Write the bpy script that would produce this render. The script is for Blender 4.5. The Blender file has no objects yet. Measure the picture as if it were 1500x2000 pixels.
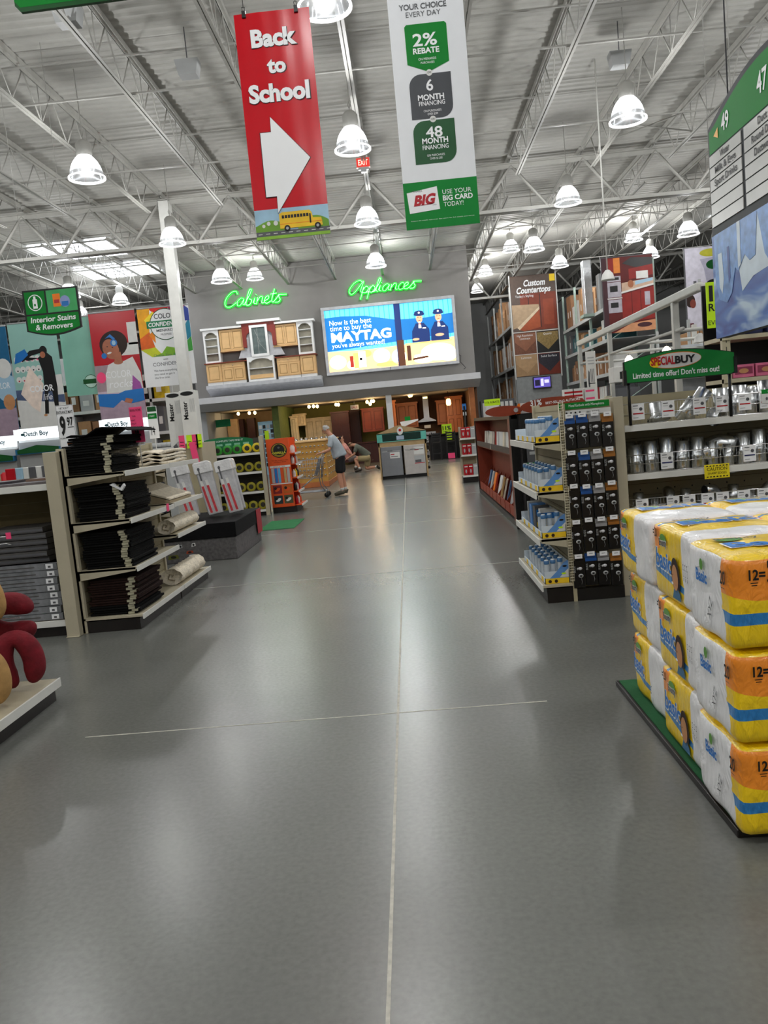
import bpy, bmesh, math, random
from mathutils import Vector, Matrix
random.seed(7)
C = bpy.context.scene.collection
sc = bpy.context.scene
PI = math.pi
# ---------------------------------------------------------------- camera
FPX = 1550.0
RM = ((0.9953360150970234, 0.08814242968148206, 0.03920623854213872),
      (0.029487688401380732, 0.10897623974423314, -0.9936068917856551),
      (-0.09185147404109077, 0.9901288255883941, 0.10586885970589471))
cd = bpy.data.cameras.new('camera'); cam = bpy.data.objects.new('camera', cd); C.objects.link(cam)
cd.sensor_fit = 'HORIZONTAL'; cd.sensor_width = 36.0; cd.lens = 36.0*FPX/1500.0
cd.clip_start = 0.05; cd.clip_end = 300
M4 = Matrix(RM).to_4x4(); M4.translation = Vector((0, 0, 1.55)); cam.matrix_world = M4
sc.camera = cam
# ---------------------------------------------------------------- world, exposure
w = bpy.data.worlds.new('world'); sc.world = w; w.use_nodes = True
w.node_tree.nodes['Background'].inputs[0].default_value = (0.75, 0.85, 1, 1)
w.node_tree.nodes['Background'].inputs[1].default_value = 0.35
sc.view_settings.view_transform = 'Standard'; sc.view_settings.look = 'None'
sc.view_settings.gamma = 1; sc.view_settings.use_curve_mapping = False
sc.view_settings.exposure = -0.05
LAMP_W = 210.0        # power of each high bay lamp
LAMP_COL = (1.0, 0.97, 0.93)
LAMP_E = 4.0          # glow of its acrylic bell
# ---------------------------------------------------------------- helpers
def at(x, y, Y):
    "world point seen at pixel x,y of the photograph, on the plane that stands at distance Y"
    d = Matrix(RM) @ Vector(((x-750)/FPX, -(y-1000)/FPX, -1)); d *= Y/d.y
    return Vector((d.x, Y, d.z+1.55))
def lin(h):
    h = h.lstrip('#'); r = []
    for i in (0, 2, 4):
        c = int(h[i:i+2], 16)/255; r.append(c/12.92 if c <= .04045 else ((c+.055)/1.055)**2.4)
    return (*r, 1)
MATS = {}
def mat(name, hx='888888', rough=.5, metal=0, emit=0, bump=0, bs=60, var=.12, vs=6, coat=0, alpha=1, trans=0, spec=.35, ecol=None):
    if name in MATS: return MATS[name]
    m = bpy.data.materials.new(name); m.use_nodes = True; nt = m.node_tree; b = nt.nodes['Principled BSDF']
    b.inputs['Roughness'].default_value = rough; b.inputs['Metallic'].default_value = metal
    b.inputs['Specular IOR Level'].default_value = spec
    b.inputs['Coat Weight'].default_value = coat; b.inputs['Alpha'].default_value = alpha
    b.inputs['Transmission Weight'].default_value = trans
    col = lin(hx); tc = nt.nodes.new('ShaderNodeTexCoord')
    if var:
        n = nt.nodes.new('ShaderNodeTexNoise'); n.inputs['Scale'].default_value = vs; n.inputs['Detail'].default_value = 4
        nt.links.new(tc.outputs['Object'], n.inputs['Vector'])
        r = nt.nodes.new('ShaderNodeValToRGB'); e = r.color_ramp.elements
        e[0].position = .3; e[1].position = .7
        e[0].color = (*[c*(1-var) for c in col[:3]], 1); e[1].color = (*[min(1, c*(1+var)) for c in col[:3]], 1)
        nt.links.new(n.outputs['Fac'], r.inputs['Fac']); nt.links.new(r.outputs['Color'], b.inputs['Base Color'])
        if emit: nt.links.new(r.outputs['Color'], b.inputs['Emission Color'])
    else:
        b.inputs['Base Color'].default_value = col
        if emit: b.inputs['Emission Color'].default_value = lin(ecol) if ecol else col
    if emit: b.inputs['Emission Strength'].default_value = emit
    if bump:
        n2 = nt.nodes.new('ShaderNodeTexNoise'); n2.inputs['Scale'].default_value = bs; n2.inputs['Detail'].default_value = 3
        bp = nt.nodes.new('ShaderNodeBump'); bp.inputs['Strength'].default_value = bump; bp.inputs['Distance'].default_value = .01
        nt.links.new(tc.outputs['Object'], n2.inputs['Vector']); nt.links.new(n2.outputs['Fac'], bp.inputs['Height'])
        nt.links.new(bp.outputs['Normal'], b.inputs['Normal'])
    MATS[name] = m; return m
FONTC = {}
def glyphs(s, bold):
    k = (s, bold)
    if k not in FONTC:
        cu = bpy.data.curves.new('t', 'FONT'); cu.body = s; cu.size = 1; cu.offset = bold; cu.resolution_u = 3
        o = bpy.data.objects.new('t', cu); me = o.to_mesh()
        v = [(p.co.x, p.co.y) for p in me.vertices]; f = [tuple(p.vertices) for p in me.polygons]
        o.to_mesh_clear(); bpy.data.objects.remove(o); bpy.data.curves.remove(cu)
        x0 = min(p[0] for p in v); x1 = max(p[0] for p in v)
        FONTC[k] = ([(p[0]-x0, p[1]) for p in v], f, x1-x0)
    return FONTC[k]
class MB:
    def __init__(s): s.v = []; s.f = []; s.mi = []; s.mats = []; s.sm = []
    def k(s, m):
        if m not in s.mats: s.mats.append(m)
        return s.mats.index(m)
    def add(s, vs, fs, m, smooth=False):
        o = len(s.v); s.v += [tuple(p) for p in vs]; k = s.k(m)
        for f in fs: s.f.append([i+o for i in f]); s.mi.append(k); s.sm.append(smooth)
        return s
    def box(s, x0, x1, y0, y1, z0, z1, m):
        return s.add([(x, y, z) for z in (z0, z1) for y in (y0, y1) for x in (x0, x1)],
                     [(0, 2, 3, 1), (4, 5, 7, 6), (0, 1, 5, 4), (2, 6, 7, 3), (0, 4, 6, 2), (1, 3, 7, 5)], m)
    def prism(s, pts, ax, a, b, m, smooth=False):
        n = len(pts)
        fn = {'y': lambda p, t: (p[0], t, p[1]), 'x': lambda p, t: (t, p[0], p[1]), 'z': lambda p, t: (p[0], p[1], t)}[ax]
        vs = [fn(p, a) for p in pts]+[fn(p, b) for p in pts]
        fs = [tuple(range(n))[::-1], tuple(range(n, 2*n))]+[(i, (i+1) % n, n+(i+1) % n, n+i) for i in range(n)]
        return s.add(vs, fs, m, smooth)
    def flat(s, pts, off, m):       # printed shape on a sign facing -y
        return s.add([(p[0], -off, p[1]) for p in pts], [tuple(range(len(pts)))], m)
    def rect(s, x0, x1, z0, z1, off, m): return s.flat([(x0, z0), (x1, z0), (x1, z1), (x0, z1)], off, m)
    def disc(s, cx, cz, rx, rz, off, m, n=20, a0=0, a1=2*PI, tilt=0):
        P = []
        for i in range(n):
            a = a0+(a1-a0)*i/(n if abs(a1-a0-2*PI) < 1e-6 else n-1); x = rx*math.cos(a); z = rz*math.sin(a)
            P.append((cx+x*math.cos(tilt)-z*math.sin(tilt), cz+x*math.sin(tilt)+z*math.cos(tilt)))
        return s.flat(P, off, m)
    def text(s, t, x, z, h, m, off=.004, al='c', bold=0, shear=0, w=None, rot=0, sx=1):
        g, f, wd = glyphs(t, bold); k = h/.7; kx = k*sx
        if w: kx = w/wd
        W = wd*kx; dx = {'c': -W/2, 'l': 0, 'r': -W}[al]; c, sn = math.cos(rot), math.sin(rot)
        vs = []
        for px, pz in g:
            a = dx+px*kx+shear*pz*k; b = pz*k; vs.append((x+a*c-b*sn, -off, z+a*sn+b*c))
        return s.add(vs, f, m)
    def tube(s, P, r, m, n=8, closed=False):
        P = [Vector(p) for p in P]; N = len(P); R = r if isinstance(r, (list, tuple)) else [r]*N
        vs = []; fs = []; pu = None
        for i, p in enumerate(P):
            if closed: t = P[(i+1) % N]-P[i-1]
            else: t = P[min(i+1, N-1)]-P[max(i-1, 0)]
            t.normalize()
            if pu is None: pu = t.cross(Vector((0, 0, 1)) if abs(t.z) < .9 else Vector((1, 0, 0)))
            u = pu-t*pu.dot(t); u.normalize(); pu = u; q = t.cross(u)
            for j in range(n):
                a = 2*PI*j/n; vs.append(p+(u*math.cos(a)+q*math.sin(a))*R[i])
        for i in range(N if closed else N-1):
            for j in range(n):
                a = i*n+j; b = i*n+(j+1) % n; c = ((i+1) % N)*n
                fs.append((a, b, c+(j+1) % n, c+j))
        if not closed: fs += [tuple(range(n))[::-1], tuple(range((N-1)*n, N*n))]
        return s.add(vs, fs, m, True)
    def lathe(s, prof, m, c=(0, 0, 0), n=20, cap=True, ax='z', smooth=True):
        vs = []; fs = []
        for r, z in prof:
            for j in range(n):
                a = 2*PI*j/n; p = (r*math.cos(a), r*math.sin(a), z)
                if ax == 'y': p = (p[0], p[2], p[1])
                if ax == 'x': p = (p[2], p[0], p[1])
                vs.append((c[0]+p[0], c[1]+p[1], c[2]+p[2]))
        for i in range(len(prof)-1):
            for j in range(n): fs.append((i*n+j, i*n+(j+1) % n, (i+1)*n+(j+1) % n, (i+1)*n+j))
        s.add(vs, fs, m, smooth)
        if cap:
            N = len(prof); s.add(vs[:n], [tuple(range(n))[::-1]], m); s.add(vs[(N-1)*n:], [tuple(range(n))], m)
        return s
    def ell(s, c, r, m, nu=14, nv=9):
        vs = []; fs = []
        for i in range(nv+1):
            t = PI*i/nv
            for j in range(nu):
                a = 2*PI*j/nu; vs.append((c[0]+r[0]*math.sin(t)*math.cos(a), c[1]+r[1]*math.sin(t)*math.sin(a), c[2]+r[2]*math.cos(t)))
        for i in range(nv):
            for j in range(nu): fs.append((i*nu+j, (i+1)*nu+j, (i+1)*nu+(j+1) % nu, i*nu+(j+1) % nu))
        return s.add(vs, fs, m, True)
    def build(s, name, parent=None, loc=(0, 0, 0), rz=0, bevel=0, rot=None, sub=0):
        me = bpy.data.meshes.new(name); me.from_pydata(s.v, [], s.f)
        for m in s.mats: me.materials.append(m)
        me.polygons.foreach_set('material_index', s.mi); me.polygons.foreach_set('use_smooth', s.sm)
        me.validate(); me.update()
        bm = bmesh.new(); bm.from_mesh(me); bmesh.ops.remove_doubles(bm, verts=bm.verts, dist=1e-6) if sub else None
        if bevel or sub: bmesh.ops.recalc_face_normals(bm, faces=bm.faces)
        bm.to_mesh(me); bm.free()
        o = bpy.data.objects.new(name, me); C.objects.link(o); o.location = loc
        o.rotation_euler = rot if rot else (0, 0, rz)
        if parent: o.parent = parent
        if bevel:
            b = o.modifiers.new('b', 'BEVEL'); b.width = bevel; b.segments = 2; b.limit_method = 'ANGLE'
        if sub:
            b = o.modifiers.new('s', 'SUBSURF'); b.levels = sub; b.render_levels = sub
        return o
def tag(o, label=None, cat=None, group=None, kind=None):
    if label: o['label'] = label
    if cat: o['category'] = cat
    if group: o['group'] = group
    if kind: o['kind'] = kind
    return o
def thing(name, label, cat, loc=(0, 0, 0), rz=0, group=None, rot=None):
    o = bpy.data.objects.new(name, None); C.objects.link(o); o.empty_display_size = .1
    o.location = loc; o.rotation_euler = rot if rot else (0, 0, rz); return tag(o, label, cat, group)
def dup(root, loc, rz=None, label=None, group=None, rot=None, sc_=None):
    kids = {}
    for o in bpy.data.objects:
        if o.parent: kids.setdefault(o.parent.name, []).append(o)
    def cp(o, par):
        c = o.copy(); C.objects.link(c)
        if par: c.parent = par
        for ch in kids.get(o.name, []): cp(ch, c)
        return c
    r = cp(root, None); r.location = loc
    if rz is not None: r.rotation_euler = (0, 0, rz)
    if rot is not None: r.rotation_euler = rot
    if sc_: r.scale = sc_
    if label: r['label'] = label
    if group: r['group'] = group
    return r
def place(proto, used, loc, rz=None, label=None, group=None, rot=None, sc_=None):
    "first call moves the prototype itself, later calls copy it"
    if not used.get(proto.name):
        used[proto.name] = 1; proto.location = loc
        if rz is not None: proto.rotation_euler = (0, 0, rz)
        if rot is not None: proto.rotation_euler = rot
        if sc_: proto.scale = sc_
        if label: proto['label'] = label
        if group: proto['group'] = group
        return proto
    return dup(proto, loc, rz, label, group, rot, sc_)
USED = {}
ORD = ['first', 'second', 'third', 'fourth', 'fifth', 'sixth', 'seventh', 'eighth', 'ninth', 'tenth', 'eleventh', 'twelfth',
       'thirteenth', 'fourteenth', 'fifteenth', 'sixteenth', 'seventeenth', 'eighteenth', 'nineteenth', 'twentieth',
       'twenty-first', 'twenty-second', 'twenty-third', 'twenty-fourth', 'twenty-fifth', 'twenty-sixth', 'twenty-seventh', 'twenty-eighth', 'twenty-ninth', 'thirtieth']
def struct(o): o['kind'] = 'structure'; return o
R_ = random.uniform
# ---------------------------------------------------------------- materials
white = mat('white_paint', 'e6e7e6', .5, var=.04)
steelw = mat('painted_steel_white', 'c9c9c4', .45, var=.05)
joistm = mat('joist_paint', 'a3a29c', .5, var=.06)
deckm = mat('roof_deck', 'aeada7', .6, var=.04)
beige = mat('beige_shelf_metal', 'b3ab94', .42, var=.04)
beiged = mat('beige_pegboard', 'a89f82', .55, var=.06)
lipm = mat('shelf_price_rail', 'dcdcd6', .35, var=.04)
blackm = mat('black_kick', '17120f', .45, var=.1)
blk = mat('black_plastic', '111111', .4, var=.1)
greywall = mat('grey_wall', 'b2b3b1', .8, var=.05, vs=1.5)
chrome = mat('chrome', 'd8d8d8', .18, metal=1, var=.03)
galv = mat('galvanised_steel', 'cfd2d4', .25, metal=1, var=.18, vs=25, bump=.1, bs=30)
stainless = mat('stainless', 'a3a3a6', .28, metal=1, var=.05)
red = mat('banner_red', 'b00d1c', .35, var=.03); green = mat('sign_green', '067a28', .55, var=.03, spec=.2)
dgreen = mat('dark_green', '0d4a1d', .4, var=.03); wht = mat('print_white', 'f0f1f2', .4, var=.01)
bk = mat('print_black', '121212', .5, var=.02); gry = mat('print_grey', '56575a', .45, var=.02)
lgry = mat('print_light_grey', 'a9abab', .5, var=.03)
yel = mat('print_yellow', 'f3cf12', .45, var=.03); org = mat('print_orange', 'ee7a12', .45, var=.03)
blue = mat('print_blue', '1f6fb8', .45, var=.03); sky = mat('print_sky', '9dbfd4', .45, var=.03)
pink = mat('tag_pink', 'f2487c', .5, var=.03); lime = mat('tag_lime', 'c6f016', .5, var=.03)
cream = mat('cream_fabric', 'd8cdb8', .9, bump=.6, bs=90, var=.1)
carton = mat('carton', 'a8805a', .75, var=.1, vs=3); carton2 = mat('carton_dark', '8a6446', .75, var=.1, vs=3)
cwhite = mat('carton_white', 'd8d8d4', .6, var=.05)
glass = mat('clear_glass', 'ffffff', .05, trans=1, var=0)
skin = mat('skin', 'c58f73', .55, var=.05)
maple = mat('maple_wood', 'd9b27c', .45, var=.1, vs=3); cherry = mat('cherry_wood', '7a3018', .45, var=.15, vs=3)
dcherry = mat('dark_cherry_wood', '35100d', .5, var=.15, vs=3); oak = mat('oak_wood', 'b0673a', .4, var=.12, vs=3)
# ================================================================ STRUCTURE
def floor():
    m = bpy.data.materials.new('polished_concrete'); m.use_nodes = True; nt = m.node_tree; b = nt.nodes['Principled BSDF']
    L = nt.links.new; tc = nt.nodes.new('ShaderNodeTexCoord')
    n = nt.nodes.new('ShaderNodeTexNoise'); n.inputs['Scale'].default_value = .5; n.inputs['Detail'].default_value = 3; n.inputs['Roughness'].default_value = .5
    L(tc.outputs['Object'], n.inputs['Vector'])
    r = nt.nodes.new('ShaderNodeValToRGB'); e = r.color_ramp.elements
    e[0].position = .1; e[0].color = lin('595a57'); e[1].position = .9; e[1].color = lin('6f716c')
    L(n.outputs['Fac'], r.inputs['Fac'])
    n3 = nt.nodes.new('ShaderNodeTexNoise'); n3.inputs['Scale'].default_value = 45; n3.inputs['Detail'].default_value = 5
    L(tc.outputs['Object'], n3.inputs['Vector'])
    r3 = nt.nodes.new('ShaderNodeMapRange'); r3.inputs[1].default_value = .3; r3.inputs[2].default_value = .7; r3.inputs[3].default_value = .9; r3.inputs[4].default_value = 1.1
    L(n3.outputs['Fac'], r3.inputs[0])
    hs = nt.nodes.new('ShaderNodeHueSaturation'); L(r.outputs['Color'], hs.inputs['Color']); L(r3.outputs[0], hs.inputs['Value'])
    L(hs.outputs['Color'], b.inputs['Base Color'])
    n2 = nt.nodes.new('ShaderNodeTexNoise'); n2.inputs['Scale'].default_value = 1.2; n2.inputs['Detail'].default_value = 2
    L(tc.outputs['Object'], n2.inputs['Vector'])
    mr = nt.nodes.new('ShaderNodeMapRange'); mr.inputs[1].default_value = .3; mr.inputs[2].default_value = .7
    mr.inputs[3].default_value = .24; mr.inputs[4].default_value = .32
    b.inputs['Roughness'].default_value = .27
    f = MB(); f.box(-32, 32, -8, 52, -.2, 0, m); struct(f.build('floor'))
    jm = mat('joint_filler', 'b4b1a6', .6, var=.25, vs=30)
    j = MB()
    for X in (-12.5, -6.35, -.19, 5.97, 12.1): j.box(X-.006, X+.006, -8, 33, 0, .0012, jm)
    for Y in (-4.2, 0, 4.185, 8.4, 12.6, 16.8, 21, 25.2, 29.4): j.box(-1.93 if Y == 4.185 else -14, .62 if Y == 4.185 else 14, Y-.005, Y+.005, 0, .0011, jm)
    struct(j.build('floor_joint'))
floor()
# roof deck: corrugated sheet, ribs across the joists
mb = MB(); pts = []; y = -8.0
while y < 51:
    pts += [(y, 8.555), (y+.09, 8.555), (y+.14, 8.53), (y+.18, 8.53)]; y += .23
vs = [(-32, p[0], p[1]) for p in pts]+[(32, p[0], p[1]) for p in pts]; n = len(pts)
mb.add(vs, [(i, i+1, n+i+1, n+i) for i in range(n-1)], deckm)
mb.box(-32, 32, -8, 52, 8.6, 8.7, deckm); struct(mb.build('ceiling'))
mb = MB(); mb.box(-32, 32, 50, 50.3, 0, 8.6, greywall); struct(mb.build('wall_back'))
mb = MB(); mb.box(-32, 32, -8.3, -8, 0, 8.6, greywall); struct(mb.build('wall_front'))
lw = mat('light_wall', 'a2a5a5', .8, var=.05, vs=1)
mb = MB(); mb.box(-32.3, -32, -8, 50, 0, 8.6, lw); struct(mb.build('wall_left'))
mb = MB(); mb.box(32, 32.3, -8, 50, 0, 8.6, lw); struct(mb.build('wall_right'))
JX = [-.47+1.92*k for k in range(-9, 11)]
def joist(X, y0, y1):
    j = MB(); a = .045
    for s in (-1, 1):
        j.box(X+s*.012-(a if s < 0 else 0), X+s*.012+(a if s > 0 else 0), y0, y1, 8.4, 8.412, joistm); j.box(X+s*.012-.004, X+s*.012+.004, y0, y1, 8.36, 8.41, joistm)
        j.box(X+s*.012-(a if s < 0 else 0), X+s*.012+(a if s > 0 else 0), y0+.9, y1-.9, 7.655, 7.667, joistm); j.box(X+s*.012-.004, X+s*.012+.004, y0+.9, y1-.9, 7.66, 7.71, joistm)
    j.box(X-.05, X+.05, y0, y1, 8.412, 8.52, joistm)
    n = int((y1-y0-1.0)/1.15)
    for i in range(n):
        c = y0+.9+(i+.5)*(y1-y0-1.8)/n; h = (y1-y0-1.8)/n/2
        j.tube([(X, c-h, 8.38), (X, c, 7.68)], .013, joistm, 5); j.tube([(X, c, 7.68), (X, c+h, 8.38)], .013, joistm, 5)
        if i % 2 == 0: j.tube([(X, c, 7.68), (X, c, 8.38)], .009, joistm, 4)
    return struct(j.build('roof_joist'))
GY = (6.9, 22.3, 37.7)
for X in JX:
    for a, b in ((-8, 6.9), (6.9, 22.3), (22.3, 37.7), (37.7, 50)):
        joist(X, a+.12, b-.12)
for Y in GY:
    g = MB()
    for z in (6.98, 8.22):
        for s in (-1, 1): g.box(-28, 28, Y+s*.03-(.1 if s < 0 else 0), Y+s*.03+(.1 if s > 0 else 0), z, z+.015, joistm); g.box(-28, 28, Y+s*.03-.006, Y+s*.03+.006, z if z < 8 else z-.1, z+.11 if z < 8 else z+.015, joistm)
    for X in JX:
        if abs(X) > 26: continue
        for s in (-1, 1): g.tube([(X, Y, 8.2), (X+s*.96, Y, 7.02)], .045, joistm, 4)
    struct(g.build('roof_girder'))
for Y in (2.6, 10.6, 14.4, 18.2, 26.1, 30, 34):       # bridging angles across the joists
    for z in (7.69, 8.33):
        b = MB(); b.box(-20, 20, Y-.02, Y+.02, z, z+.006, joistm); b.box(-20, 20, Y-.003, Y+.003, z, z+.035, joistm); struct(b.build('bridging_bar'))
for (X, Y) in ((-.47, 12.5), (3.37, 12.5), (-6.2, 9.0), (5.3, 19.9), (-6.2, 28), (3.37, 28), (7.2, 28)):   # cross braces
    b = MB()
    b.tube([(X, Y-.4, 7.7), (X+1.92, Y+.3, 8.36)], .018, joistm, 4); b.tube([(X+1.92, Y-.4, 7.7), (X, Y+.3, 8.36)], .018, joistm, 4); struct(b.build('cross_brace'))
for X, Y in ((-6.08, 22.3), (10.2, 22.3), (-15, 22.3), (10.2, 37.7), (-6.08, 37.7+12)):
    b = MB(); b.box(X-.15, X+.15, Y-.15, Y+.15, 0, 8.2, steelw); b.box(X-.22, X+.22, Y-.22, Y+.22, 0, .03, steelw); struct(b.build('column', bevel=.02))
# skylights let into the deck
skm = mat('skylight_panel', 'eef4ff', .5, emit=6, var=0)
for cx, cy in ((-10.7, 27.6), (-10.6, 31.2), (13.9, 31.5)):
    s = MB(); s.box(cx-1.4, cx+1.4, cy-1.1, cy+1.1, 8.48, 8.5, skm)
    for i in range(5): s.box(cx-1.4, cx+1.4, cy-1.1+i*.55-.02, cy-1.1+i*.55+.02, 8.45, 8.48, joistm)
    for i in range(3): s.box(cx-1.4+i*1.4-.02, cx-1.4+i*1.4+.02, cy-1.1, cy+1.1, 8.45, 8.48, joistm)
    o = struct(s.build('window_skylight'))
# ---------------------------------------------------------------- high bay lamps
bell = bpy.data.materials.new('acrylic_bell'); bell.use_nodes = True
_t = bell.node_tree; _t.nodes.remove(_t.nodes['Principled BSDF']); _o = _t.nodes['Material Output']; _L = _t.links.new
_tc = _t.nodes.new('ShaderNodeTexCoord'); _s = _t.nodes.new('ShaderNodeSeparateXYZ'); _L(_tc.outputs['Object'], _s.inputs[0])
_r = _t.nodes.new('ShaderNodeMapRange'); _r.inputs[1].default_value = .08; _r.inputs[2].default_value = .2; _r.inputs[3].default_value = .28; _r.inputs[4].default_value = LAMP_E
_L(_s.outputs[2], _r.inputs[0])
_e = _t.nodes.new('ShaderNodeEmission'); _e.inputs[0].default_value = (.95, .97, 1, 1); _gm = _t.nodes.new('ShaderNodeNewGeometry'); _dt = _t.nodes.new('ShaderNodeMath'); _dt.operation = 'SUBTRACT'; _dt.inputs[0].default_value = 1; _L(_gm.outputs['Backfacing'], _dt.inputs[1]); _mu = _t.nodes.new('ShaderNodeMath'); _mu.operation = 'MULTIPLY'; _L(_dt.outputs[0], _mu.inputs[0]); _L(_r.outputs[0], _mu.inputs[1]); _L(_mu.outputs[0], _e.inputs[1])
_g = _t.nodes.new('ShaderNodeBsdfGlossy'); _g.inputs['Roughness'].default_value = .12
_tr = _t.nodes.new('ShaderNodeBsdfTransparent'); _tr.inputs[0].default_value = (.9, .93, .97, 1)
_m = _t.nodes.new('ShaderNodeMixShader'); _m.inputs[0].default_value = .7; _L(_g.outputs[0], _m.inputs[1]); _L(_tr.outputs[0], _m.inputs[2])
_a = _t.nodes.new('ShaderNodeAddShader'); _L(_m.outputs[0], _a.inputs[0]); _L(_e.outputs[0], _a.inputs[1]); _L(_a.outputs[0], _o.inputs[0])
def _lens():
    m = bpy.data.materials.new('lamp_lens'); m.use_nodes = True; t = m.node_tree; t.nodes.remove(t.nodes['Principled BSDF'])
    g = t.nodes.new('ShaderNodeBsdfTransparent'); g.inputs[0].default_value = (.95, .97, 1, 1); e = t.nodes.new('ShaderNodeEmission'); e.inputs[1].default_value = .12
    a = t.nodes.new('ShaderNodeAddShader'); t.links.new(g.outputs[0], a.inputs[0]); t.links.new(e.outputs[0], a.inputs[1]); t.links.new(a.outputs[0], t.nodes['Material Output'].inputs[0]); return m
rimm = mat('lamp_rim', 'ffffff', .2, emit=1.3, var=0); lens = _lens()
def lamp_proto(H=8.52-6.6):
    t = thing('high_bay_lamp', 'x', 'ceiling lamp')
    b = MB(); b.lathe([(.315, 0), (.30, .05), (.285, .12), (.26, .2), (.22, .28), (.165, .35), (.13, .385)], bell, n=28, cap=False); b.build('bell_shade', t)
    b = MB(); b.lathe([(.315, -.005), (.335, -.02), (.335, .012), (.315, .02), (.30, .01), (.315, -.005)], rimm, n=28, cap=False); b.build('rim', t)
    b = MB(); b.lathe([(.001, .05), (.1, .045), (.2, .03), (.31, .01)], lens, n=28, cap=False); b.build('lens', t)
    b = MB(); b.lathe([(.13, .38), (.14, .41), (.14, .6), (.09, .66), (.03, .68)], joistm, n=14); b.box(-.05, .1, -.06, .06, .45, .6, joistm); b.build('ballast_housing', t)
    b = MB(); b.tube([(0, 0, .66), (.01, 0, .9), (0, 0, H)], .008, joistm, 5); b.tube([(0, 0, .72), (.03, .01, .78), (0, 0, .84), (-.02, 0, .78), (0, 0, .72)], .008, joistm, 5); b.build('cord', t)
    ld = bpy.data.lights.new('lamp', 'POINT'); ld.energy = LAMP_W; ld.color = LAMP_COL; ld.shadow_soft_size = .1
    lo = bpy.data.objects.new('bulb_light', ld); C.objects.link(lo); lo.parent = t; lo.location = (0, 0, .2)
    return t
lamps = []
LN = ['far behind the viewer', 'just behind the viewer', 'nearly overhead', 'nearest in view', 'second in view', 'third in view', 'fourth in view']
for X, rowname in ((-10.4, 'far left row'), (-5.48, 'left row'), (-.55, 'centre row over the aisle'), (4.42, 'right row'), (9.2, 'far right row')):
    for i, Y in enumerate((-5.5, -.3, 4.9, 10.1, 15.05, 20.4, 25.7)):
        lamps.append((X, Y, 6.6, 'bell shaped high bay lamp in the %s, %s' % (rowname, LN[i])))
for X, Y, z, nm in ((-5.3, 30.9, 7.6, 'hung high above the cabinets sign'), (-.6, 30.9, 7.6, 'hung high above the appliances sign'), (4.47, 31, 7.7, 'above the gap beside the grey showroom wall'),
                    (3.95, 35.5, 7.75, 'beyond the right corner of the grey wall'), (4.0, 40, 7.9, 'farthest one beside the grey wall corner'), (6.25, 31, 6.95, 'above the custom countertops sign'),
                    (9.0, 30.8, 7.6, 'above the red kitchen banner'), (9.65, 31, 6.95, 'low one behind the red kitchen banner'), (-10.6, 31, 7.2, 'beyond the colour banners, farther one'), (-13, 33, 7.2, 'at far left beyond the colour banners'), (-15.6, 24, 6.6, 'at the far left edge')):
    lamps.append((X, Y, z, 'bell shaped high bay lamp ' + nm))
LPS = {}
for X, Y, z, lb in lamps:
    z = {7.75: 7.7, 7.9: 7.7}.get(z, z)
    if z not in LPS: LPS[z] = lamp_proto(8.52-z)
    place(LPS[z], USED, (X, Y, z), label=lb, group='high bay ceiling lamps')
# ================================================================ LEFT SIDE
def gondola(name, label, loc, rz, w, depth, H, zs, base=.12, back=beiged, up=beige, lip=lipm, shelfm=beige, bracket=True, ends=(1, 1), hole=True, cat='shelving unit', kick=blackm, liph=.04):
    "shop shelving that faces local -y; origin at the left end of its front edge on the floor"
    t = thing(name, label, cat, loc, rz)
    MB().box(.01, w-.01, .03, depth, 0, base-.03, kick).build('base_plinth', t)
    b = MB(); b.box(0, w, depth, depth+.03, 0, H, back)
    if hole:
        for i in range(int(H/.1)): b.box(.0, w, depth-.002, depth, .05+i*.1, .054+i*.1, mat('panel_groove', '6e6650', .7))
    b.build('back_panel', t)
    for i in (0, 1):
        if ends[i]: MB().box((0 if i == 0 else w-.05), (.05 if i == 0 else w), depth-.02, depth+.05, 0, H+.02, up).build('upright', t, bevel=.004)
    for z in [base]+list(zs):
        s = MB(); s.box(0, w, 0, depth, z-.018, z, shelfm)
        if bracket and z > base+.01:
            for x in (0, w-.004): s.prism([(0.01, z-.03), (depth, z-.085), (depth, z), (.01, z)], 'x', x, x+.004, shelfm)
        o = s.build('shelf', t)
        MB().box(0, w, -.012, 0, z-liph, z+.006, lip).build('price_rail', o, bevel=.002)
    return t
matblk = mat('black_rubber_mat', '090909', .9, bump=.5, bs=180, var=.3, spec=.15); matbrn = mat('brown_rubber_mat', '24130f', .9, spec=.2, bump=.5, bs=180, var=.3)
bandm = mat('pale_label_band', 'a5a189', .6, var=.15, vs=40)
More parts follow.
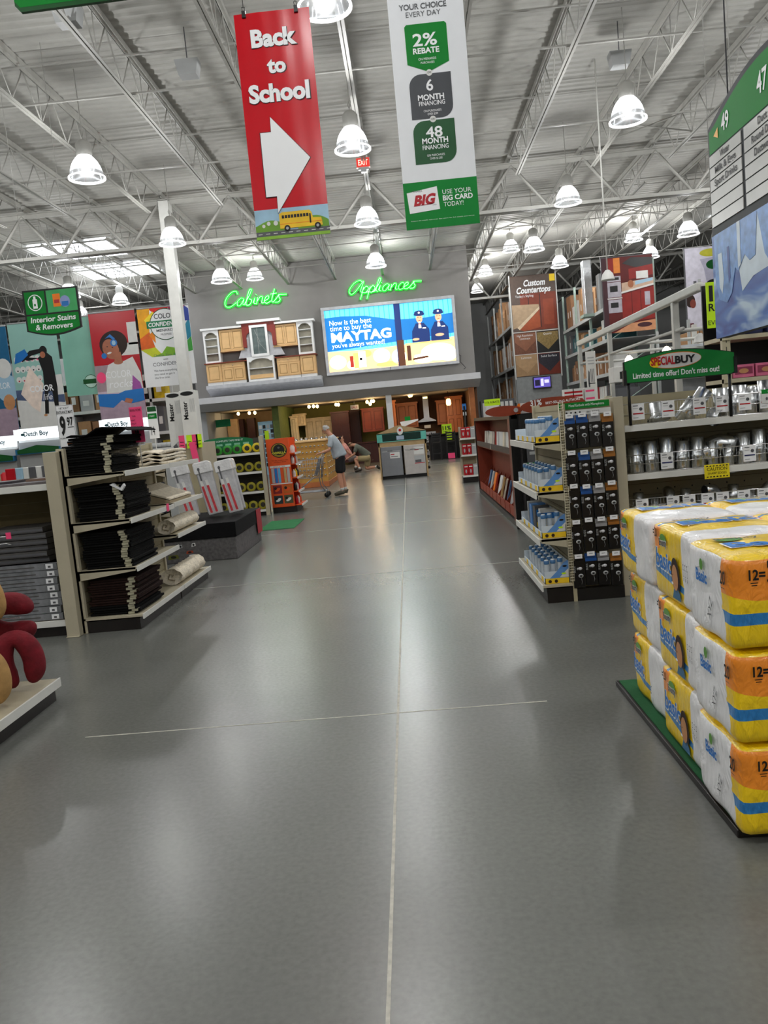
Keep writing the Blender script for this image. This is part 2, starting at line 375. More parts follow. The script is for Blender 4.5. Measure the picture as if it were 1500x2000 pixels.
# ---- rack of door mats facing the aisle
g1 = gondola('gondola_shelving', 'beige shelving bay stacked with black floor mats beside the aisle', (-2.44, 6.7, 0), PI/2, 1.25, .52, 1.6, (.55, .97, 1.38), base=.13)
g2 = gondola('gondola_shelving', 'beige shelving bay holding cream rolled rugs, behind the black mat bay', (-2.44, 7.97, 0), PI/2, 1.1, .52, 1.6, (.66, .98, 1.385), base=.13)
MB().box(-3.09, -2.975, 6.62, 6.7, 0, 1.6, beige).box(-3.0, -2.97, 6.7, 6.75, 0, 1.6, beige)
o = MB().box(-.06, .055, -.04, .04, 0, 1.6, beige).box(-.06, .055, -.06, -.04, 0, .01, beige).build('end_post', loc=(-3.03, 6.655, 0), bevel=.006)
tag(o, 'beige steel end post at the corner of the black mat shelving', 'post')
def mat_proto(m, name):
    t = thing(name, 'x', 'floor mat')
    b = MB(); h = .021; W = .42; D = .66     # local x depth towards the aisle, y along the aisle
    for z0 in (0, h/2):
        b.box(-W, 0, 0, D, z0+.0008, z0+h/2-.0008, m)
    b.tube([(-W, 0.004, h/2), (0, 0.004, h/2)], h*.46, m, 6)
    b.build('folded_mat', t, bevel=.003)
    b = MB(); b.box(-.075, -.02, -.011, .0, .001, h-.002, bandm); b.box(-.075, -.02, -.004, .05, h, h+.0012, bandm); b.build('label_band', t)
    return t
mp = mat_proto(matblk, 'floor_mat'); mpb = mat_proto(matbrn, 'floor_mat')
for si, (z, n, nm) in enumerate(((1.382, 15, 'top shelf'), (.972, 14, 'second shelf'), (.552, 15, 'third shelf'), (.132, 15, 'bottom shelf'))):
    for i in range(n):
        bend = .0; dx = R_(-.02, .02)+(.03 if i > n-4 and si == 0 else 0); p = mpb if (si == 3 and i > 3) else mp
        place(p, USED, (-2.49+dx-.05*(si == 0), 6.76+R_(-.008, .012), z+i*.0212), rz=R_(-.02, .02), sc_=(1, 1, 1),
              label='%s folded floor mat, %s from the bottom of the %s stack' % ('dark brown' if p is mpb else 'black', ORD[i], nm), group='folded floor mats stacked by the aisle')
# crumpled top mat
b = MB(); P = []
for i in range(13):
    x = -.5+i*.045; P.append((x, .012*math.sin(i*1.3)+.06*math.exp(-((i-8)/3.5)**2)))
b.prism([(p[0], p[1]) for p in P]+[(p[0], p[1]+.01) for p in P[::-1]], 'y', 0, .75, matblk)
tag(b.build('loose_mat', loc=(-2.42, 6.74, 1.705)), 'loose black mat draped over the highest mat stack', 'floor mat')
# cream rugs
rugm = mat('cream_shag', 'e4dac6', .95, bump=1, bs=45, var=.18, vs=30); rugb = mat('rug_backing', '9d8f75', .9, bump=.4, bs=100)
def rug(name, label, loc, r=.08, L=.95, rz=0):
    b = MB(); P = []
    for i in range(19):
        a = PI/2+i*2*PI/18; P.append((r*1.25*math.cos(a), r+r*math.sin(a)))
    vs = []; fs = []; n = len(P)-1
    for j in range(25):
        for i in range(n):
            k = 1+.06*math.sin(i*2.3+j*1.7)+.05*math.sin(j*.9+i); vs.append((P[i][0]*k, L*j/24, max(0, P[i][1]*(1+.04*math.sin(j*2.1+i*3)))))
    for j in range(24):
        for i in range(n): fs.append((j*n+i, j*n+(i+1) % n, (j+1)*n+(i+1) % n, (j+1)*n+i))
    fs += [tuple(range(n)), tuple(range(24*n, 25*n))[::-1]]
    b.add(vs, fs, rugm, True); b.tube([(0, -.003, r), (.02, -.003, r+.02), (-.02, -.003, r+.03), (-.035, -.003, r-.02), (.03, -.003, r-.035)], .006, rugb, 5)
    return tag(b.build(name, loc=loc, rz=rz), label, 'rug')
rug('rolled_rug', 'cream shaggy rolled rug on the bottom shelf by the aisle', (-2.56, 8.0, .132), .085, .95)
rug('rolled_rug', 'cream shaggy rolled rug on the middle shelf above the bottom one', (-2.56, 8.0, .662), .075, .95)
def folds(name, label, loc, w, d, n, m, h=.03):
    b = MB()
    for i in range(n):
        vs = []; N = 12
        for k in range(2):
            for a in range(N+1):
                for c in range(7): vs.append((w*a/N, d*c/6, (i+k)*h*.92+.012*math.sin(a*.9+i*2+c*.5)*(1+i*.2)))
        fs = []; s = (N+1)*7
        for a in range(N):
            for c in range(6):
                q = a*7+c; fs += [(q, q+1, q+8, q+7), (s+q, s+q+7, s+q+8, s+q+1)]
        for a in range(N): fs += [(a*7, a*7+7, s+a*7+7, s+a*7), (a*7+6, s+a*7+6, s+a*7+13, a*7+13)]
        for c in range(6): fs += [(c, s+c, s+c+1, c+1), (N*7+c, N*7+c+1, s+N*7+c+1, s+N*7+c)]
        b.add(vs, fs, m, True)
    return b.build(name, loc=loc)
tag(folds('folded_rug', 'x', (-2.9, 8.05, 1.39), .4, .8, 2, rugm, .032), 'cream folded rug on the top shelf behind the mats', 'rug')
tag(folds('folded_rug', 'x', (-2.9, 8.05, 1.46), .4, .8, 2, rugm, .032), 'upper cream folded rug resting on another cream folded rug', 'rug')
b = MB(); b.prism([(-.35, 0), (0, 0), (0, .02), (-.2, .09), (-.35, .16)], 'y', 0, .8, rugb); b.prism([(-.33, .165), (-.2, .1), (0, .03), (0, .045), (-.2, .12), (-.33, .185)], 'y', 0, .8, rugm)
tag(b.build('folded_rug', loc=(-2.5, 8.05, .982)), 'cream rug with tan backing slumped on the second shelf', 'rug')
# pink tags, loose label
for (Y, z, l) in ((7.68, .955, 'pink shelf tag on the rail of the second mat shelf'),):
    tag(MB().box(0, .003, 0, .07, -.03, .045, pink).build('shelf_tag', loc=(-2.425, Y, z)), l, 'tag')
tag(MB().prism([(0, 0), (.05, -.03), (.1, -.06), (.13, -.02), (.12, 0), (.09, -.035), (.03, .01)], 'y', 0, .04, wht).build('loose_label', loc=(-2.6, 6.74, 1.275)), 'loose white paper label on the second mat stack', 'label')
# ---- cross shelving to the left of the post: back panel, boxes, carpet samples
g3 = gondola('gondola_shelving', 'beige shelving with grey flat boxes left of the mat post', (-5.6, 6.68, 0), 0, 2.5, .6, 1.38, (1.33,), base=.14, back=mat('olive_panel', '5f5334', .7), liph=.05)
gb = mat('grey_print_box', '77797c', .5, var=.25, vs=14); gbd = mat('grey_print_box_dark', '4b4947', .6, var=.2, vs=14)
def flatbox():
    t = thing('flat_box', 'x', 'box'); MB().box(-.85, 0, 0, .5, 0, .062, gb).box(-.852, .002, .0, .5, .052, .062, mat('box_lid_grey', '8d8f93', .5)).build('carton', t, bevel=.004)
    b = MB(); b.rect(-.1, -.035, .01, .052, .001, wht); b.rect(-.08, -.055, .018, .035, .002, gry); b.rect(-.6, -.2, .025, .035, .001, gbd); b.build('barcode_label', t); return t
fb = flatbox()
for i in range(8): place(fb, USED, (-3.14+R_(-.012, .008), 6.7+R_(0, .015), .145+i*.0635), rz=R_(-.01, .01), label='grey flat box with white barcode label, %s from the bottom of its stack' % ORD[i], group='grey flat boxes')
for i in range(6):
    o = MB().box(0, .5, 0, .45, 0, .045, gbd).box(.0, .5, -.002, 0, .01, .03, gry).build('folded_textile_pack', loc=(-3.72+R_(-.02, .02), 6.72+R_(0, .02), .66+i*.052), bevel=.012, rz=R_(-.05, .05))
    tag(o, 'dark grey folded pack on the flat boxes, %s from its bottom' % ORD[i], 'pack', 'dark grey folded packs')
for z, L in ((.92, .6), (.86, .62)):
    b = MB(); b.tube([(-.4, .12, 0), (-.4, -.06, 0), (.12, -.06, 0), (.16, -.06, -.015)], .004, chrome, 6)
    tag(b.build('wire_hook', loc=(-3.62, 6.68, z)), 'thin chrome hook wire in front of the grey packs, %s one' % ('upper' if z > .9 else 'lower'), 'hook')
tag(MB().box(0, .045, 0, .003, 0, .055, pink).build('shelf_tag', loc=(-3.49, 6.6, .9)), 'pink tag on a chrome hook by the grey packs', 'tag')
cg = mat('carpet_grey', '6a6567', .95, bump=.5, bs=120, var=.15, vs=20); cg2 = mat('carpet_light', 'a3a2a6', .95, bump=.5, bs=120); cg3 = mat('carpet_charcoal', '3d3a3e', .95, bump=.5, bs=120)
for i, (x0, w_, y0, d, z, m, l) in enumerate(((-3.75, .62, 6.72, .5, 1.335, cg, 'grey carpet mat lying on the shelf left of the post'), (-4.5, .7, 6.72, .5, 1.335, cg2, 'pale grey carpet mat at the left frame edge'),
     (-3.95, .42, 6.9, .34, 1.358, cg3, 'charcoal patterned mat lying on the grey carpet mat'), (-3.45, .26, 7.0, .26, 1.358, mat('carpet_brown', '7d6658', .95), 'small brown mat on the shelf near the post'))):
    b = MB(); b.box(0, w_, 0, d, 0, .02, m)
    for k in range(6): b.box(.02, w_-.02, .03+k*(d-.05)/6, .04+k*(d-.05)/6, .02, .022, cg2 if m is not cg2 else cg)
    tag(b.build('carpet_mat', loc=(x0, y0, z), bevel=.006, rz=R_(-.03, .03)), l, 'mat')
# ---- price signs on the mat rack
def sign(name, label, loc, w, h, m, cat='sign', rz=0, th=.006, outline=None, group=None, hook=True):
    t = thing(name, label, cat, loc, rz, group)
    MB().box(-w/2, w/2, 0, th, 0, h, m).build('board', t, bevel=.001)
    return t
t = sign('price_sign', 'white 9.97 entrance mat price sign above the mat rack', (-2.985, 6.93, 1.63), .155, .37, wht)
b = MB(); b.rect(-.072, .072, .365, .368, .001, bk)
for x in (-.074, .072): b.rect(x, x+.002, .0, .368, .001, bk)
b.text('18"X27"', 0, .335, .016, bk, w=.09); b.text('ENTRANCE MAT', 0, .295, .026, bk, w=.14, bold=.01)
b.text('9', -.03, .115, .155, bk, bold=.04, w=.05); b.text('97', .038, .19, .07, bk, bold=.03, w=.055); b.rect(.012, .066, .172, .177, .002, bk)
b.text('RUBBER', -.035, .075, .012, bk, w=.06); b.text('SKU 1234', .045, .075, .009, bk, w=.04); b.rect(-.01, .03, .02, .035, .001, org); b.build('lettering', t)
b = MB(); b.tube([(0, .01, 0), (0, .01, -.25)], .006, steelw, 6); b.build('holder_stem', t)
t = sign('price_sign', 'pink 14.97 price sign standing behind the mat stacks', (-2.52, 7.4, 1.62), .12, .33, pink)
b = MB(); b.text('BRING HOME', 0, .29, .022, bk, w=.1); b.text('THIS', -.02, .24, .012, bk); b.text('MAT', -.03, .2, .014, bk); b.text('ONLY', -.03, .17, .014, bk); b.text('14', -.005, .06, .09, bk, w=.035, bold=.03); b.text('97', .035, .1, .05, bk, w=.03); b.build('lettering', t)
MB().tube([(0, .01, 0), (0, .01, -.23)], .005, steelw, 6).build('holder_stem', t)
t = sign('price_sign', 'small white and green price sign above the cream rugs', (-2.83, 8.85, 1.66), .11, .36, wht)
b = MB(); b.rect(-.05, .05, .30, .355, .001, dgreen); b.rect(-.05, .05, .22, .28, .001, green); b.text('MAT', 0, .24, .02, wht, off=.003); b.text('14', -.01, .04, .1, bk, w=.04); b.build('lettering', t)
MB().tube([(0, .01, 0), (0, .01, -.27)], .005, steelw, 6).build('holder_stem', t)
# ---- neck pillow display at the lower left corner
g4 = gondola('gondola_shelving', 'low beige display shelf with velvet neck pillows at lower left', (-2.38, 2.55, 0), PI/2, 2.35, .62, 1.3, (), base=.14, liph=.05)
velr = mat('red_velvet', '6c0c1a', .8, bump=.35, bs=60, var=.3, vs=14); velt = mat('tan_velvet', 'b08a55', .8, bump=.35, bs=60, var=.2, vs=14)
def neck_pillow(name, label, m, loc, rot, s=1):
    t = thing(name, label, 'neck pillow', loc, rot=rot)
    P = []; R = []
    for i in range(25):
        u = i/24; a = math.radians(-158+316*u); rad = .105
        x = rad*math.cos(a)*1.45; zz = rad*math.sin(a)*.86; e = min(u, 1-u)
        P.append((-x, 0, zz)); 
        R.append(.018+.05*min(1, (e/.13))**.6-.014*math.exp(-((u-.5)/.1)**2))
    b = MB(); b.tube(P, R, m, 14); o = b.build('cushion', t, sub=1)
    b = MB(); b.box(-.004, .004, -.075, -.03, -.02, .02, wht); b.build('sewn_label', t, loc=(.02, 0, -.1))
    t.scale = (s, s, s); return t
neck_pillow('neck_pillow', 'dark red velvet neck pillow, upper one above the low shelf', velr, (-2.62, 4.87, .565), (0, 0, math.radians(-6)), 1.08)
neck_pillow('neck_pillow', 'dark red velvet neck pillow standing on the low shelf, lower one', velr, (-2.53, 4.72, .315), (0, math.radians(84), math.radians(18)), 1.0)
neck_pillow('neck_pillow', 'tan velvet neck pillow standing on the low shelf at frame edge', velt, (-2.56, 4.35, .315), (0, math.radians(88), math.radians(25)), 1.0)
neck_pillow('neck_pillow', 'tan velvet neck pillow hung high at the left frame edge', velt, (-2.66, 4.6, .74), (0, math.radians(80), math.radians(10)), 1.0)
for (x, y, z) in ((-2.56, 4.87, .565), (-2.7, 4.6, .86)):
    tag(MB().tube([(0, 0, 0), (-.42, 0, 0)], .004, chrome, 6).build('peg_hook', loc=(x+.0, y, z)), 'chrome peg hook carrying a %s neck pillow' % ('red' if z < .6 else 'tan'), 'hook')
# ---- black topped floor display with hanging packs
t = thing('floor_display', 'grey printed floor display box with black top behind the rugs', 'display', (-3.5, 10.35, 0))
pg = mat('grey_speckle_print', '595757', .6, var=.35, vs=25)
MB().box(0, 1.1, 0, 1.75, 0, .3, pg).build('carton_base', t, bevel=.01)
MB().box(-.02, 1.12, -.02, 1.77, .3, .5, mat('black_display_top', '08080a', .85, bump=.2, bs=80, spec=.2)).build('black_top', t, bevel=.008)
b = MB()
for (x, z, w_, h, m) in ((.08, .17, .09, .06, cwhite), (.22, .16, .07, .05, gry), (.33, .2, .05, .05, lgry), (.17, .06, .15, .06, mat('olive_print', '5b5f20', .6)), (.42, .12, .1, .04, mat('food_print', '9c3c20', .6)), (.45, .06, .09, .05, wht), (.5, .21, .06, .05, cwhite), (.02, .05, .08, .06, carton)):
    b.flat([(x, z), (x+w_, z+.01), (x+w_*.9, z+h), (x+.01, z+h*.9)], .002, m)
    b.disc(x+w_/2, z+h/2, w_*.25, h*.3, .003, bk)
b.build('printed_picture', t)
b = MB(); b.box(1.125, 1.128, 1.4, 1.75, .14, .5, mat('red_strip', 'a82232', .5)); b.text('', 0, 0, .1, bk) if 0 else None; b.build('red_strip', t)
wrap = mat('clear_wrap', 'dcdcdc', .25, var=.1, bump=.8, bs=30, coat=.5); stripe = mat('red_stripe_print', 'c03a42', .4, var=.2, vs=20)
def pack():
    t = thing('hanging_pack', 'x', 'packaged shade')
    MB().prism([(-.0, 0), (.2, 0), (.19, .62), (-.03, .62)], 'y', 0, .07, mat('wrap_grey', 'b9b9bb', .3, bump=.6, bs=25)).build('film_bag', t, bevel=.01)
    b = MB(); b.prism([(-.05, .6), (.2, .6), (.19, .74), (.17, .76), (-.03, .76), (-.05, .74)], 'y', -.015, .09, wrap); b.build('white_header', t, bevel=.01)
    b = MB()
    for k in (0, 1):
        x = .03+k*.075
        b.flat([(x, .02), (x+.04, .02), (x+.0, .5), (x-.04, .5)], .004, cwhite); b.flat([(x+.004, .03), (x+.038, .03), (x-.0, .42), (x-.034, .42)], .006, stripe)
    b.build('striped_sleeve', t)
    b = MB(); b.disc(.015, .665, .018, .024, .018, gry); b.flat([(.005, .65), (.025, .65), (.03, .5), (.012, .5)], .017, gry); b.build('hanger_ring', t)
    return t
pk = pack()
for i, (x, y) in enumerate(((-3.22, 11.0), (-2.98, 11.3), (-2.9, 11.05), (-2.62, 11.1), (-2.66, 11.45))):
    place(pk, USED, (x, y, .54), rot=(math.radians(-5), math.radians(-9), R_(-.03, .03)), label='white headed wrapped pack with red striped sleeves, %s from left on the black display' % ORD[i], group='wrapped packs on the black display')
# green floor mat
P = [at(505, 1019, 1), 0]
tag(MB().box(0, .62, 0, 1.35, 0, .008, mat('green_felt', '1c6b3a', .9, bump=.3, bs=120)).build('green_floor_mat', loc=(-2.68, 13.25, 0)), 'flat green mat lying on the floor before the tape shelving', 'mat')
# ---- gondola end panel, tall cartons, cream towels
MB
o = MB().box(0, .36, 0, .9, 0, 1.58, beige).box(0, .36, -.004, 0, .02, 1.56, beiged).build('shelf_end_panel', loc=(-3.62, 12.45, 0), bevel=.006); tag(o, 'tall beige shelving end panel behind the wrapped packs', 'shelf panel')
tag(MB().box(-.05, .05, 0, .006, 0, .48, pink).build('hanging_tag', loc=(-3.33, 12.38, 1.12), rot=(0, math.radians(-7), 0)), 'long pink price strip hanging from the beige end panel', 'tag')
g5 = gondola('gondola_shelving', 'beige shelving with cream throws left of the end panel', (-5.0, 11.2, 0), 0, 1.35, .5, 1.4, (.6, .95, 1.2), base=.12)
tag(folds('folded_throw', 'x', (-4.05, 11.25, 1.21), .38, .4, 4, cream, .035), 'stack of cream knitted throws on the shelf top', 'throw')
jn = mat('dark_denim', '20242f', .8, var=.3, vs=12)
for i in range(3):
    tag(MB().box(0, .15, 0, .1, 0, .44, [blk, jn, jn][i]).box(.02, .13, -.004, 0, .3, .42, gry).build('hanging_pack', loc=(-4.05+i*.17, 11.22, .62), bevel=.02), ['black', 'left dark blue', 'right dark blue'][i]+' hanging packed garment below the cream throws', 'hanging pack')
def tallcarton(x, Y, label):
    t = thing('tall_carton', label, 'carton', (x, Y, 0))
    MB().box(0, .26, 0, .25, 0, 2.46, cwhite).build('carton', t, bevel=.006)
    b = MB(); b.disc(.13, 2.41, .11, .035, .003, bk); b.text('Master', .115, 1.98, .075, bk, off=.004, al='l', bold=.02, rot=PI/2, w=.3)
    for k in range(5): b.rect(.16+k*.018, .165+k*.018, 2.1, 2.32, .003, lgry)
    b.flat([(.02, 1.5), (.12, 1.62), (.24, 1.66), (.24, 1.42), (.1, 1.38), (.02, 1.4)], .003, lgry); b.flat([(.04, 1.55), (.1, 1.6), (.14, 1.5), (.1, 1.42)], .004, gry); b.build('printing', t); return t
tallcarton(-3.76, 13.3, 'tall white carton with black Master lettering, right one of two'); tallcarton(-4.06, 13.5, 'tall white carton with black Master lettering, left one of two')
for i, (px, m) in enumerate(((355, pink), (370, lime), (381, pink), (389, yel if 0 else lime))):
    p = at(px, 862, 12.4); tag(MB().box(-.045, .045, 0, .004, 0, .21, m).rect(-.03, .03, .05, .06, .001, bk).rect(-.03, .03, .1, .11, .001, bk).build('hanging_tag', loc=(p.x, 12.4, 1.5)), '%s price tag above the end panel, %s from left' % ('pink' if m is pink else 'lime', ORD[i]), 'tag', 'price tags above the end panel')
t = sign('price_sign', 'white WHY PAY sign over the cream throws', (-4.05, 11.3, 1.44), .2, .19, wht)
b = MB(); b.text('WHY', 0, .13, .035, bk, w=.12, bold=.02); b.text('PAY', 0, .08, .035, bk, w=.1, bold=.02); b.text('MORE?', 0, .03, .035, bk, w=.15, bold=.02); b.build('lettering', t); MB().tube([(0, .01, 0), (0, .01, -.2)], .005, steelw).build('holder_stem', t)
t = sign('shelf_sign', 'lime arrow card on the throw shelving', (-4.24, 11.32, 1.42), .2, .12, lime); 
t = sign('shelf_sign', 'orange card right of the WHY PAY sign', (-3.8, 11.4, 1.42), .18, .13, org)
# ---- tape shelving with green header, gorilla tape end display
g6 = gondola('gondola_shelving', 'beige shelving of tape rolls under a green arched header', (-4.2, 15.9, 0), 0, 1.2, .5, 1.58, (.5, .9, 1.28), base=.12, back=mat('dark_back', '3a3a34', .6), ends=(0, 1))
MB().box(1.2, 1.28, -.02, .03, 0, 1.6, beige).build('front_post', g6, bevel=.004)
t = thing('header_sign', 'green arched header sign above the tape rolls', 'sign', (-3.65, 15.95, 1.38))
P = [(-.55, 0), (.52, 0), (.52, .18)]+[(.52-1.07*i/10, .18+.08*math.sin(PI*(i+1)/13)) for i in range(1, 11)]
MB().prism(P, 'y', 0, .01, mat('header_green', '086b3c', .5)).build('board', t); b = MB(); b.text('COMPLETE TAPE FIND IT', .05, .17, .035, wht, w=.55)
for k in range(5): b.rect(-.4+k*.18, -.28+k*.18, .09, .13, .002, mat('pale_green_print', '7fb79a', .5))
b.build('lettering', t)
ty = mat('tape_yellow', 'd9c022', .4); tg = mat('tape_green', '2e8a2a', .4); to = mat('tape_olive', '9b9224', .45); tdk = mat('tape_core', '2d2a22', .5)
def tape(m):
    t = thing('tape_roll', 'x', 'tape roll'); MB().lathe([(.05, 0), (.095, 0), (.095, .05), (.05, .05), (.05, 0)], m, n=20, cap=False, ax='y').build('tape', t)
    MB().lathe([(.048, .004), (.03, .0), (.0, .002)], tdk, n=14, cap=False, ax='y').lathe([(.05, .006), (.05, .045)], tdk, n=14, cap=True, ax='y').build('core', t); return t
tps = [tape(ty), tape(tg), tape(to)]
for z, row, kinds in ((1.285, 'top', (1, 1, 1, 1, 0, 0)), (.905, 'second', (2, 2, 2, 2, 2, 2)), (.505, 'third', (2, 2, 2, 2, 2, 2)), (.125, 'lowest', (2, 2, 2, 2, 2, 2))):
    for i, k in enumerate(kinds):
        for up in ((0,) if z in (1.285,) else (0,)):
            place(tps[k], USED, (-4.06+i*.2, 15.93, z+.097), label='%s tape roll on the %s tape shelf, %s from left' % (('yellow', 'green', 'olive')[k], row, ORD[i]), group='tape rolls on the green header shelving')
ora = mat('display_orange', 'd4501a', .45, var=.05)
t = thing('end_display', 'orange gorilla tape end display with black base', 'display', (-2.9, 16.1, 0))
MB().box(0, .5, .03, .9, 0, .12, blackm).build('base_plinth', t)
MB().box(0, .46, 0, .04, .12, 1.52, ora).box(0, .46, .88, .92, .12, 1.52, ora).box(0, .06, .04, .88, .12, 1.52, ora).build('panel', t, bevel=.003)
b = MB(); b.disc(.25, 1.28, .165, .15, .002, bk, 28); b.disc(.25, 1.28, .15, .135, .003, mat('badge_gold', '8f7a1c', .5), 28)
b.disc(.25, 1.29, .115, .11, .004, bk, 24); b.disc(.25, 1.345, .06, .06, .005, bk, 16); b.disc(.25, 1.335, .025, .02, .006, gry, 10)
b.rect(.1, .4, 1.2, 1.26, .006, bk); b.text('GORILLA', .25, 1.21, .042, mat('badge_yellow', 'd8d238', .5), off=.008, w=.28, bold=.03)
b.text('For the Toughest Jobs', .25, 1.07, .018, bk, w=.33); b.text('on Planet Earth', .25, 1.035, .018, bk, w=.24)
b.rect(.03, .45, .93, .97, .002, cwhite); b.text('GORILLA TAPE', .22, .94, .02, bk, w=.25, off=.004)
for x, m in ((.05, lgry), (.115, blue), (.18, mat('pale_sky_print', '5aa0c8', .5)), (.25, ora), (.3, mat('tan_print', 'b59a6a', .5)), (.37, lgry)): b.rect(x, x+.055, .62, .92, .002, m)
b.rect(.02, .46, .59, .61, .003, cwhite)
for x, z, m in ((.05, .4, mat('dark_red_print', '7a1f22', .5)), (.26, .4, mat('amber_print', 'b35a1c', .5)), (.05, .19, mat('teal_dark_print', '1e3034', .5)), (.26, .19, mat('moss_print', '4a4e32', .5))):
    b.rect(x, x+.18, z, z+.17, .002, m); b.disc(x+.09, z+.08, .06, .03, .003, cwhite if z < .3 else ora, 12, tilt=.5); b.disc(x+.05, z+.11, .03, .03, .004, bk, 10)
b.build('printing', t)
for k, z in enumerate((.14, .42, .7, .98, 1.2)):
    s = MB().box(.06, .6 if z < .2 else .56, .06, .86, z-.015, z, ora).box(.56 if z > .2 else .6, .575 if z > .2 else .615, .05, .87, z-.03, z+.01, lipm).build('shelf', t)
for k, (z, ms) in enumerate(((.14, (red, cwhite, ora)), (.42, (blk, cwhite, red)), (.7, (cwhite, yel, blk)), (.98, (cwhite, ora, cwhite)), (1.2, (cwhite, cwhite, ora)))):
    for i in range(3):
        tag(MB().lathe([(.03, 0), (.035, .01), (.035, .11), (.015, .14), (.012, .16)], ms[i], n=10).build('glue_bottle', loc=(-2.42, 16.3+i*.24, z+.002)), '%s small product bottle, %s shelf from bottom of the orange display' % (('front', 'middle', 'rear')[i], ORD[k]), 'bottle', 'bottles on the orange display')
# ---- cabinet hardware display with knobs
wd = mat('honey_wood', 'b98a3e', .5, var=.15, vs=4)
t = thing('hardware_display', 'honey wood hardware display covered in drawer knobs behind the cart', 'display', (-3.55, 22.9, 0))
MB().box(0, 1.15, 0, 4.2, 0, .15, oak).box(.02, 1.13, .02, 4.18, .15, 1.32, wd).box(-.02, 1.17, -.02, 4.22, 1.32, 1.37, maple).build('body', t, bevel=.01)
b = MB()
for z in (.35, .52, .69, .86, 1.03, 1.2): b.rect(.0, 1.15, z-.07, z-.06, -.018, oak); b.box(1.128, 1.132, 0, 4.1, z-.07, z-.06, oak)
b.build('drawer_line', t)
kn = mat('brass_knob', 'd8c08a', .25, metal=.8); kp = None
for r, z in enumerate((.35, .52, .69, .86, 1.03, 1.2)):
    for c in range(9):
        o = MB().ell((0, -.0, 0), (.032, .02, .022), chrome).build('knob', t, loc=(.1+c*.12, .0, z)) if kp is None else kp.copy()
        if kp is None: kp = o
        else: C.objects.link(o); o.location = (.1+c*.12, .0, z)
    for c in range(7):
        o = kp.copy(); C.objects.link(o); o.location = (1.145, .3+c*.55, z); o.rotation_euler = (0, 0, PI/2)
for i in range(7):
    tag(MB().lathe([(.05, 0), (.06, .03), (.03, .07), (.045, .09)], chrome, n=12).build('metal_sample', loc=(-3.3+i*.15, 23.3+.1*(i % 2), 1.375)), 'small shiny metal sample on the hardware display, %s from left' % ORD[i], 'sample', 'metal samples')
# ================================================================ SHOWROOM BLOCK (Y = 33)
wb = mat('showroom_grey', '7d7b78', .85, var=.06, vs=1.2)
b = MB(); b.box(-8.6, 2.97, 33, 33.3, 2.83, 8.5, wb); b.box(-8.6, -8.3, 33.3, 44, 2.83, 8.5, wb); b.box(2.67, 2.97, 33.3, 44, 2.83, 8.5, wb); struct(b.build('wall_showroom'))
b = MB(); b.prism([(31.9, 3.12), (31.9, 3.36), (32.0, 3.36), (33.0, 3.34), (33, 2.84), (32.85, 2.84)], 'x', -8.65, 3.05, mat('canopy_white', 'cccdd0', .6, var=.03)); struct(b.build('trim_1'))
MBx = MB(); MBx.box(-8.6, 2.97, 33, 41.2, 2.84, 2.9, mat('showroom_ceiling', '8f8370', .8)); struct(MBx.build('ceiling_showroom'))
brw = mat('brown_wall', '5a3d27', .8, var=.05); olw = mat('olive_wall', '75703a', .8, var=.05); tanw = mat('tan_wall', 'b59a78', .8, var=.05)
b = MB(); b.box(-.9, 2.97, 38.2, 38.4, 0, 2.84, brw); struct(b.build('wall_kitchen_back'))
b = MB(); b.box(-5.6, -.9, 38.2, 38.4, 0, 2.84, olw); struct(b.build('wall_olive_back'))
b = MB(); b.box(-8.6, -5.6, 38.2, 38.4, 0, 2.84, tanw); struct(b.build('wall_tan_back'))
b = MB(); b.box(-5.62, -5.35, 33.4, 38.2, 0, 2.84, mat('olive_partition', '5d6a35', .8)); struct(b.build('wall_partition'))
b = MB(); b.box(-.8, -.56, 32.9, 33.14, 0, 2.84, white); struct(b.build('column_showroom', bevel=.01))
b = MB(); b.box(2.62, 2.84, 32.9, 33.12, 0, 2.84, mat('orange_post', 'a2602f', .5)); struct(b.build('column_wood', bevel=.01))
b = MB(); b.box(-8.6, -8.3, 33, 38.4, 0, 2.84, lw); b.box(2.75, 2.97, 33.2, 38.4, 0, 2.84, brw); struct(b.build('wall_showroom_sides'))
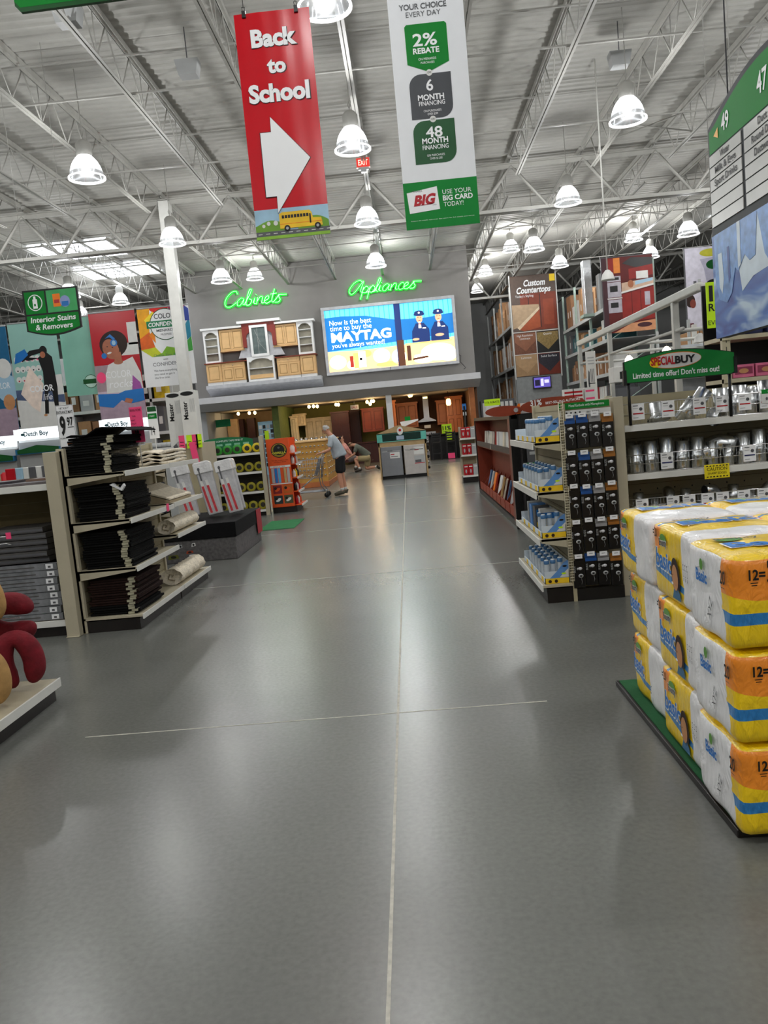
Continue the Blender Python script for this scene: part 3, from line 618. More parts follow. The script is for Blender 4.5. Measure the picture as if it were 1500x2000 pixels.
# neon signs
neon = mat('neon_green', '18ff30', .4, emit=1.7, var=0); neonp = mat('neon_pale', 'a8ffb0', .4, emit=1.6, var=0)
GL = {'C': ([[(1.45, 1.55), (1.25, 1.95), (.75, 1.9), (.25, 1.3), (.1, .6), (.35, .05), (.9, .0), (1.5, .5)]], 1.5),
      'a': ([[(.85, .85), (.5, 1), (.12, .6), (.2, .08), (.55, .1), (.88, .85), (.82, .2), (1.15, .1)]], 1.08),
      'b': ([[(-.05, .2), (.35, 1.2), (.5, 1.95), (.25, 1.9), (.12, .6), (.18, .05), (.6, .05), (.75, .6), (.4, .8)]], .95),
      'i': ([[(.02, .2), (.15, .9), (.13, .2), (.4, .1)], [(.2, 1.25), (.24, 1.3)]], .42),
      'n': ([[(.05, .9), (.06, 0)], [(.06, .35), (.35, .92), (.65, .85), (.66, .15), (.95, .1)]], .9),
      'e': ([[(.0, .3), (.5, .6), (.45, .95), (.15, .8), (.08, .25), (.4, 0), (.85, .25)]], .8),
      't': ([[(.25, 1.8), (.15, .3), (.45, .05)], [(-.15, 1.15), (.6, 1.2)]], .5),
      's': ([[(.0, .1), (.45, .98), (.5, .35), (.2, 0), (-.05, .15)]], .65),
      'S': ([[(-.12, .1), (.2, .55), (.4, 1.0), (.45, .68), (.66, .35), (.5, .03), (.05, .03)], [(.4, 1.0), (1.35, .93)]], .75),
      'A': ([[(1.6, 1.5), (1.2, 1.9), (.5, 1.5), (.1, .6), (.4, .0), (.9, .3), (1.7, 1.75), (1.55, .4), (1.85, .1)]], 1.75),
      'p': ([[(.1, .9), (.0, -.9)], [(.06, .4), (.4, .95), (.75, .6), (.5, .05), (.12, .1)], [(.5, .05), (.9, .15)]], .82),
      'l': ([[(-.1, .1), (.35, 1.2), (.42, 1.85), (.2, 1.8), (.12, .3), (.4, .05)]], .4),
      'c': ([[(.75, .8), (.45, 1), (.1, .5), (.3, 0), (.8, .15)]], .72)}
def crom(P, n=5):
    if len(P) < 3: return P
    Q = [P[0]]+P+[P[-1]]; out = []
    for i in range(1, len(Q)-2):
        for k in range(n):
            t = k/n; out.append(tuple(.5*((2*Q[i][d])+(-Q[i-1][d]+Q[i+1][d])*t+(2*Q[i-1][d]-5*Q[i][d]+4*Q[i+1][d]-Q[i+2][d])*t*t+(-Q[i-1][d]+3*Q[i][d]-3*Q[i+1][d]+Q[i+2][d])*t**3) for d in (0, 1)))
    return out+[P[-1]]
def neonsign(word, x0, z0, width, h, label):
    t = thing('neon_sign', label, 'neon sign', (x0, 32.9, z0)); adv = sum(GL[c][1] for c in word); kx = width/adv
    x = 0
    for c in word:
        b = MB()
        for st in GL[c][0]:
            P = [((x+px+.25*pz)*kx, 0, pz*h) for px, pz in crom(st)]
            b.tube(P, .05, neon, 6); b.tube([(p[0], -.04, p[2]) for p in P], .012, neonp, 5)
        b.build('letter_tube', t); x += GL[c][1]
    MB().box(.2*kx, (adv-.3)*kx, .03, .09, h*.3, h*.36, blk).build('mounting_bar', t)
neonsign('CabinetS', -7.05, 6.98, 2.35, .3, 'green neon script sign reading Cabinets on the grey wall')
neonsign('ApplianceS', -1.95, 7.0, 2.75, .27, 'green neon script sign reading Appliances above the lit billboard')
# lit billboard
t = thing('lightbox_billboard', 'lit billboard with two uniformed workers on the grey wall', 'billboard', (-3.1, 32.8, 3.84))
W, H = 5.42, 2.72
fr = mat('billboard_frame', 'b9bbbf', .5)
b = MB(); b.box(0, W, -.05, .2, 0, .12, fr).box(0, W, -.05, .2, H-.12, H, fr).box(0, .12, -.05, .2, .12, H-.12, fr).box(W-.12, W, -.05, .2, .12, H-.12, fr).box(2.6, 2.63, -.052, 0, 0, .12, bk); b.build('frame', t, bevel=.01)
def em(n, c, e=1.0): e *= 1.1; return mat('lit_'+n, c, .4, emit=e, var=0)
lb = em('sky', '2fb4e6', .9); lb2 = em('cyan', '67cdf2', 1.0); lb3 = em('blue', '0b73bd', .8); lwht = em('white', 'fff6e0', 1.5); lwarm = em('warm', 'f2c06a', 1.2); lbr = em('brown', '5a3018', .6); lnv = em('navy', '0b2e6e', .6); lsk = em('skin', 'f0b48a', .9); lgl = em('glare', 'fffbe8', 2.0); lred = em('red', 'b83020', .6); ltan = em('tan', 'ecc792', 1.1)
b = MB(); b.rect(.12, W-.12, .12, H-.12, -.04, lb2)
xs = .12
for i in range(26): b.rect(.14+i*.2, .17+i*.2, 1.0, H-.12, -.035, lb)
b.flat([(.12, .95), (W-.12, 1.25), (W-.12, 2.05), (4.2, 1.95), (3.0, 1.98), (1.8, 2.25), (.8, 2.32), (.12, 2.3)], -.03, lb3)
b.flat([(.12, .12), (W-.12, .12), (W-.12, 1.1), (3.2, .95), (1.5, .9), (.12, .95)], -.028, ltan)
for (x, z, rx, rz, m) in ((.5, .5, .35, .28, lwht), (1.15, .35, .3, .2, lwht), (2.3, .6, .35, .3, lwht), (3.0, .5, .3, .3, lgl), (4.6, .55, .7, .35, lgl), (5.0, .4, .35, .25, lwht), (4.0, .3, .4, .15, lwht), (1.7, .75, .2, .14, lwarm), (2.55, .25, .5, .1, lwarm)): b.disc(x, z, rx, rz, -.024, m, 18)
b.rect(1.35, 1.65, .22, .85, -.02, lwht); b.rect(1.4, 1.5, .5, .6, -.018, bk); b.rect(1.15, 1.35, .2, .8, -.02, lwarm); b.rect(1.0, 1.14, .25, .7, -.02, lred)
b.rect(2.95, 3.2, .12, H-.12, -.016, lnv); b.rect(2.98, 3.25, .12, 1.15, -.014, lbr); b.rect(3.35, 3.5, .3, .9, -.02, lbr)
b.flat([(3.55, .3), (4.25, .36), (4.1, .48), (3.6, .42)], -.012, lbr); b.flat([(3.6, .38), (4.2, .44), (4.1, .54), (3.65, .5)], -.01, lwht)
b.rect(3.3, 5.2, .95, .99, -.012, lwarm)
b.build('backlit_picture', t)
b = MB(); b.text('Now is the best', .3, 1.98, .2, lwht, off=-.01, al='l', w=1.7); b.text('time to buy the', .3, 1.76, .2, lwht, off=-.01, al='l', w=1.7)
b.text('MAYTAG', .32, 1.32, .36, lwht, off=-.01, al='l', bold=.04, w=2.45); b.text("you've always wanted!", .32, 1.08, .18, lwht, off=-.01, al='l', w=2.15)
b.build('lettering', t)
for x, s in ((3.95, 1), (4.72, .95)):
    b = MB(); o = -.008
    b.flat([(x-.36, 1.0), (x-.33, 1.45), (x-.16, 1.75), (x+.16, 1.75), (x+.36, 1.5), (x+.38, 1.0)], o, lnv); b.disc(x, 1.93, .13, .17, o+.002, lsk); b.flat([(x-.06, 1.55), (x+.06, 1.55), (x+.04, 1.8), (x-.04, 1.8)], o+.004, lwht)
    b.flat([(x-.05, 1.7), (x+.05, 1.74), (x+.05, 1.68), (x-.05, 1.74)], o+.006, lred); b.disc(x, 2.1, .22, .07, o+.006, lnv); b.disc(x, 2.16, .19, .09, o+.008, lnv); b.disc(x, 2.16, .04, .04, o+.01, lwht, 10)
    b.rect(x-.07, x-.03, 1.96, 1.98, o+.006, bk); b.rect(x+.03, x+.07, 1.96, 1.98, o+.006, bk); b.disc(x, 1.86, .05, .012, o+.006, lred, 10)
    b.disc(x-.2, 1.12, .14, .05, o+.012, lsk) if s == 1 else b.disc(x, 1.22, .18, .06, o+.012, lsk); b.rect(x+.1, x+.24, 1.52, 1.56, o+.006, lwht); b.build('printed_worker', t)
b = MB(); b.tube([(5.42, .1, .35), (5.5, 0, .3), (5.46, 0, .05), (5.6, 0, -.12), (5.66, .05, -.2), (5.58, .05, -.25)], .012, blk, 5); b.build('power_cord', t)
# ---- cabinets mounted on the wall on a ledge
b = MB(); b.prism([(32.35, 3.86), (32.35, 3.72), (32.42, 3.68), (32.99, 3.45), (32.99, 3.86)], 'x', -8.0, -3.3, fr)
tag(b.build('display_ledge'), 'grey ledge carrying the sample cabinets high on the wall', 'ledge')
def framedoor(b, x0, x1, z0, z1, m, md, y=0):
    b.box(x0, x1, y-.02, y, z0, z1, m); w_ = min(.06, (x1-x0)*.2)
    b.rect(x0+w_, x1-w_, z0+w_, z1-w_, -y+.021, md); b.rect(x0+w_*1.5, x1-w_*1.5, z0+w_*1.5, z1-w_*1.5, -y+.022, m)
mapd = mat('maple_groove', 'a8824f', .5); whd = mat('white_groove', 'b5b5b2', .5); inn = mat('cabinet_inside', 'c8c2b0', .6)
def base_cab(x, w_, doors, drawer, label, z=3.86, Y=32.5, h=.86, m=maple, md=mapd, kick=white, d=.5, cat='cabinet'):
    t = thing('base_cabinet', label, cat, (x, Y, z))
    MB().box(0, w_, .03, d-.02, 0, .12, kick).build('toe_kick', t); MB().box(0, w_, 0, d-.02, .12, h, m).build('body', t, bevel=.004)
    zt = h-.03-(.18 if drawer else 0); dw = (w_-.04)/doors
    for i in range(doors):
        b = MB(); framedoor(b, .02+i*dw+.01, .02+(i+1)*dw-.01, .15, zt, m, md); b.build('door', t)
    if drawer:
        b = MB(); framedoor(b, .03, w_-.03, h-.19, h-.04, m, md); o = b.build('drawer', t); MB().ell((w_/2, -.03, h-.11), (.02, .02, .02), chrome).build('knob', o)
    return t
base_cab(-7.95, .62, 1, 0, 'tall narrow maple base cabinet at left end of the ledge')
base_cab(-7.32, .95, 2, 1, 'maple base cabinet with drawer left of the white open unit', )
base_cab(-5.05, .93, 2, 1, 'maple base cabinet with drawer right of the white open unit')
base_cab(-4.1, .62, 1, 0, 'narrow maple base cabinet at right end of the ledge')
def arch_unit(x, z, w_, h, ns, label, Y=32.55, wood=False):
    t = thing('open_cabinet', label, 'cabinet', (x, Y, z)); d = .42
    MB().box(0, w_, d-.02, d, 0, h, inn).box(0, .02, .0, d, 0, h, white).box(w_-.02, w_, 0, d, 0, h, white).box(0, w_, 0, d, h-.02, h, white).build('carcass', t)
    b = MB(); f = .07; b.box(0, f, -.02, 0, 0, h, white).box(w_-f, w_, -.02, 0, 0, h, white).box(f, w_-f, -.02, 0, 0, .08, white)
    ah = .2; P = [(f, h), (w_-f, h), (w_-f, h-ah)]+[(w_/2+(w_/2-f)*.8*math.cos(PI*i/12), h-ah+.12*math.sin(PI*i/12)) for i in range(13)]+[(f, h-ah)]
    b.prism(P, 'y', -.02, 0, white); b.build('arched_frame', t)
    for i in range(ns): MB().box(.02, w_-.02, .0, d-.02, .08+(i+1)*(h-.1)/(ns+1)-.012, .08+(i+1)*(h-.1)/(ns+1)+.012, white).build('shelf', t)
    if wood: b = MB(); b.box(f, w_-f, -.024, 0, .1, .26, maple); b.build('drawer', t)
    return t
arch_unit(-7.95, 4.76, .63, 1.3, 3, 'white arched open cabinet at upper left of the display'); arch_unit(-4.12, 4.78, .64, 1.3, 3, 'white arched open cabinet at upper right of the display')
arch_unit(-6.25, 3.87, 1.1, .98, 1, 'white arched open cabinet in the middle of the ledge', wood=True, Y=32.45)
def wall_cab(x, z, label):
    t = thing('wall_cabinet', label, 'cabinet', (x, 32.6, z)); MB().box(0, .98, 0, .4, 0, .84, maple).box(-.02, 1.0, -.05, .4, -.03, 0, maple).build('body', t)
    for i in (0, 1): b = MB(); framedoor(b, .01+i*.48, .48+i*.49, .02, .82, maple, mapd); o = b.build('door', t); MB().ell((.44+i*.1, -.03, .08), (.012, .015, .012), chrome).build('knob', o)
wall_cab(-7.3, 5.2, 'maple two door wall cabinet left of the red arch'); wall_cab(-5.12, 5.2, 'maple two door wall cabinet right of the red arch')
b = MB(); P = [(-.02, 0), (.13, 0), (.13, .42)]+[(.66-.53*math.cos(PI*i/10), .42+.25*math.sin(PI*i/10)) for i in range(1, 10)]+[(1.19, .42), (1.19, 0), (1.34, 0), (1.34, .95), (-.02, .95)]
b.prism(P, 'y', 0, .45, mat('red_wood', '7c2418', .4, var=.1)); tag(b.build('arched_valance', loc=(-6.32, 32.5, 5.25)), 'dark red wooden arch over the glass hood unit', 'valance')
b = MB(); b.prism([(-.15, 0), (1.75, 0), (1.3, 1.0), (.3, 1.0)], 'y', .1, .4, fr); tag(b.build('hood_backboard', loc=(-6.45, 32.5, 4.85)), 'grey flared hood backboard behind the glass door', 'hood')
t = thing('glass_cabinet', 'white framed glass cabinet under the red arch', 'cabinet', (-6.02, 32.4, 4.85)); b = MB(); w_, h = .72, 1.25
b.box(0, .09, 0, .08, 0, h, white).box(w_-.09, w_, 0, .08, 0, h, white).box(.09, w_-.09, 0, .08, 0, .1, white).box(.09, w_-.09, 0, .08, h-.1, h, white).build('frame', t)
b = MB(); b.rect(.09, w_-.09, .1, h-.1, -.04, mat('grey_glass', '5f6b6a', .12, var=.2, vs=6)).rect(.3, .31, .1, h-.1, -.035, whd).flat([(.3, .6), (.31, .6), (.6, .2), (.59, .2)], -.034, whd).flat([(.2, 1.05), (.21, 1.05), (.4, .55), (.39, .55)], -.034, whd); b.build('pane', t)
b = MB(); b.box(-.0, 1.75, -.12, .35, 0, .1, white); tag(b.build('crown_molding', loc=(-6.5, 32.5, 6.2)), 'raised white crown molding above the red arch', 'molding')
for x, w_, l in ((-8.02, 1.68, 'left'), (-5.0, 1.62, 'right')): tag(MB().box(0, w_, -.1, .35, 0, .08, white).build('crown_molding', loc=(x, 32.55, 6.07)), 'white crown molding over the %s cabinets' % l, 'molding')
for x, w_, l in ((-8.0, 1.75, 'left'), (-5.1, 1.68, 'right')): tag(MB().box(0, w_, -.08, .5, 0, .04, cherry).build('countertop', loc=(x, 32.5, 4.72)), 'dark red countertop strip over the %s maple base cabinets' % l, 'countertop')
# ---- showroom interior
warm = (1.0, .72, .42)
def spot_bulb(x, y, z, label, r=.07, e=50):
    t = thing('track_bulb', label, 'lamp', (x, y, z)); MB().ell((0, 0, 0), (r, r, r*1.1), mat('warm_bulb', 'ffd48a', .4, emit=14, var=0)).build('bulb', t)
    MB().tube([(0, 0, r*.8), (0, 0, 2.86-z)], .012, lgry, 6).build('stem', t)
    ld = bpy.data.lights.new('b', 'POINT'); ld.energy = e; ld.color = warm; ld.shadow_soft_size = .08; lo = bpy.data.objects.new('bulb_light', ld); C.objects.link(lo); lo.parent = t; lo.location = (0, 0, -.12)
for i, (px, py, Y) in enumerate(((465, 805, 35), (486, 799, 35.3), (497, 799, 35.6), (603, 789, 34.5), (612, 791, 34.5), (619, 787, 35), (656, 786, 35), (660, 781, 35.4), (717, 785, 34.5), (723, 789, 34.4), (725, 777, 35), (729, 781, 35))):
    p = at(px, py, Y); spot_bulb(p.x, Y, min(p.z, 2.72), 'warm glowing ceiling bulb in the showroom, %s from left' % ORD[i], .065, 12)
for i, (px, py, Y) in enumerate(((801, 770, 35), (876, 786, 35))):
    p = at(px, py, Y); t = thing('pendant_lamp', 'warm glass pendant lamp in the brown kitchen, %s one' % ('left', 'right')[i], 'lamp', (p.x, Y, p.z))
    MB().lathe([(.06, .16), (.1, .1), (.11, -.06), (.07, -.13)], mat('warm_glass', 'ffcf7a', .4, emit=6, var=0), n=14).build('glass_shade', t); MB().tube([(0, 0, .15), (0, 0, 2.85-p.z)], .01, blk, 6).build('cord', t)
    ld = bpy.data.lights.new('b', 'POINT'); ld.energy = 24; ld.color = warm; ld.shadow_soft_size = .1; lo = bpy.data.objects.new('bulb_light', ld); C.objects.link(lo); lo.parent = t; lo.location = (0, -.0, -.25)
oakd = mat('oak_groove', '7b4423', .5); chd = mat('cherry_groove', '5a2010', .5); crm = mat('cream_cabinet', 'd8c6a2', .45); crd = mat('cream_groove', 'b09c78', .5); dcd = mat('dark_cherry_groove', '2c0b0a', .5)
def tallcab(px0, px1, pyt, pyb, Y, m, md, label, nd=1, dep=.4, crown=True, split=None):
    a = at(px0, (pyt+pyb)/2, Y); c = at(px1, (pyt+pyb)/2, Y); zt = at((px0+px1)/2, pyt, Y).z; zb = max(0, at((px0+px1)/2, pyb, Y).z); w_ = c.x-a.x; h = zt-zb
    t = thing('kitchen_cabinet', label, 'cabinet', (a.x, Y, zb)); b = MB().box(0, w_, 0, dep, 0, h, m)
    if crown: b.box(-.04, w_+.04, -.05, dep, h-.07, h, m)
    b.build('body', t, bevel=.004)
    for i in range(nd):
        for z0, z1 in (((.02, h-.1),) if not split else ((.02, split-.01), (split+.01, h-.1))):
            b = MB(); framedoor(b, .02+i*(w_-.04)/nd+.005, .02+(i+1)*(w_-.04)/nd-.005, z0, z1, m, md); o = b.build('door', t); MB().ell((.05+i*(w_-.04)/nd, -.035, z0+.1), (.015, .015, .015), chrome).build('knob', o)
tallcab(569, 582, 812, 880, 36, crm, crd, 'tall cream kitchen cabinet behind the hardware display', 1)
tallcab(573, 596, 808, 832, 36.6, crm, crd, 'cream wall cabinet with crown right of the tall cream cabinet', 2)
tallcab(597, 652, 815, 878, 37.4, crm, crd, 'wide pale cabinet wall with open niches in the showroom', 3)
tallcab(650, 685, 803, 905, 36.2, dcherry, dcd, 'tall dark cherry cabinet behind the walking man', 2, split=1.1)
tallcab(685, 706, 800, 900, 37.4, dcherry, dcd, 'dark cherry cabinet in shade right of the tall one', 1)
tallcab(707, 750, 796, 843, 36.6, cherry, chd, 'glowing cherry wall cabinet left of the white column', 2)
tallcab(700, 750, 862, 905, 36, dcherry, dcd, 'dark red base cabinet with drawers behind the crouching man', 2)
tallcab(758, 774, 782, 850, 36.0, oak, oakd, 'narrow oak cabinet right of the white column', 1)
tallcab(775, 816, 786, 836, 37.4, oak, oakd, 'oak wall cabinet left of the range hood', 2)
tallcab(853, 878, 781, 829, 37.4, oak, oakd, 'oak wall cabinet right of the range hood', 1)
tallcab(874, 905, 773, 870, 36.6, oak, oakd, 'tall oak pantry cabinet beside the wooden post', 2, split=1.3)
tallcab(407, 420, 815, 945, 36, cwhite, whd, 'white display panel at the left of the showroom', 1, crown=False)
tallcab(449, 470, 818, 945, 36.5, tanw, crd, 'tan cabinet panel in the left part of the showroom', 1, crown=False)
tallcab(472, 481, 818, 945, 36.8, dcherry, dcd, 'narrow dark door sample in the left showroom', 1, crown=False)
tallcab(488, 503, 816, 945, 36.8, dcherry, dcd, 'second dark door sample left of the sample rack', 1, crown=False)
p = at(412, 808, 34.5); t = sign('hanging_sign', 'plain green sign hanging at left under the canopy', (at(432, 815, 34.5).x, 34.5, 2.2), .75, .32, mat('teal_green', '0a7a4a', .5)); MB().tube([(0, 0, .3), (0, 0, .66)], .01, gry).build('rod', t)
# sample rack with lime tag
a = at(508, 811, 33.6); t = thing('sample_rack', 'pale rack of small samples with lime price tag under the canopy', 'rack', (-6.28, 33.5, 0)); MB().box(0, .62, 0, .3, 0, 2.25, mat('pale_blue_panel', '8fb4c4', .5)).build('panel', t)
b = MB()
for i in range(4):
    for j in range(9): b.rect(.03+i*.16, .15+i*.16, .35+j*.2, .5+j*.2, .003+.001*(i % 2), [cwhite, gry, lgry, blk][(i*3+j*2) % 4])
b.build('sample_card', t); MB().box(.25, .42, -.03, -.02, 1.45, 1.85, lime).build('price_tag', t)
# sale sign by the dark cherry cabinets
t = sign('hanging_sign', 'small white sale sign hanging near the dark cherry cabinets', (at(693, 802, 34.6).x, 34.6, 2.42), .35, .2, cwhite); b = MB(); b.text('SALE', 0, .05, .09, red); b.build('lettering', t); MB().tube([(0, 0, .18), (0, 0, .43)], .008, gry).build('rod', t)
# range hood and range
a = at(832, 800, 37.6); t = thing('range_hood', 'stainless chimney range hood in the brown kitchen', 'range hood', (a.x, 37.55, 0))
MB().box(-.13, .13, .0, .4, 1.75, 2.8, stainless).build('chimney', t, bevel=.004); MB().prism([(-.42, 1.62), (.42, 1.62), (.42, 1.66), (.14, 1.8), (-.14, 1.8), (-.42, 1.66)], 'y', -.15, .4, stainless).build('canopy', t)
MB().box(-.1, .1, -.02, 0, 2.7, 2.78, mat('warm_glass', 'ffcf7a')).build('lamp_strip', t)
t = thing('kitchen_range', 'stainless stove with raised back panel under the hood', 'stove', (a.x-.38, 37.2, 0)); MB().box(0, .76, 0, .65, 0, .9, stainless).box(0, .76, .55, .65, .9, 1.15, stainless).build('body', t, bevel=.01)
b = MB(); b.rect(.08, .68, .25, .65, .002, bk); b.build('oven_window', t)
for k in range(4): MB().ell((.1+k*.18, .54, 1.03), (.03, .02, .03), blk, 8, 5).build('knob', t)
tag(MB().box(0, .3, 0, .004, 0, .14, cwhite).build('info_card', loc=(a.x-.15, 37.4, 1.32)), 'white card on the wall between hood and stove', 'card')
for i, (x, l) in enumerate(((.75, 'left'), (1.52, 'right'))):
    tag(MB().box(0, .7, 0, .6, 0, .88, oak).box(-.02, .72, -.02, .6, .88, .92, blk).build('counter_unit', loc=(a.x-1.15 if i == 0 else a.x+.42, 37.4, 0)), 'oak base unit with black top %s of the stove' % l, 'cabinet')
# bar and stools (dark)
dk = mat('black_stained_wood', '0e0b0a', .5)
t = thing('bar_counter', 'black bar counter in front of the brown kitchen', 'counter', (.85, 33.5, 0)); MB().box(0, 1.75, .1, .8, 0, 1.0, dk).build('base', t); MB().box(-.1, 1.85, -.1, .9, 1.0, 1.06, mat('black_granite', '151516', .2)).build('top', t, bevel=.01)
def stool(x, y, label):
    t = thing('bar_stool', label, 'stool', (x, y, 0)); MB().box(-.2, .2, -.2, .2, .7, .74, dk).build('seat', t, bevel=.01)
    for sx in (-1, 1):
        for sy in (-1, 1): MB().box(sx*.18-.02, sx*.18+.02, sy*.18-.02, sy*.18+.02, 0, .7 if sy > 0 else 1.15, dk).build('leg', t)
    b = MB()
    for z in (.85, .95, 1.05): b.box(-.18, .18, -.19, -.17, z, z+.06, dk)
    b.build('backrest', t); b = MB(); b.box(-.18, .18, -.19, -.17, .25, .28, dk).box(-.18, .18, .17, .19, .25, .28, dk); b.build('footrest', t)
stool(1.12, 32.95, 'black bar stool nearest the dishwasher stand'); stool(1.72, 32.95, 'black bar stool in the middle of the bar'); stool(2.25, 32.95, 'black bar stool next to the wooden post')
for x, l in ((1.55, 'pink tag at the foot of the middle bar stool'), (2.45, 'pink tag low beside the wooden post')):
    tag(MB().box(0, .28, 0, .01, 0, .22, pink).build('price_tag', loc=(x, 32.68, 0.03)), l, 'tag')
t = sign('price_sign', 'lime 11 percent rebate sign on the bar', (at(873, 840, 33.3).x, 33.38, 1.06), .42, .38, lime); b = MB(); b.text('11%', 0, .14, .16, bk, bold=.03); b.text('REBATE', 0, .04, .06, bk); b.build('lettering', t)
b = MB(); b.box(0, .22, 0, .02, 0, .26, lime); tag(b.build('price_card', loc=(at(877, 850, 33.3).x-.1, 33.36, .78)), 'small lime card hanging below the rebate sign', 'card')
# sign pole at the post
t = thing('sign_pole', 'thin dark pole with blue round sign beside the wooden post', 'sign', (at(911, 830, 33).x-.05, 32.8, 0)); MB().tube([(0, 0, 0), (0, 0, 2.1)], .04, blk, 8).build('pole', t); MB().box(-.08, .08, -.02, .02, 1.95, 2.2, blue).box(-.07, .07, -.02, .02, 1.72, 1.86, cwhite).build('sign_face', t)
# ---- dishwasher island
t = thing('dishwasher_display', 'wooden display island with teal gable top holding the dishwashers', 'display', (-.92, 23.55, 0)); W = 1.42
tan = mat('tan_laminate', 'a98f66', .5); teal = mat('teal_print', '5fb3a3', .4)
MB().box(0, .045, 0, .9, 0, 1.1, tan).box(W-.045, W, 0, .9, 0, 1.1, tan).box(0, W, 0, .9, .96, 1.1, tan).box(.045, W-.045, .86, .9, 0, 1.0, tan).build('cabinet_frame', t, bevel=.004)
MB().box(.045, W-.045, .06, .8, 0, .09, blk).build('toe_kick', t)
MB().prism([(-.02, 1.1), (.0, 1.34), (.22, 1.36), (.9, 1.36), (.9, 1.1)], 'x', -.02, W+.02, mat('teal_case', '3d7d72', .4)).build('top_case', t)
b = MB(); b.rect(-.02, .14, 1.11, 1.33, .022, teal); b.rect(W-.14, W+.02, 1.11, 1.33, .022, teal); b.rect(.14, W-.14, 1.11, 1.33, .024, mat('dark_glass_teal', '16302a', .15)); b.rect(-.02, W+.02, 1.1, 1.12, .026, teal); b.build('front_panel', t)
MB().prism([(-.02, 1.36), (W+.02, 1.36), (.68, 1.56), (.6, 1.56)], 'y', .02, .9, tan).build('gable', t)
MB().disc(.68, 1.4, .09, .12, -.015+.04, cwhite).disc(.68, 1.42, .04, .04, .03, red).rect(.56, .78, 1.14, 1.26, .03, mat('pale_sticker', '9fb0c4', .5)).build('sticker', t)
b = MB(); b.prism([(.75, 1.52), (.85, 1.52), (1.25, 1.66), (1.25, 1.7), (.7, 1.66)], 'y', .3, .6, white); b.box(.85, 1.02, .35, .45, 1.68, 1.8, green); b.build('top_holder', t)
def dishwasher(x, m, label, st):
    t = thing('dishwasher', label, 'dishwasher', (x, 23.53, .09)); MB().box(0, .63, 0, .6, 0, .87, m).build('door', t, bevel=.012); MB().box(.05, .58, -.012, 0, .72, .745, lgry if st else chrome).box(.2, .35, -.014, 0, .735, .75, bk).build('handle', t)
    b = MB()
    if st: b.rect(.27, .56, .52, .7, .002, cwhite); b.rect(.29, .4, .62, .65, .004, red); b.rect(.3, .5, .56, .58, .004, gry)
    else: b.rect(.3, .6, .58, .8, .002, cwhite); b.rect(.32, .45, .7, .74, .004, red); b.rect(.3, .6, .32, .54, .002, lgry); b.rect(.32, .5, .34, .42, .004, gry); b.rect(.3, .6, .31, .33, .004, red)
    b.build('energy_label', t)
dishwasher(-.865, mat('slate_steel', '8a8c90', .35, metal=.85, var=.04), 'slate grey dishwasher, left one in the display island', 1); dishwasher(-.185, mat('bright_steel', 'cfcac6', .3, metal=.8, var=.06), 'bright stainless dishwasher, right one in the display island', 0)
for i in range(6):
    z = 1.0-.16*i; tag(MB().lathe([(.02, 0), (.035, .02), (.035, .07), (.02, .09)], (chrome, blk)[i % 2], n=10).build('hose_pack', loc=(.535, 23.75, z)), 'small part hanging on the side of the dishwasher island, %s from top' % ORD[i], 'hanging part', 'parts on the island side')
# ---- red box shelf
g7 = gondola('gondola_shelving', 'narrow beige shelf with red boxes beside the book display', (1.25, 19.6, 0), 0, .42, .35, 1.36, (.69, 1.1), base=.18, ends=(1, 1))
rb = None
for z, row in ((1.105, 'top'), (.695, 'middle'), (.185, 'lowest')):
    for i in range(3):
        t = thing('boxed_product', '%s box on the %s shelf of the narrow stand, %s' % ('silver' if i == 2 else 'red', row, ('left one', 'centre one', 'right one')[i]), 'box', (1.29+i*.115, 19.62, z), group='boxes on the narrow red stand')
        MB().box(0, .108, 0, .2, 0, .26, mat('box_red', 'a8101c', .4) if i < 2 else lgry).build('carton', t, bevel=.003); b = MB(); b.rect(.015, .095, .2, .225, .002, cwhite); b.disc(.05, .1, .02, .05, .002, lgry, 12); b.build('printing', t)
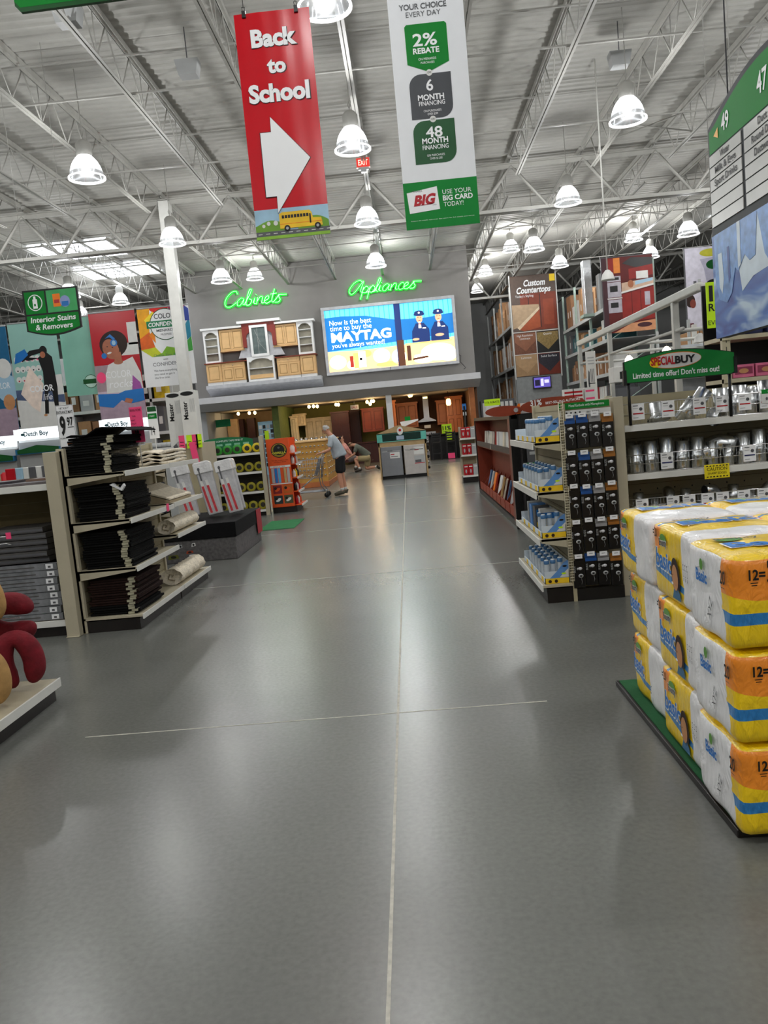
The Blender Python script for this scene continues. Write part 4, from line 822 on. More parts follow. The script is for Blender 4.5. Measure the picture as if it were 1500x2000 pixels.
# ================================================================ RIGHT SIDE
# ---- paper towel packs on a low platform
class NT:
    def __init__(s, m): s.nt = m.node_tree; s.L = s.nt.links.new
    def m(s, op, a, b=None):
        n = s.nt.nodes.new('ShaderNodeMath'); n.operation = op
        for i, v in enumerate((a, b)):
            if v is None: continue
            if isinstance(v, (int, float)): n.inputs[i].default_value = v
            else: s.L(v, n.inputs[i])
        return n.outputs[0]
    def mix(s, f, a, b):
        n = s.nt.nodes.new('ShaderNodeMix'); n.data_type = 'RGBA'
        if isinstance(f, (int, float)): n.inputs[0].default_value = f
        else: s.L(f, n.inputs[0])
        for i, v in ((6, a), (7, b)):
            if isinstance(v, tuple): n.inputs[i].default_value = v
            else: s.L(v, n.inputs[i])
        return n.outputs[2]
def towel_mat(name, kind):
    m = bpy.data.materials.new(name); m.use_nodes = True; n = NT(m); nt = m.node_tree; b = nt.nodes['Principled BSDF']
    tc = nt.nodes.new('ShaderNodeTexCoord'); s = nt.nodes.new('ShaderNodeSeparateXYZ'); n.L(tc.outputs['Object'], s.inputs[0]); x, y, z = s.outputs
    sn = nt.nodes.new('ShaderNodeSeparateXYZ'); n.L(tc.outputs['Normal'], sn.inputs[0]); nx, ny, nz = sn.outputs
    no = nt.nodes.new('ShaderNodeTexNoise'); no.inputs['Scale'].default_value = 9; n.L(tc.outputs['Object'], no.inputs['Vector']); w_ = n.m('SUBTRACT', no.outputs['Fac'], .5)
    Y, O, B, Wt = lin('ffd60a'), lin('ff9524'), lin('2a80c4'), lin('f8f8fa')
    side = n.m('LESS_THAN', nx, -.6); top = n.m('GREATER_THAN', nz, .6); front = n.m('LESS_THAN', ny, -.6)
    if kind == 'A':
        zw = n.m('ADD', z, n.m('MULTIPLY', n.m('SINE', n.m('MULTIPLY', x, 15)), .018))
        orr = n.m('GREATER_THAN', zw, .185); st = n.m('MULTIPLY', n.m('GREATER_THAN', z, .085), n.m('LESS_THAN', z, .125))
        c = n.mix(orr, Y, O); c = n.mix(st, c, B)
        spike = n.m('MULTIPLY', n.m('GREATER_THAN', n.m('ADD', y, n.m('MULTIPLY', w_, .16)), .075), side); c = n.mix(spike, c, Wt)
        t1 = n.mix(n.m('LESS_THAN', n.m('ADD', y, n.m('MULTIPLY', w_, .06)), .0), Y, O); t1 = n.mix(n.m('GREATER_THAN', y, .40), t1, O)
        c = n.mix(top, c, t1)
    else:
        badge = n.m('MULTIPLY', n.m('GREATER_THAN', z, .21), n.m('GREATER_THAN', n.m('ADD', y, n.m('MULTIPLY', z, .2)), .475))
        zz = n.m('ADD', z, n.m('MULTIPLY', y, -.12)); st = n.m('MULTIPLY', n.m('GREATER_THAN', zz, .045), n.m('LESS_THAN', zz, .075))
        c = n.mix(badge, Y, O); c = n.mix(st, c, B)
        tb = n.mix(n.m('MULTIPLY', n.m('GREATER_THAN', n.m('ADD', y, n.m('MULTIPLY', w_, .08)), .44), n.m('LESS_THAN', n.m('ADD', y, n.m('MULTIPLY', w_, .08)), .47)), Y, B)
        tb = n.mix(n.m('LESS_THAN', n.m('ADD', y, n.m('MULTIPLY', w_, .05)), .3), tb, O if 0 else tb)
        c = n.mix(top, c, tb)
        wh = n.m('LESS_THAN', n.m('ADD', y, n.m('MULTIPLY', w_, .07)), (.15 if kind == 'B' else .24)); c = n.mix(wh, c, Wt)
    v = nt.nodes.new('ShaderNodeTexNoise'); v.inputs['Scale'].default_value = 5; n.L(tc.outputs['Object'], v.inputs['Vector'])
    hs = nt.nodes.new('ShaderNodeHueSaturation'); mr = nt.nodes.new('ShaderNodeMapRange'); mr.inputs[3].default_value = .85; mr.inputs[4].default_value = 1.1
    n.L(v.outputs['Fac'], mr.inputs[0]); n.L(mr.outputs[0], hs.inputs['Value']); n.L(c, hs.inputs['Color']); n.L(hs.outputs[0], b.inputs['Base Color'])
    b.inputs['Roughness'].default_value = .33; b.inputs['Coat Weight'].default_value = .4; b.inputs['Coat Roughness'].default_value = .15
    wv = nt.nodes.new('ShaderNodeTexNoise'); wv.inputs['Scale'].default_value = 14; wv.inputs['Detail'].default_value = 5; wv.inputs['Distortion'].default_value = 1.5
    mp_ = nt.nodes.new('ShaderNodeMapping'); mp_.inputs['Scale'].default_value = (1, 1, .35); mp_.inputs['Rotation'].default_value = (.6, 0, 0); n.L(tc.outputs['Object'], mp_.inputs[0]); n.L(mp_.outputs[0], wv.inputs['Vector'])
    bp = nt.nodes.new('ShaderNodeBump'); bp.inputs['Strength'].default_value = .8; bp.inputs['Distance'].default_value = .03; n.L(wv.outputs['Fac'], bp.inputs['Height']); n.L(bp.outputs[0], b.inputs['Normal'])
    return m
def soft_box(W, D, H, m, r=.026, seed=0):
    b = MB(); N = (16, 14, 11); dims = (W, D, H)
    def P(i, j, k):
        p = [W*i/N[0], D*j/N[1], H*k/N[2]]; q = [min(max(p[a], r), dims[a]-r) for a in range(3)]
        d = Vector(p)-Vector(q)
        if d.length > 1e-6:
            cnt = sum(1 for a in range(3) if abs(p[a]-q[a]) > 1e-6); L = r if cnt > 1 else d.length
            if cnt > 1: d = d.normalized()*r
        v = Vector(q)+d; c = Vector((W/2, D/2, H/2)); nn = (v-c)
        bul = .008*math.sin(PI*p[0]/W)*math.sin(PI*p[1]/D)+.004*math.sin(p[0]*31+seed)*math.sin(p[1]*27+p[2]*23)
        return tuple(v+nn.normalized()*bul)
    idx = {}; vs = []
    def I(i, j, k):
        if (i, j, k) not in idx: idx[(i, j, k)] = len(vs); vs.append(P(i, j, k))
        return idx[(i, j, k)]
    fs = []
    for a, (u, v) in ((0, (1, 2)), (1, (2, 0)), (2, (0, 1))):
        for s in (0, N[a]):
            for p in range(N[u]):
                for q in range(N[v]):
                    c = []
                    for dp, dq in ((0, 0), (1, 0), (1, 1), (0, 1)):
                        t = [0, 0, 0]; t[a] = s; t[u] = p+dp; t[v] = q+dq; c.append(I(*t))
                    fs.append(c if s else c[::-1])
    return b.add(vs, fs, m, True)
tA, tB, tC = towel_mat('towel_wrap_end', 'A'), towel_mat('towel_wrap_side', 'B'), towel_mat('towel_wrap_far', 'C')
hairm = mat('print_dark_hair', '2b1a14', .6); pskin = mat('print_skin', 'c08a5e', .5); pdenim = mat('print_denim', '3d6a8c', .5); ltb = mat('logo_blue', '1a74c8', .4); lgw = mat('logo_white', 'f4f8fb', .4); lgg = mat('logo_green', '5a9a34', .4)
SZ = {'A': (.42, .42, .318), 'B': (.42, .53, .318), 'C': (.42, .52, .318)}
def towels(kind):
    W, D, H = SZ[kind]; t = thing('paper_towel_pack', 'x', 'paper towels')
    soft_box(W, D, H, {'A': tA, 'B': tB, 'C': tC}[kind], seed=ord(kind)).build('wrapped_pack', t)
    # side print (left side faces -x): drawn as a front print then turned
    def side(b, nm): return b.build(nm, t, rz=-PI/2, loc=(0, D, 0))
    b = MB()      # local x runs from far (0) to near (D)
    if kind == 'A':
        X = D-.25; b.text('Basic', X, .19, .05, lgw, off=.008, bold=.05, w=.112); b.text('Basic', X, .192, .044, ltb, off=.009, bold=.03, w=.105); b.disc(X, .255, .016, .022, .008, lgg, 12); b.text('Bounty', X, .243, .0085, gry, off=.02, w=.045, rot=.2)
        b.text('20', D-.06, .22, .045, bk, off=.006, w=.045, bold=.02); b.rect(D-.075, D-.045, .205, .207, .006, bk)
        b.text('XYZ', D-.17, .1, .03, gry, off=.008, rot=1.2, shear=.2)
    else:
        q = .165 if kind == 'B' else .125; ww = .2 if kind == 'B' else .165
        b.disc(q, .255, .045, .03, .006, lgg, 16, 0, PI); b.text('Bounty', q, .232, .034, lgw, off=.0066, w=.1, rot=.05, bold=.05); b.text('Bounty', q, .232, .032, gry, off=.0075, w=.095, rot=.05, bold=.02)
        b.text('basic', q+.003, .128, .082, lgw, off=.0066, bold=.05, w=ww+.012, rot=-.05); b.text('basic', q, .132, .08, ltb, off=.008, bold=.02, w=ww, rot=-.05)
        b.text('=20', .062, .262, .04, bk, off=.0066, w=.055, bold=.02)
        if kind == 'B':
            b.disc(.315, .13, .05, .075, .0075, hairm, 18, tilt=.15); b.disc(.311, .12, .036, .055, .0085, pskin, 18, tilt=.1)
            b.disc(.30, .135, .005, .003, .02, bk, 8); b.disc(.322, .137, .005, .003, .02, bk, 8); b.disc(.312, .1, .012, .006, .02, lgw, 8)
            b.flat([(.27, .028), (.37, .028), (.36, .06), (.33, .08), (.29, .07)], .0075, pdenim)
            for k in range(3): b.text('SCM', .42+k*.022, .16, .0085, gry, off=.0075, rot=-PI/2+PI, w=.07)
        else: b.text('ETK', .33, .1, .02, gry, off=.0075, rot=1.3); 
    side(b, 'side_print')
    b = MB()      # front print
    if kind == 'A': b.text('12=', .055, .24, .034, bk, off=.0075, w=.055, al='l', bold=.03); b.text('20', .115, .235, .07, bk, off=.0075, w=.1, al='l', bold=.04); b.rect(.06, .085, .228, .231, .0075, bk); b.rect(.063, .082, .22, .223, .0075, bk)
    else: b.text('Bounty', .4, .2, .06, ltb, off=.0075)
    b.build('front_print', t)
    b = MB(); b.text('Basic', W*.52, D*.33 if kind == 'A' else D*.55, .1, lgw, off=0, bold=.045, w=.325); b.text('Basic', W*.52, D*.34 if kind == 'A' else D*.56, .09, ltb, off=.002, bold=.03, w=.31); b.text('Bounty', W*.35, D*.72 if kind == 'A' else D*.8, .035, gry, off=.001, w=.16, bold=.02)
    b.disc(W*.28, D*.72, .05, .03, .0005, lgg, 12)
    b.build('top_print', t, loc=(0, 0, H+.009), rot=(-PI/2, 0, 0))
    return t
PRO = {k: towels(k) for k in 'ABC'}
t = thing('display_platform', 'low black edged platform with green felt top under the paper towels', 'platform', (1.05, 2.72, 0))
MB().box(-.02, 2.0, -.03, 1.62, 0, .03, blackm).build('base', t, bevel=.004); MB().box(-.005, 1.98, -.015, 1.6, .03, .036, mat('green_felt2', '16502c', .95, bump=.3, bs=150)).build('felt_top', t)
lev = ('bottom', 'middle', 'top')
for col, cx in enumerate((1.06, 1.5, 1.94, 2.38)):
    for row, (k, y) in enumerate((('A', 2.62), ('B', 3.07), ('C', 3.66))):
        for l in range(3):
            dx = {'A': -.04, 'B': .0, 'C': .035 if l < 2 else .0}[k]
            place(PRO[k], USED, (cx+dx+R_(0, .006), y+R_(0, .006), .037+l*.33), rz=0,
                  label='paper towel pack, %s layer of the %s stack, %s column from the aisle' % (lev[l], ('front', 'middle', 'rear')[row], ORD[col]), group='yellow and white paper towel packs')
# ---- flashlight and earbud end stand
t = gondola('gondola_shelving', 'narrow beige side shelves of small bottles facing the aisle', (.985, 7.75, 0), -PI/2, 1.36, .24, 1.6, (.53, .91, 1.31), base=.15, back=beiged, ends=(1, 0), liph=.05)
t = thing('wire_grid_divider', 'tall cream wire grid side panel between bottles and earbuds', 'wire panel', (1.215, 6.38, 0)); b = MB(); wc = mat('cream_wire', 'd2cab0', .4)
for x in (-.012, .022): b.tube([(x, 0, .17), (x, 0, 1.62)], .0035, wc, 5)
for i in range(66): b.tube([(-.012, -.002, .18+i*.022), (.022, -.002, .18+i*.022)], .0028, wc, 4)
b.build('wire_grid', t)
bc = mat('bottle_blue_cap', '4a79a8', .35); bcl = mat('bottle_cap_top', 'e4ecf2', .3); clr = mat('bottle_clear', 'c4cdd4', .15, coat=.5)
def bottle():
    t = thing('mini_flashlight', 'x', 'mini flashlight'); MB().lathe([(.017, 0), (.018, .005), (.018, .09), (.016, .11)], clr, n=12).build('body', t)
    MB().lathe([(.019, .11), (.02, .113), (.02, .13), (.017, .132)], bc, n=12).lathe([(.016, .132), (.014, .137)], bcl, n=12).build('cap', t); return t
bt = bottle()
trayw = mat('tray_white', 'ccd6de', .5); trayb = mat('tray_blue', '5f92d0', .5); trayy = mat('tray_yellow', 'e8c224', .5)
for z, row, n in ((1.312, 'top', 12), (.912, 'second', 18), (.532, 'third', 4), (.152, 'bottom', 18)):
    t = thing('display_tray', 'blue white and yellow counter tray on the %s shelf of the side shelves' % row, 'display tray', (1.01, 6.44, z))
    MB().box(0, .2, 0, .006, 0, .10, trayw).box(.194, .2, 0, 1.15, 0, .18, trayw).box(0, .006, 0, 1.15, 0, .05, trayw).box(0, .2, 1.145, 1.15, 0, .1, trayw).box(0, .2, 0, 1.15, 0, .006, trayw).build('tray', t)
    b = MB(); b.rect(.005, .195, 0, .045, .001, trayy); b.flat([(.04, .045), (.195, .045), (.195, .19), (.16, .17), (.1, .1)], .0015, trayb); b.flat([(.12, .05), (.195, .05), (.195, .12)], .0025, cwhite)
    b.disc(.165, .14, .018, .008, .003, bk, 12); b.disc(.04, .02, .014, .014, .003, hairm, 10); b.disc(.09, .02, .014, .014, .003, hairm, 10); b.disc(.155, .08, .02, .008, .004, lime, 10); b.build('printed_front', t)
    b = MB()
    for i in range(8): b.box(-.0015, 0, .08+i*.14, .17+i*.14, .004, .045, trayy if i % 2 == 0 else trayw)
    b.build('printed_side', t)
    for i in range(n):
        r, c = i % 3, i//3
        zz = z+.007+(.05 if r == 2 else 0)*0; place(bt, USED, (1.04+r*.055, 6.50+c*.16+.02*(r % 2), z+.0065), rz=0, label='clear mini flashlight with blue cap on the %s side shelf, %s' % (row, ORD[i]+' counted from the viewer'), group='mini flashlights in trays on the side shelves', sc_=(1.15, 1.15, 1.35+.12*(r == 2)))
for i, (y, dz, m) in enumerate(((6.7, 0, cwhite), (6.95, 0, gry), (7.15, .0, trayb), (7.35, 0, lgry))):
    tag(MB().box(0, .13, 0, .1, 0, .2, m).rect(.01, .12, .02, .06, .001, trayy).rect(.01, .12, .12, .17, .002, blue).build('boxed_gadget', loc=(1.045, y+.0, .54), bevel=.003, rz=R_(-.1, .1)), 'small blister box on the third side shelf, %s from the viewer' % ORD[i], 'boxed gadget', 'boxed gadgets on the third side shelf')
# earbud panel
t = thing('pegboard_stand', 'pegboard end stand hung with black earbud packs', 'display stand', (1.23, 6.42, 0))
MB().box(0, .4, .06, .09, .08, 1.6, beiged).build('pegboard', t); MB().box(-.01, .41, -.02, .1, 0, .1, blk).build('plinth', t)
b = MB(); b.box(-.02, .38, -.005, .0, 1.555, 1.605, green); b.text('Metal Earbuds with Microphone', .2, 1.572, .02, wht, off=.006, w=.28); b.box(-.01, .39, -.004, 0, 1.505, 1.545, cwhite); b.text('BUDS', .25, 1.518, .012, gry, off=.006, w=.1)
for k in range(4): b.disc(.04+k*.035, 1.525, .008, .007, .006, bk, 8)
b.box(0, .4, -.003, 0, 1.465, 1.495, mat('tan_card', 'c49a60', .5)); b.build('header', t)
MB().tube([(0, 0, 1.0), (0, 0, 1.0)], .001, wc) if 0 else None
pbk = mat('pack_black', '0e0e10', .35, var=.2, vs=20); budw = mat('earbud_white', 'c9c9cc', .3)
def epack(col, name):
    t = thing('earbud_pack', 'x', 'earbuds'); MB().box(0, .092, 0, .03, 0, .225, pbk).build('clear_box', t, bevel=.004)
    MB().box(0, .092, .012, .017, .225, .262, col).box(0, .092, -.001, .0, .2, .225, col).build('hang_tab', t)
    b = MB(); b.ell((.055, -.004, .16), (.017, .006, .013), budw, 10, 6).ell((.035, -.004, .158), (.008, .005, .01), lgry, 8, 5).ell((.058, -.004, .10), (.021, .005, .017), lgry, 12, 6).ell((.058, -.008, .10), (.011, .004, .008), blk, 10, 5)
    b.build('earbud', t); b = MB(); b.text('BUDS', .018, .13, .017, lgry, off=.002, rot=PI/2, w=.05, al='l'); b.tube([(.06, -.004, .08), (.066, -.004, .05), (.06, -.004, .03)], .0012, lgry, 4); b.build('printing', t); return t
EP = {k: epack(c, k) for k, c in (('blue', mat('tab_blue', '1c4f94', .4)), ('grey', mat('tab_grey', '9a9a9c', .4)), ('orange', mat('tab_orange', '9c6426', .4)), ('black', pbk))}
tagp = None
KEY = [('blue', 'blue', 'grey', 'orange'), ('black', 'blue', 'grey', 'orange'), ('black', 'blue', 'grey', 'orange'), ('black', 'black', 'grey', 'orange'), ('black', 'blue', 'grey', 'orange')]
for r in range(5):
    for c in range(4):
        k = KEY[r][c]; x = 1.232+c*.1; z = 1.23-r*.278+R_(-.008, .012)
        place(EP[k], USED, (x, 6.38+R_(-.01, .0), z), rz=R_(-.04, .04), label='black earbud pack with %s tab, %s row from top, %s from left' % (k, ORD[r], ORD[c]), group='earbud packs on the pegboard')
        h = thing('peg_hook', 'peg hook with price tag, %s row down, %s from left, earbud board' % (ORD[r], ORD[c]), 'hook', (x+.045, 6.36, z+.25), group='peg hooks on the earbud board')
        MB().tube([(0, 0, 0), (0, .12, 0)], .0025, chrome, 5).build('wire', h); b = MB(); b.box(-.03, .03, -.003, 0, -.005, .03, wht); b.rect(-.015, .015, .013, .017, .0035, gry); b.build('price_tag', h)
# ---- duct shelving
g8 = gondola('gondola_shelving', 'beige pegboard shelving filled with galvanised duct parts', (1.73, 6.5, 0), 0, 2.6, .5, 1.62, (.66, .98, 1.375), base=.14, back=beiged, liph=.045)
o = MB().box(0, .08, -.02, .6, 0, 1.62, beige).build('end_post', loc=(1.645, 6.45, 0), bevel=.004); tag(o, 'tall beige steel post between earbuds and duct parts', 'post')
b = MB()
for i in range(16):
    for j in range(11): b.disc(.1+i*.15, .15+j*.13, .006, .009, .002, bk, 6)
b.build('peg_hole', g8, loc=(0, .5, 0))
def wirebin(z, h, label, tags, ms, x1=2.55, gm=chrome):
    t = thing('wire_bin', label, 'wire bin', (1.78, 6.52, z)); b = MB()
    for zz in (.004, h*.5, h): b.tube([(0, .4, zz), (0, 0, zz), (x1, 0, zz), (x1, .4, zz)], .003 if zz < h else .0042, gm, 5)
    for i in range(int(x1/.025)): b.tube([(i*.025, 0, 0), (i*.025, 0, h)], .0013, gm, 4)
    b.build('wire_mesh', t)
    for i, x in enumerate(tags):
        q = MB(); q.box(x, x+.1, -.012, -.009, h-.13 if h > .13 else .0, h+.0, wht); q.disc(x+.072, h-.045, .014, .014, .0135, gry, 10); q.rect(x+.01, x+.05, h-.02, h-.014, .0135, gry); q.rect(x+.01, x+.05, h-.04, h-.036, .0135, lgry); q.rect(x+.008, x+.092, h-.085, h-.075, .0135, ms[i]); q.rect(x+.01, x+.05, h-.115, h-.11, .0135, lgry); q.build('price_tag', t)
    return t
wirebin(1.38, .17, 'long chrome wire bin on the top duct shelf', (.03, .27, .52, .7, .88, 1.05), (red,)*6)
wirebin(.985, .15, 'long chrome wire bin on the middle duct shelf', (.24, .9, 1.4), (mat('print_navy', '1d2458', .4),)*3)
wirebin(.665, .11, 'long chrome wire bin on the lowest visible duct shelf', (.02, .27, .4, .55, .67, .84, 1.0), (MATS['print_navy'],)*3+(red,)+(MATS['print_navy'],)*3)
t = thing('bin_tag', 'green headed ductwork card on the top wire bin at the right edge', 'tag', (2.84, 6.5, 1.46)); b = MB(); b.box(0, .18, 0, .003, 0, .11, cwhite); b.rect(0, .18, .075, .11, .001, green); b.text('Ductwork', .09, .085, .014, wht, off=.002, w=.08)
for k in range(3): b.disc(.04+k*.05, .035, .01, .014, .002, gry, 8)
b.build('card', t)
def duct(kind):
    t = thing({'collar': 'duct_collar', 'elbow': 'duct_elbow', 'takeoff': 'duct_takeoff'}[kind], 'x', 'duct fitting')
    if kind == 'collar': MB().lathe([(.058, 0), (.058, .07), (.061, .075), (.061, .085), (.058, .09), (.058, .2), (.056, .2), (.056, .002)], galv, n=22, cap=False).build('steel_tube', t)
    if kind == 'elbow':
        P = []; 
        for i in range(5): a = (PI/2)*i/4; P.append((.1*(1-math.cos(a)), 0, .07+.1*math.sin(a)))
        P = [(0, 0, 0)]+P+[(.17, 0, .17)]; b = MB(); b.tube(P, [.06, .06, .063, .06, .063, .06, .06], galv, 18)
        b.build('steel_elbow', t); MB().disc(.0, 0, .052, .052, 0, blk).build('opening', t, loc=(.171, 0, .17), rot=(0, 0, PI/2))
    if kind == 'takeoff':
        MB().lathe([(.085, 0), (.085, .012), (.06, .03), (.058, .13), (.056, .13), (.056, .03)], galv, n=22, cap=False).build('steel_tube', t)
    return t
DU = {k: duct(k) for k in ('collar', 'elbow', 'takeoff')}
for i, (k, x, y, z, rot, s) in enumerate((('takeoff', 2.08, 6.7, 1.40, (-.3, 0, 0), 1.1), ('collar', 2.24, 6.66, 1.40, (.5, .6, 0), .95), ('collar', 2.36, 6.72, 1.44, (0, .62, 0), 1.05), ('elbow', 2.3, 6.6, 1.385, (0, 0, .3), .7), ('collar', 2.6, 6.7, 1.385, (0, 0, 0), 1.15), ('collar', 2.72, 6.68, 1.385, (0, .05, 0), 1.2),
     ('elbow', 2.84, 6.72, 1.385, (0, 0, 1), 1.0), ('collar', 2.96, 6.66, 1.385, (0, 0, 0), 1.3), ('collar', 3.1, 6.7, 1.385, (0, .1, 0), 1.2), ('takeoff', 2.5, 6.62, 1.385, (PI/2, 0, .3), .9))):
    place(DU[k], USED, (x, y, z), rot=rot, sc_=(s,)*3, label='galvanised duct fitting on the top duct shelf, %s listed from left' % ORD[i], group='duct fittings on the top duct shelf')
for i in range(12):
    x = 1.85+i*.125
    if i == 5: place(DU['elbow'], USED, (2.39, 6.62, 1.06), rot=(-.9, .25, -.6), sc_=(1.25,)*3, label='tilted galvanised elbow on the middle duct shelf', group=None)
    if i in (5, 6): z = .985; s = .75
    else: z = .985; s = 1.0
    for k2 in (0, 1):
        place(DU['collar'], USED, (x, 6.62+k2*.17, z), rot=(R_(-.03, .03), R_(-.03, .03), i), sc_=(s, s, s*(1.25 if k2 else 1.15+.1*(i % 3))), label='upright galvanised duct tube on the middle shelf, %s from left, %s row' % (ORD[i], ('front', 'back')[k2]), group='duct tubes on the middle duct shelf')
for i in range(12):
    x = 1.86+i*.13; k = ('collar', 'takeoff', 'elbow')[i % 3]; s = .75 if k != 'takeoff' else .8
    place(DU[k], USED, (x, 6.64, .665), rot=(0, 0, i*.7), sc_=(s, s, s), label='galvanised duct fitting on the lowest visible duct shelf, %s from left' % ORD[i], group='duct fittings on the lowest visible duct shelf')
b = MB(); b.tube([(0, 0, 0), (.24, 0, .03)], .018, galv, 10); b.tube([(.2, 0, .025), (.245, 0, .031)], .024, galv, 10); tag(b.build('duct_rod', loc=(2.55, 6.72, .9)), 'thin galvanised pipe lying high in the lower duct shelf', 'pipe')
t = thing('caution_tag', 'yellow caution sharp edges tag hanging from the middle duct shelf', 'tag', (2.35, 6.47, .895)); MB().box(0, .2, 0, .004, 0, .115, mat('caution_yellow', 'e6d21e', .4)).build('card', t, bevel=.001)
b = MB(); b.text('CAUTION', .1, .065, .026, bk, off=.002, w=.16); b.text('SHARP EDGES', .1, .035, .018, bk, off=.002, w=.15)
for k in range(7): b.rect(.015+k*.026, .03+k*.026, .012, .02, .002, bk); b.rect(.015+k*.026, .03+k*.026, .098, .106, .002, bk)
b.build('lettering', t)
# special buy sign
t = thing('header_sign', 'green SPECIAL BUY sign standing above the duct shelving', 'sign', (1.76, 6.46, 1.72)); W = .86
P = [(0, 0), (.0, .16)]+[(W*i/14, .16+.075*math.sin(PI*(.06+.88*i/14))-.012) for i in range(0, 15)]+[(W, .015), (W-.03, 0)]
MB().prism([(p[0]*1.02-.01, (p[1]-.1)*1.05+.1) for p in P], 'y', .0, .02, bk).build('rim_board', t); b = MB(); b.prism(P, 'y', -.003, 0, mat('special_green', '067a2f', .4)); b.build('green_face', t)
b = MB(); b.disc(.40, .145, .205, .062, .005, org, 30, tilt=.03); b.disc(.402, .145, .2, .057, .007, cwhite, 30, tilt=.03); b.disc(.24, .135, .045, .035, .008, yel, 14)
b.text('SPECIAL', .3, .118, .062, red, off=.012, w=.19, bold=.03); b.text('BUY', .475, .12, .055, bk, off=.012, w=.16, bold=.04); b.text('Limited time offer! Don\'t miss out!', .4, .028, .042, wht, off=.006, w=.68, bold=.02); b.build('lettering', t)
b = MB(); b.box(-.015, .01, -.01, .03, -.02, .1, bk); b.box(W-.005, W+.02, -.01, .03, -.0, .13, bk); b.build('end_clamp', t)
for x in (.03, W-.03): MB().tube([(x, .03, .05), (x, .03, -.34)], .012, bk, 6).build('support_rod', t)
# ---- overhead aisle sign, hanging parallel to the aisle
t = thing('aisle_sign', 'large aisle sign with numbers 49 and 47 at the right edge', 'aisle sign', (2.62, 6.78, 2.02), -PI/2)
dkg = mat('sign_dark_grey', '2c3033', .5, spec=.2); W = 2.0; H0 = 1.66
ARC = .2
def arc(x, lift=0): return H0+lift+ARC*math.sin(PI*min(max(x/W, 0), 1))
P = [(0, 0), (W, 0), (W, H0)]+[(W*(1-i/20), arc(W*(1-i/20))) for i in range(1, 20)]+[(0, H0)]
MB().prism(P, 'y', 0, .09, dkg).build('frame_board', t, bevel=.004)
b = MB(); P = [(.03, 1.455), (W-.03, 1.455), (W-.03, H0-.03)]+[(.035+(W-.07)*(1-i/20), arc(W*(1-i/20))-.045) for i in range(1, 20)]+[(.03, H0-.03)]; b.flat(P, .003, green)
b.text('49', .36, 1.55, .12, wht, off=.007, w=.14, bold=.02); b.flat([(.13, 1.57), (.22, 1.61), (.22, 1.53)], .007, mat('print_amber', 'e8a512', .4)); b.text('47', 1.0, 1.57, .14, wht, off=.007, w=.16, bold=.02); b.build('header_face', t)
b = MB(); rows = (('Water', 'Milk & Eggs', 'Sport Drinks', '', '', ''), ('Duct', 'Round Duct', 'Ductwork', '', '', ''), ('Venting', 'Registers', '', '', '', ''), ('', '', '', '', '', ''))
rowm = mat('row_panel', 'b9bab6', .25, var=.05)
for c in range(3):
    x0 = .03+c*.655
    for r in range(6):
        z1 = 1.44-r*.094; b.box(x0, x0+.6, -.008, -.001, z1-.084, z1, rowm)
        if rows[c][r]: b.text(rows[c][r], x0+.31, z1-.063, .05, bk, off=.012, bold=.02, w=min(.45, .036*len(rows[c][r])))
b.build('aisle_list', t)
def water_mat():
    m = bpy.data.materials.new('water_picture'); m.use_nodes = True; nt = m.node_tree; bb = nt.nodes['Principled BSDF']; tc = nt.nodes.new('ShaderNodeTexCoord')
    mp_ = nt.nodes.new('ShaderNodeMapping'); mp_.inputs['Rotation'].default_value = (0, .5, 0); mp_.inputs['Scale'].default_value = (1.2, 1, 4); wv = nt.nodes.new('ShaderNodeTexNoise'); wv.inputs['Scale'].default_value = 1.6; wv.inputs['Distortion'].default_value = .8
    r = nt.nodes.new('ShaderNodeValToRGB'); e = r.color_ramp.elements; e[0].position = .3; e[0].color = lin('1d2f86'); e[1].position = .72; e[1].color = lin('b9cfe0'); k = e.new(.5); k.color = lin('3f6cb4')
    nt.links.new(tc.outputs['Object'], mp_.inputs[0]); nt.links.new(mp_.outputs[0], wv.inputs[0]); nt.links.new(wv.outputs['Fac'], r.inputs[0]); nt.links.new(r.outputs[0], bb.inputs['Base Color']); bb.inputs['Roughness'].default_value = .35; return m
wm = water_mat(); b = MB(); b.box(.0, W, -.006, 0, .0, .82, wm); 
wl = mat('water_light', 'c8d6e2', .35, var=.1); wb_ = mat('water_mid', '6a92cc', .35, var=.3, vs=12); wd_ = mat('water_deep', '27408f', .35, var=.2)
b.flat([(.6, .82), (W-.01, .82), (W-.01, .55), (1.2, .42), (.75, .38), (.55, .3), (.5, .5)], .0075, wl)
b.flat([(.05, .82), (.42, .82), (.44, .5), (.36, .32), (.26, .26), (.12, .3), (.05, .45)], .009, wb_); b.flat([(.12, .66), (.2, .66), (.22, .45), (.18, .34), (.13, .4)], .0105, wl); b.flat([(.3, .68), (.34, .68), (.35, .44), (.31, .4)], .0105, wd_)
b.flat([(.4, .82), (.85, .82), (.8, .52), (.7, .5), (.62, .56), (.5, .46), (.44, .5)], .010, wb_); b.flat([(.5, .82), (.56, .82), (.55, .5), (.5, .48)], .0115, wl)
b.flat([(.85, .82), (1.1, .82), (1.25, .38), (1.15, .3), (.95, .5)], .010, wb_); b.build('water_picture', t)
for x in (.3, 1.7): MB().tube([(x, .05, arc(x)-.03), (x, .05, 6.48)], .006, gry, 5).build('hanging_cable', t)
